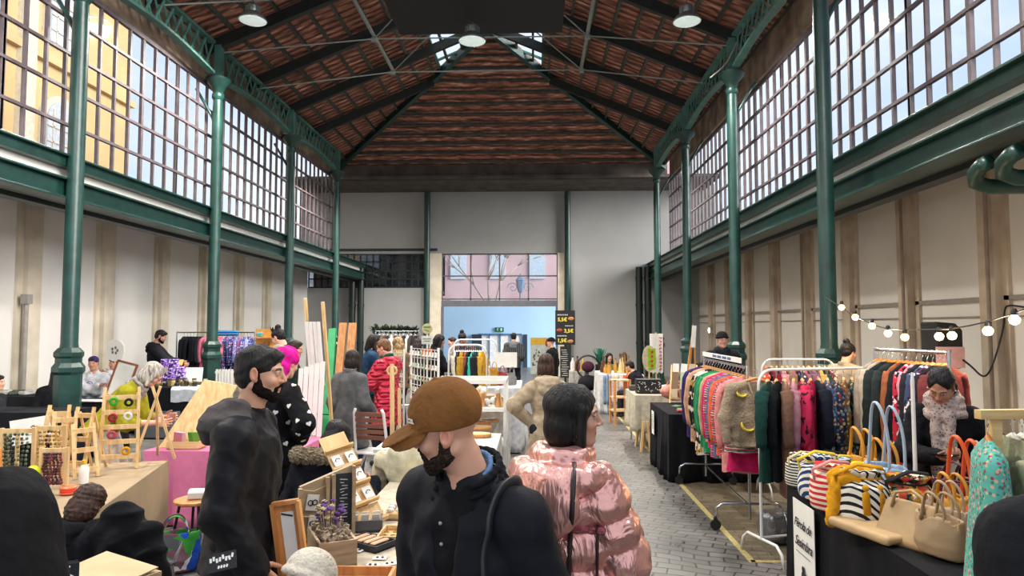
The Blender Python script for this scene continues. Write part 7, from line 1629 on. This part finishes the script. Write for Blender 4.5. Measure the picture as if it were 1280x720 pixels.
# cardigan with bananas in front
def cardigan(label,loc,rz,m,L,bm,patches,vneck=True,W=.26):
    t=thing('knitted_cardigan',label,'garment',loc,rz); hanger(t,'#c08a4e',W-.03); s=SDF(k=.03); z0=-.09
    s.u(stack([(-L,0,0,W*.93,.05),(-L+.05,0,0,W*.86,.04),(-L*.6,0,0,W*.95,.05),(-.2,0,0,W*.93,.045),(-.14,0,0,W*.82,.035),(-.1,0,0,.1,.03)],rnd=.015))
    for sg in (-1,1): s.u(cap((sg*.08,0,-.105),(sg*(W-.04),0,-.16),.022,.05),cap((sg*(W-.03),0,-.17),(sg*(W+.035),-.01,-.42),.052,.05),cap((sg*(W+.035),-.01,-.42),(sg*(W+.02),-.03,-.62),.05,.034))
    if vneck: s.sub((lambda P:np.maximum(np.maximum((np.abs(P[...,0])-.085*np.clip((P[...,2]+.36)/.26,0,1)),P[...,1]+.0),-P[...,2]-.37),(np.array([-.12,-.2,-.4]),np.array([.12,.0,0]))),k=.006)
    s.fold(.004,32,9); solid('knitted_body',[s.mesh(.008)],m,t)
    b=MB(); pts=[(.085*(1 if j>0 else 1)*q,-.045,-.1-.26*(1-q)) for j,q in ((0,1),(0,.5),(0,.02))]
    for sg in (-1,1): b.tube([(sg*x,y,z) for x,y,z in pts]+[(sg*.006,-.055,-L+.03)],.009,6)
    b.build('button_band',fab('#a48f74',k='band'),t,smooth=True)
    for k in range(4): bb=MB(); bb.ball((.004,-.066,-.4-.09*k),(.009,.005,.009),8,6); bb.build('button',pine,t)
    for (x,z,a,sc) in patches:
        M=Matrix.Translation((x,-.052,z))@Matrix.Rotation(a,4,'Y'); bb=MB(); P=[M@Vector((.045*sc*math.cos(q),-.004,.05*sc*math.sin(q)+.03)) for q in np.linspace(PI+.35,2*PI-.35,9)]; bb.tube(P,[.005,.016,.022,.025,.026,.025,.022,.016,.005],8,sq=(1,.5)); bb.build('banana_patch',bm,t,smooth=True)
        bb=MB(); bb.ball(tuple(P[0]),(.007,.005,.007),6,5); bb.build('banana_tip',mat('banana_brown','#3a2c18'),t)
    return t
ban=fab('#e0c94a',k='ban'); q=RA-dv.normalized()*.08
cardigan('beige cardigan with yellow banana patches hanging at the near end',(q.x+.03,6.2,1.455),.05,fab('#a8957c',k='knit',bump=.8,bscale=70),.68,ban,((-.15,-.2,.2,1.1),(.14,-.2,-.4,1.1),(-.1,-.48,.5,1.5),(.12,-.5,-.5,1.2)))
hung('wavy striped grey, pink and green skirt below the beige cardigan',patt('wavy_knit','#d9cfc0',['#c43a5a','#4c6a5a'],10,kind='wz',thr=.6),(q.x+.03,6.3,1.2),.05,L=.42,W=.22,sleeve=0,flare=.06,name='hanging_skirt',seed=3)
hung('bright raspberry pink skirt hanging lowest at the near end',fab('#c91f5c'),(q.x+.04,6.38,1.1),.0,L=.5,W=.2,sleeve=0,flare=.05,name='hanging_skirt',seed=4)
# ---------------------------------------------------------------- white arched rail in front
WA=(at(948,470,5.55).x,5.55); WB=(at(1102,470,5.9).x,5.9)
rack('white arched clothes rail nearest the aisle, full of dresses',WA,WB,1.5,'white',foot=.55,r=.012)
spec=[('#183e36','dark green banana jumper','ban'),('#101418','black banana jumper','ban'),('#7a5a48','brown wrap dress','p'),('#b07a86','dusty pink dress','p'),('#c4284e','crimson dress with dark sprigs','s'),('#b02048','deep pink dress','s'),('#1a1e2a','black navy dress','p'),('#2a4a70','blue floral dress','f'),('#1d2a3c','navy flowered dress','f'),('#6a4a20','ochre patterned dress','f'),('#243a2a','dark green leaf print dress','f'),('#8a6a3a','mustard printed dress','f'),('#0d0c10','long plain black dress','p'),('#15131a','black slip dress','p')]
n=len(spec); A=Vector(WA);Bv=Vector(WB)
for i,(c,nm,k) in enumerate(spec):
    u=.07+.88*i/(n-1); p=A.lerp(Bv,u); m=fab(c) if k in('p','ban') else patt('dress_%d'%i,c,{'s':['#2a1420'],'f':['#b9a06a','#7a2a3c','#5a7a8a']}[k],26 if k=='f' else 16,kind='voronoi' if k=='f' else 'noise',thr=.6,size=.32)
    rzz=PI/2-.55 if k=='ban' else PI/2+rr.uniform(-.3,.1)-.25
    t=hung('%s, %s from the left on the white arched rail'%(nm,ORD[i]),m,(p.x,p.y,1.485),rzz,L=.9 if k!='ban' else .78,W=.215,th=.035,sleeve=.35 if i<10 else .0,flare=.03 if k!='ban' else 0,hc='#d9a05c',seed=200+i,neck=.06)
    if k=='ban':
        b=MB(); P=[Vector((.0+.06*math.cos(q),-.06,-.5+.05*math.sin(q))) for q in np.linspace(PI+.3,2*PI-.3,9)]; b.tube(P,[.006,.016,.022,.025,.026,.025,.022,.016,.006],8,sq=(1,.5)); b.build('banana_patch',ban,t,smooth=True)
# rail behind, short
RC=(at(952,450,7.6).x,7.6); RD=(at(1043,450,7.6).x,7.6)
rack('thin white rail behind the arched one, pale wood hangers',RC,RD,1.49,'white',foot=.5,r=.011)
for i in range(13):
    c=['#c9452f','#7a1f2a','#20242c','#c77a86','#8a6f58','#b56a8c','#3a3048','#a8606a','#8c5a6c','#47506a','#c9a25a','#2c4038','#6a2238'][i]; u=.06+.88*i/12; x=RC[0]+(RD[0]-RC[0])*u
    hung('%s garment, %s from the left on the thin rear rail'%(['brick red','burgundy','charcoal','pink','brown','mauve','aubergine','dusty rose','plum','slate blue','gold','forest green','wine'][i],ORD[i]),fab(c) if i%3 else patt('rear_%d'%i,c,['#d8c9b0'],28),(x,7.6,1.475),PI/2-.2+rr.uniform(-.3,.3),L=.85,W=.2,th=.03,sleeve=.4,hc='#d8a868',seed=300+i)
# leaning rail with orange hangers at right
RE=(at(1094,441,5.7).x,5.7); RF=(at(1186,446,4.95).x,4.95)
rack('pale wooden-topped rail with orange hangers behind the phone woman',RE,RF,1.66,'chrome',foot=.5)
A=Vector(RE);Bv=Vector(RF); spec=['#b9a48c','#c8b8a0','#26302e','#1d211f','#2c3431','#a8603a','#1c1c20','#c42a40','#d88a96','#26262c','#3a4a6a','#5a2a4a','#232028','#803a3a']
nm=['beige','cream','dark teal','black green','grey green','rust','black','red floral','pink and white floral','charcoal','blue patterned','purple flowered','dark','brick']
for i,c in enumerate(spec):
    p=A.lerp(Bv,.04+.9*i/(len(spec)-1)); m=fab(c) if i not in (7,8,10,11) else patt('rf_%d'%i,c,['#e8dcd8','#1c1a20'],18,kind='noise',thr=.58)
    hung('%s blouse, %s from the left on the orange-hanger rail'%(nm[i],ORD[i]),m,(p.x,p.y,1.645),.55+rr.uniform(-.15,.15) if i<12 else .5,L=rr.uniform(.7,.9),W=.22,th=.035,sleeve=.5,hc='#d98a34',seed=400+i)
# white post in front of the phone woman
q=at(1143,480,4.0); t=thing('white_post','thin white upright post standing in front of the phone woman','post',(q.x,4.02,0)); b=MB(); b.tube([(0,0,0),(0,0,at(1143,472,4.0).z-.02),(0,0,at(1143,466,4.0).z)],[.011,.011,.006],10); b.build('pole',whitem,t); b=MB(); b.lathe([(.13,0),(.13,.012),(.02,.02)],n=18); b.build('base',whitem,t)
# silver bag on floor
q=atz(985,688,0); t=thing('silver_bag','grey metallic holdall lying on the floor under the dresses','bag',(q.x+.08,q.y+.25,0.005),.2); s=SDF(k=.03); s.u(boxf((0,0,.13),(.22,.13,.12),(0,0,0),.05),cap((-.1,-.12,.12),(.12,-.13,.14),.02,.02)); s.fold(.012,26,6); solid('bag_body',[s.mesh(.009)],mat('silver_cloth','#6f7072',rough=.35,metal=.5,bump=.6),t)
for x in (-.08,.06): b=MB(); b.tube([(x,-.135,.02),(x+.01,-.15,.15),(x,-.1,.27)],.014,6,sq=(1,.4)); b.build('strap',mat('silver_strap','#8e9092',rough=.3,metal=.5),t,smooth=True)
# ---------------------------------------------------------------- bag table
A=atz(984,606,.76); Bq=atz(1122,694,.76); d=(Bq-A).normalized(); n_=Vector((-d.y,d.x,0)); 
if n_.x<0: n_=-n_
Lb=(Bq-A).length+.42; rzb=math.atan2(d.y,d.x); wdt=.62
cxy=A+d*Lb/2+n_*wdt/2
BT=draped('draped_table','long black clothed table heaped with handbags, lower right',cxy.x-Lb/2,cxy.x+Lb/2,cxy.y-wdt/2,cxy.y+wdt/2,.76,fab('#111114',k='bt',bump=.2,bscale=5),wave=.022,rz=rzb)
def bp(u,w,z=.765):
    w=w*.8 
    q=A+d*u+n_*w; return Vector((q.x,q.y,z))
# sign
sg=atz(1004,630,.7); t=BT; 
su=.16; sp=bp(su+.22,-.045,.42); t=thing('fabric_sign','white cloth sign with black script lettering hanging on bag table','sign',sp,rzb); 
# local x along d; front faces -n
w=.34; h=.62; b=MB(); b.grid(lambda u,v:((u-.5)*w,0,(.5-v)*h+.0),10,10,thick=.004); b.build('sign_cloth',paper,t)
face=(PI/2,0,0) if (Vector((math.cos(rzb-PI/2),math.sin(rzb-PI/2),0)).dot(-n_)>0) else (PI/2,0,PI); fy=-.012 if face[2]==0 else .012
text('Pérola de',.082,ink,t,(0,fy,.17),rot=face,shear=.45,bold=.0006,sx=.85); text('Sesimbra',.088,ink,t,(0.01,fy,.055),rot=face,shear=.45,bold=.0006,sx=.85)
b=MB(); b.box((0,fy,-.01),(.22,.002,.003)); b.build('underline',ink,t); b=MB(); b.ball((0,fy,-.1),(.022,.003,.02),10,8); b.ball((.0,fy,-.15),(.028,.003,.045),10,8); b.ball((.03,fy,-.13),(.012,.003,.02),8,6); b.build('bird_motif',ink,t)
# bags ----------------------------------------------------------
zig=lambda nm,b_,cs,sc=9,k='wz':patt(nm,b_,cs,sc*1.9,kind=k,thr=.5)
bucket('white and black zigzag crocheted bucket bag at far left corner',bp(.05,.1),zig('zz1','#d9d4c4',['#23242a']),.9,.3,tas='#d9d4c4')
bucket('pink and white bucket bag second along the table edge',bp(.16,.16),zig('zz2','#d98a8c',['#e8dcc8','#4a4a6a']),.85,.2,tas='#e6a2a0')
bucket('black crocheted bucket bag behind the pink one',bp(.02,.34),fab('#17161a'),.9,.1,tas='#17161a',cord='#17161a')
bucket('navy and white starburst bucket bag above the script sign',bp(.36,.1),zig('zz3','#26406e',['#e6e2d2'],7,'wd'),1.12,.0,tas='#7d93b8',cord='#e0c43a')
bucket('blue denim coloured bucket bag behind the starburst bag',bp(.24,.3),zig('zz4','#4a6c9c',['#c9d2de']),.95,.5,tas='#26406e',cord='#e0c43a')
bucket('red bucket bag with pale zigzag crown and cream tassels',bp(.62,.06),zig('zz5','#c23034',['#e6d6c0'],5),1.1,.2,tas='#cdb694',cord='#cf8f86')
bucket('black and yellow corded bucket bag behind the red one',bp(.46,.32),zig('zz6','#1c1b1e',['#dcc23a']),.95,.3,tas='#5c1c30',cord='#e2c832')
bucket('mustard topped bucket bag with white and black cross pattern',bp(.93,.1),patt('cross_pattern','#dedacb',['#1d1d22'],13,kind='wd',thr=.62),1.25,.0,tas='#d99a1c',cord='#d99a1c')
bucket('multicoloured flowery bucket bag behind the mustard one',bp(.98,.38),patt('multi','#c98a2c',['#3f6a4a','#e6dcc2','#1f2a2a','#b5452f'],18,kind='noise',thr=.55),1.15,.2,tas='#b8862c',cord='#2a2a2a')
# cascade top of the mustard bag
t=thing('mustard_shawl','crumpled mustard yellow fabric spilling over patterned bucket bag','cloth',bp(.9,.06,.98)); s=SDF(k=.03); s.u(ell((0,0,.03),(.13,.1,.06)),cap((-.1,-.03,0),(-.15,-.05,-.2),.045,.03),cap((.1,0,.03),(.13,-.02,-.08),.04,.03),cap((-.04,-.06,.03),(.06,-.07,.01),.04,.04)); s.fold(.012,45,6); solid('shawl_cloth',[s.mesh(.007)],fab('#d9981a',bump=.6),t)
# totes
tote('mustard yellow leather tote with knotted handle at the back left',bp(.2,.52),rzb+.1,mat('mustard_leather','#cf8f2a',rough=.5,var=.1),.16,.25,.07,.17,hr=.012)
tote('second mustard tote beside the pale blue one',bp(.52,.5),rzb+.2,mat('mustard_leather','#cf8f2a',rough=.5),.14,.24,.07,.16,hr=.012)
tote('pale blue bucket tote with long looped straps and black piping',bp(.68,.42),rzb+.3,patt('blue_leather','#93a8bc',['#8299b0'],4,kind='noise'),.16,.28,.1,.36,hm=mat('pale_blue_handle','#a9bccb',rough=.5),hr=.011)
tote('mustard yellow small tote to the right of the flowery bag',bp(1.12,.56),rzb+.2,mat('mustard_leather2','#c9922c',rough=.5),.12,.22,.07,.1)
tote('burgundy leather tote behind the beige bags',bp(.98,.74),rzb+.3,mat('burgundy_leather','#4a1826',rough=.4),.2,.25,.08,.1,hr=.01)
tote('bright orange tote with tall rounded handles beside turquoise dress',bp(1.17,.62),rzb+.3,mat('orange_leather','#e0561c',rough=.45,var=.08),.15,.2,.09,.32,hr=.013)
tote('open beige suede tote with thin handles nearest right',bp(1.3,.4),rzb+.5,mat('beige_suede','#b79d7c',rough=.85),.11,.2,.08,.12,hr=.009)
tote('larger beige tote leaning right of the suede one',bp(1.46,.24),rzb+.3,mat('beige_suede2','#a68b68',rough=.8),.13,.2,.08,.1,hr=.009)
def flat(label,p,rz,m,w,d_,h,rot=(0,0,0)):
    t=thing('flat_bag',label,'bag',p,0,rot=(rot[0],rot[1],rz)); s=SDF(k=.02); s.u(boxf((0,0,h/2),(w,d_,h/2),(0,0,0),h*.45)); s.fold(.004,22,3); solid('bag_body',[s.mesh(.007)],m,t)
    b=MB(); b.tube([(-w*.6,d_*.5,h),(-w*.5,d_*1.1,h+.03),(0,d_*1.35,h+.02),(w*.5,d_*1.1,h+.03),(w*.6,d_*.5,h)],.009,6); b.build('handle',m,t,smooth=True); return t
bs=mat('beige_leather','#b8996c',rough=.6,var=.08)
flat('flat beige clutch bag lying over the front edge of the table',bp(1.14,.03,.768),rzb+.35,bs,.2,.1,.05)
flat('beige satchel with a dark slot standing behind the flat clutch',bp(1.26,.2,.84),rzb+.5,mat('tan_leather','#a98a5e',rough=.6),.14,.12,.06,rot=(1.0,0,0))
b=MB(); rr=random.Random(4)
for i in range(9):
    p=bp(.72+.05*i,.66,.77+.012*i); q=bp(1.0+.04*i,.55,.77+.014*i); b=MB(); b.tube([p,(p+q)/2+Vector((0,0,.05)),q],.012,6,sq=(1.6,.5)); o=b.build('leather_strap',mat('strap_mix%d'%(i%3),['#8a7660','#b9aa94','#5c3a2c'][i%3],rough=.5),smooth=True); tag(o,'long leather strap in the heap behind the totes','strap','leather straps heaped behind the totes')
# second cloth band under long loops: small upright tag and brown cord
# ---------------------------------------------------------------- wooden rail at right edge
wr=wood('blond_rail','#d8bd84','#b8955a',axis='X'); a=at(1222,518,2.75); b_=Vector((a.x+.75,2.85,a.z))
t=thing('wooden_rail','blond wooden clothes rail cut by right edge of picture','clothes rack',(0,0,0)); b=MB(); b.bar((a.x,2.75,a.z),b_,.035,.035); b.build('rail',wr,t); b=MB(); b.bar((a.x+.08,2.78,0),(a.x+.08,2.78,a.z-.02),.04); b.build('post',wr,t); b=MB(); b.bar((b_.x-.04,2.85,0),(b_.x-.04,2.85,a.z-.02),.04); b.build('post',wr,t); b=MB(); b.bar((a.x+.08,2.5,.02),(a.x+.08,3.1,.02),.04); b.build('foot',wr,t)
tm=patt('turquoise_floral','#58a89a',['#a03a4a','#c9a88a','#3f7a68'],46,size=.3)
hung('turquoise flowered dress hanging first on the blond wooden rail',tm,(a.x+.03,2.74,a.z-.02),1.15,L=.85,W=.16,th=.05,sleeve=0,flare=.08,hc='#c0742e',name='hanging_dress',seed=9,neck=.05)
for i,(dx,c,nm) in enumerate(((.16,'#9a9a7c','sage green'),(.2,'#c98a68','peach patterned'),(.25,'#8a8fb0','lilac patterned'),(.3,'#27324a','navy'),(.35,'#7a6a9a','violet'))):
    hung('%s narrow dress, %s after the turquoise one on blond rail'%(nm,ORD[i]),fab(c) if i in (0,3) else patt('nr%d'%i,c,['#d8d4c8'],40),(a.x+dx,2.77+dx*.13,a.z-.02),1.4,L=.7,W=.17,th=.02,sleeve=.3,hc='#d9d3c6',seed=20+i,name='hanging_dress')
# ---------------------------------------------------------------- speaker, cable, string lights
a=at(1168,402,8.6); c=at(1204,455,8.6); t=thing('loudspeaker','black loudspeaker with pink paper taped on, standing on pole','speaker',((a.x+c.x)/2,8.75,0)); w=c.x-a.x; h=a.z-c.z; zc=(a.z+c.z)/2
b=MB(); P=[(-w/2,-h/2),(w*.42,-h*.62),(w/2,-h*.3),(w/2,h*.3),(w*.25,h*.46),(-w/2,h/2)]; b.prism(P,.34,Matrix.Translation((0,0,zc))); b.build('cabinet',mat('speaker_black','#1a1917',rough=.6),t,bevel=.02); b=MB(); b.cyl((0,0,0),(0,0,zc-h*.5),.02); b.build('pole',blackp,t)
for k in range(3): q=k*2*PI/3; b=MB(); b.bar((0,0,.5),(.4*math.cos(q),.4*math.sin(q),.01),.025); b.build('leg',blackp,t)
t2=thing('pink_paper','pale pink paper sheet taped to front of loudspeaker','paper',((a.x+c.x)/2-.01,8.56,at(1184,444,8.5).z-.03)); b=MB(); b.box((0,0,0),(.35,.004,.26)); b.build('sheet',mat('pink_paper','#dca6a0',rough=.9),t2); b=MB(); b.lathe([(0,0),(.015,0)],n=10,M=Matrix.Translation((0,-.004,.08))@Matrix.Rotation(PI/2,4,'X'),cap=False); b.box((0,-.004,.07),(.02,.003,.035)); b.build('small_print',mat('grey_ink','#6e6e72'),t2)
b=MB(); cb=[at(px,py,Y) for px,py,Y in ((1204,450,8.5),(1214,458,8.6),(1228,470,8.9),(1237,464,9.0),(1246,440,9.0),(1254,410,9.0),(1256,388,9.0),(1262,382,8.9),(1282,384,8.6))]
b.tube(spline(cb),.012,6); tag(b.build('power_cable',blackp,smooth=True),'black cable looping from loudspeaker to right wall pilaster','cable')
wire=[(1032,372,8.9),(1052,384,8.3),(1068,395,7.9),(1085,403,7.5),(1090,406,7.4),(1110,411,7.0),(1135,412,6.5),(1168,412,6.0),(1189,411,5.7),(1212,407,5.4),(1234,402,5.15),(1268,392,4.85),(1295,380,4.6)]
W3=[at(*q) for q in wire]; b=MB(); b.tube(W3,.006,6); SL_=b.build('festoon_cable',blackp,smooth=True); tag(SL_,'black festoon cable of bulbs drooping from right column to picture edge','string light cable')
bl=mat('lit_bulb','#ffd08a',rough=.3,emit=4,var=0); BN=['beside the green column, smallest and highest at left','second from the column','third from the column','fourth from the column, just left of the rail top','fifth, above the clothes rail','first of two before the loudspeaker','second of two before the loudspeaker','over the bare wall right of loudspeaker','nearest, beside right edge of picture']
for i,(px,py,Y) in enumerate(((1052,384,8.3),(1069,396,7.9),(1090,407,7.4),(1110,416,7.0),(1131,421,6.55),(1174,420,5.95),(1190,419,5.7),(1235,413,5.15),(1268,399,4.85))):
    q=at(px,py,Y); t=thing('festoon_bulb','glowing warm bulb '+BN[i],'light bulb',q,group=None); b=MB(); b.lathe([(.008,-.038),(.026,-.03),(.036,-.006),(.034,.008),(.016,.03)],n=16); b.build('glass_bulb',bl,t,smooth=True); b=MB(); b.lathe([(.017,.028),(.02,.03),(.02,.062),(.012,.075)],n=12); b.build('socket',blackp,t,smooth='auto')
    if i in (1,3,5,7,8):
        ld=bpy.data.lights.new('bulb_light','POINT'); ld.energy=9; ld.color=(1,.74,.42); ld.shadow_soft_size=.04; lo=bpy.data.objects.new('bulb_light',ld); COL.objects.link(lo); lo.location=(q.x,q.y,q.z-.05)
for (px,y0,y1,Y) in ((973,350,455,14),(1016,350,455,13),(1070,350,470,11)):
    a=at(px,y0,17); 
for k,y in enumerate((9.1,11.15,15.25)):
    b=MB(); b.cyl((XR-.22,y-.05,0),(XR-.22,y-.05,3.9),.025,n=8); tag(b.build('wall_pipe',mat('rusty_pipe','#8a7666',rough=.6)),'slim brown pipe running up the %s right wall pilaster'%['nearest','second','fourth'][k],'pipe')
q=at(898,414,17); t=thing('wall_spotlight','small lit round spotlight on far part of right wall','spotlight',(XR-.35,at(1,1,1).x*0+22.3,at(898,413,22).z)); b=MB(); b.lathe([(.07,0),(.1,.1),(.1,.12)],n=14,M=Matrix.Rotation(-PI/2,4,'Y')); b.build('housing',chrome,t); b=MB(); b.ball((-.12,0,0),(.03,.08,.08),10,8); b.build('lens',mat('spot_lit','#fff0cf',emit=6,var=0),t)
for k,(pts,lb) in enumerate(((((888,97,13),(905,82,13),(916,64,13),(921,52,13.1)),'pale cable drooping from right lattice girder to second right column'),(((926,47,12.9),(948,38,12.3),(966,22,11.6),(982,2,11.0)),'pale cable looped along the right lattice girder'))):
    b=MB(); b.tube(spline([at(*q) for q in pts]),.014,6); tag(b.build('roof_cable',mat('pale_cable','#a89f92',rough=.6),smooth=True),lb,'cable')
# green gutter pipe elbows at right edge under the sill
for k,(y,lb) in enumerate(((6.35,'dark green gutter pipe elbow under right windows, at picture edge'),(6.75,'second dark green gutter pipe elbow under right windows'))):
    z=3.3; b=MB(); b.tube([(WR-.16,y-.25,z+.1),(WR-.16,y-.16,z+.09),(WR-.16,y-.06,z+.04),(WR-.12,y,z-.04),(WR,y+.01,z-.08),(WR+.7,y+.01,z-.08)],.075,12); tag(b.build('gutter_pipe',green,smooth=True),lb,'pipe')
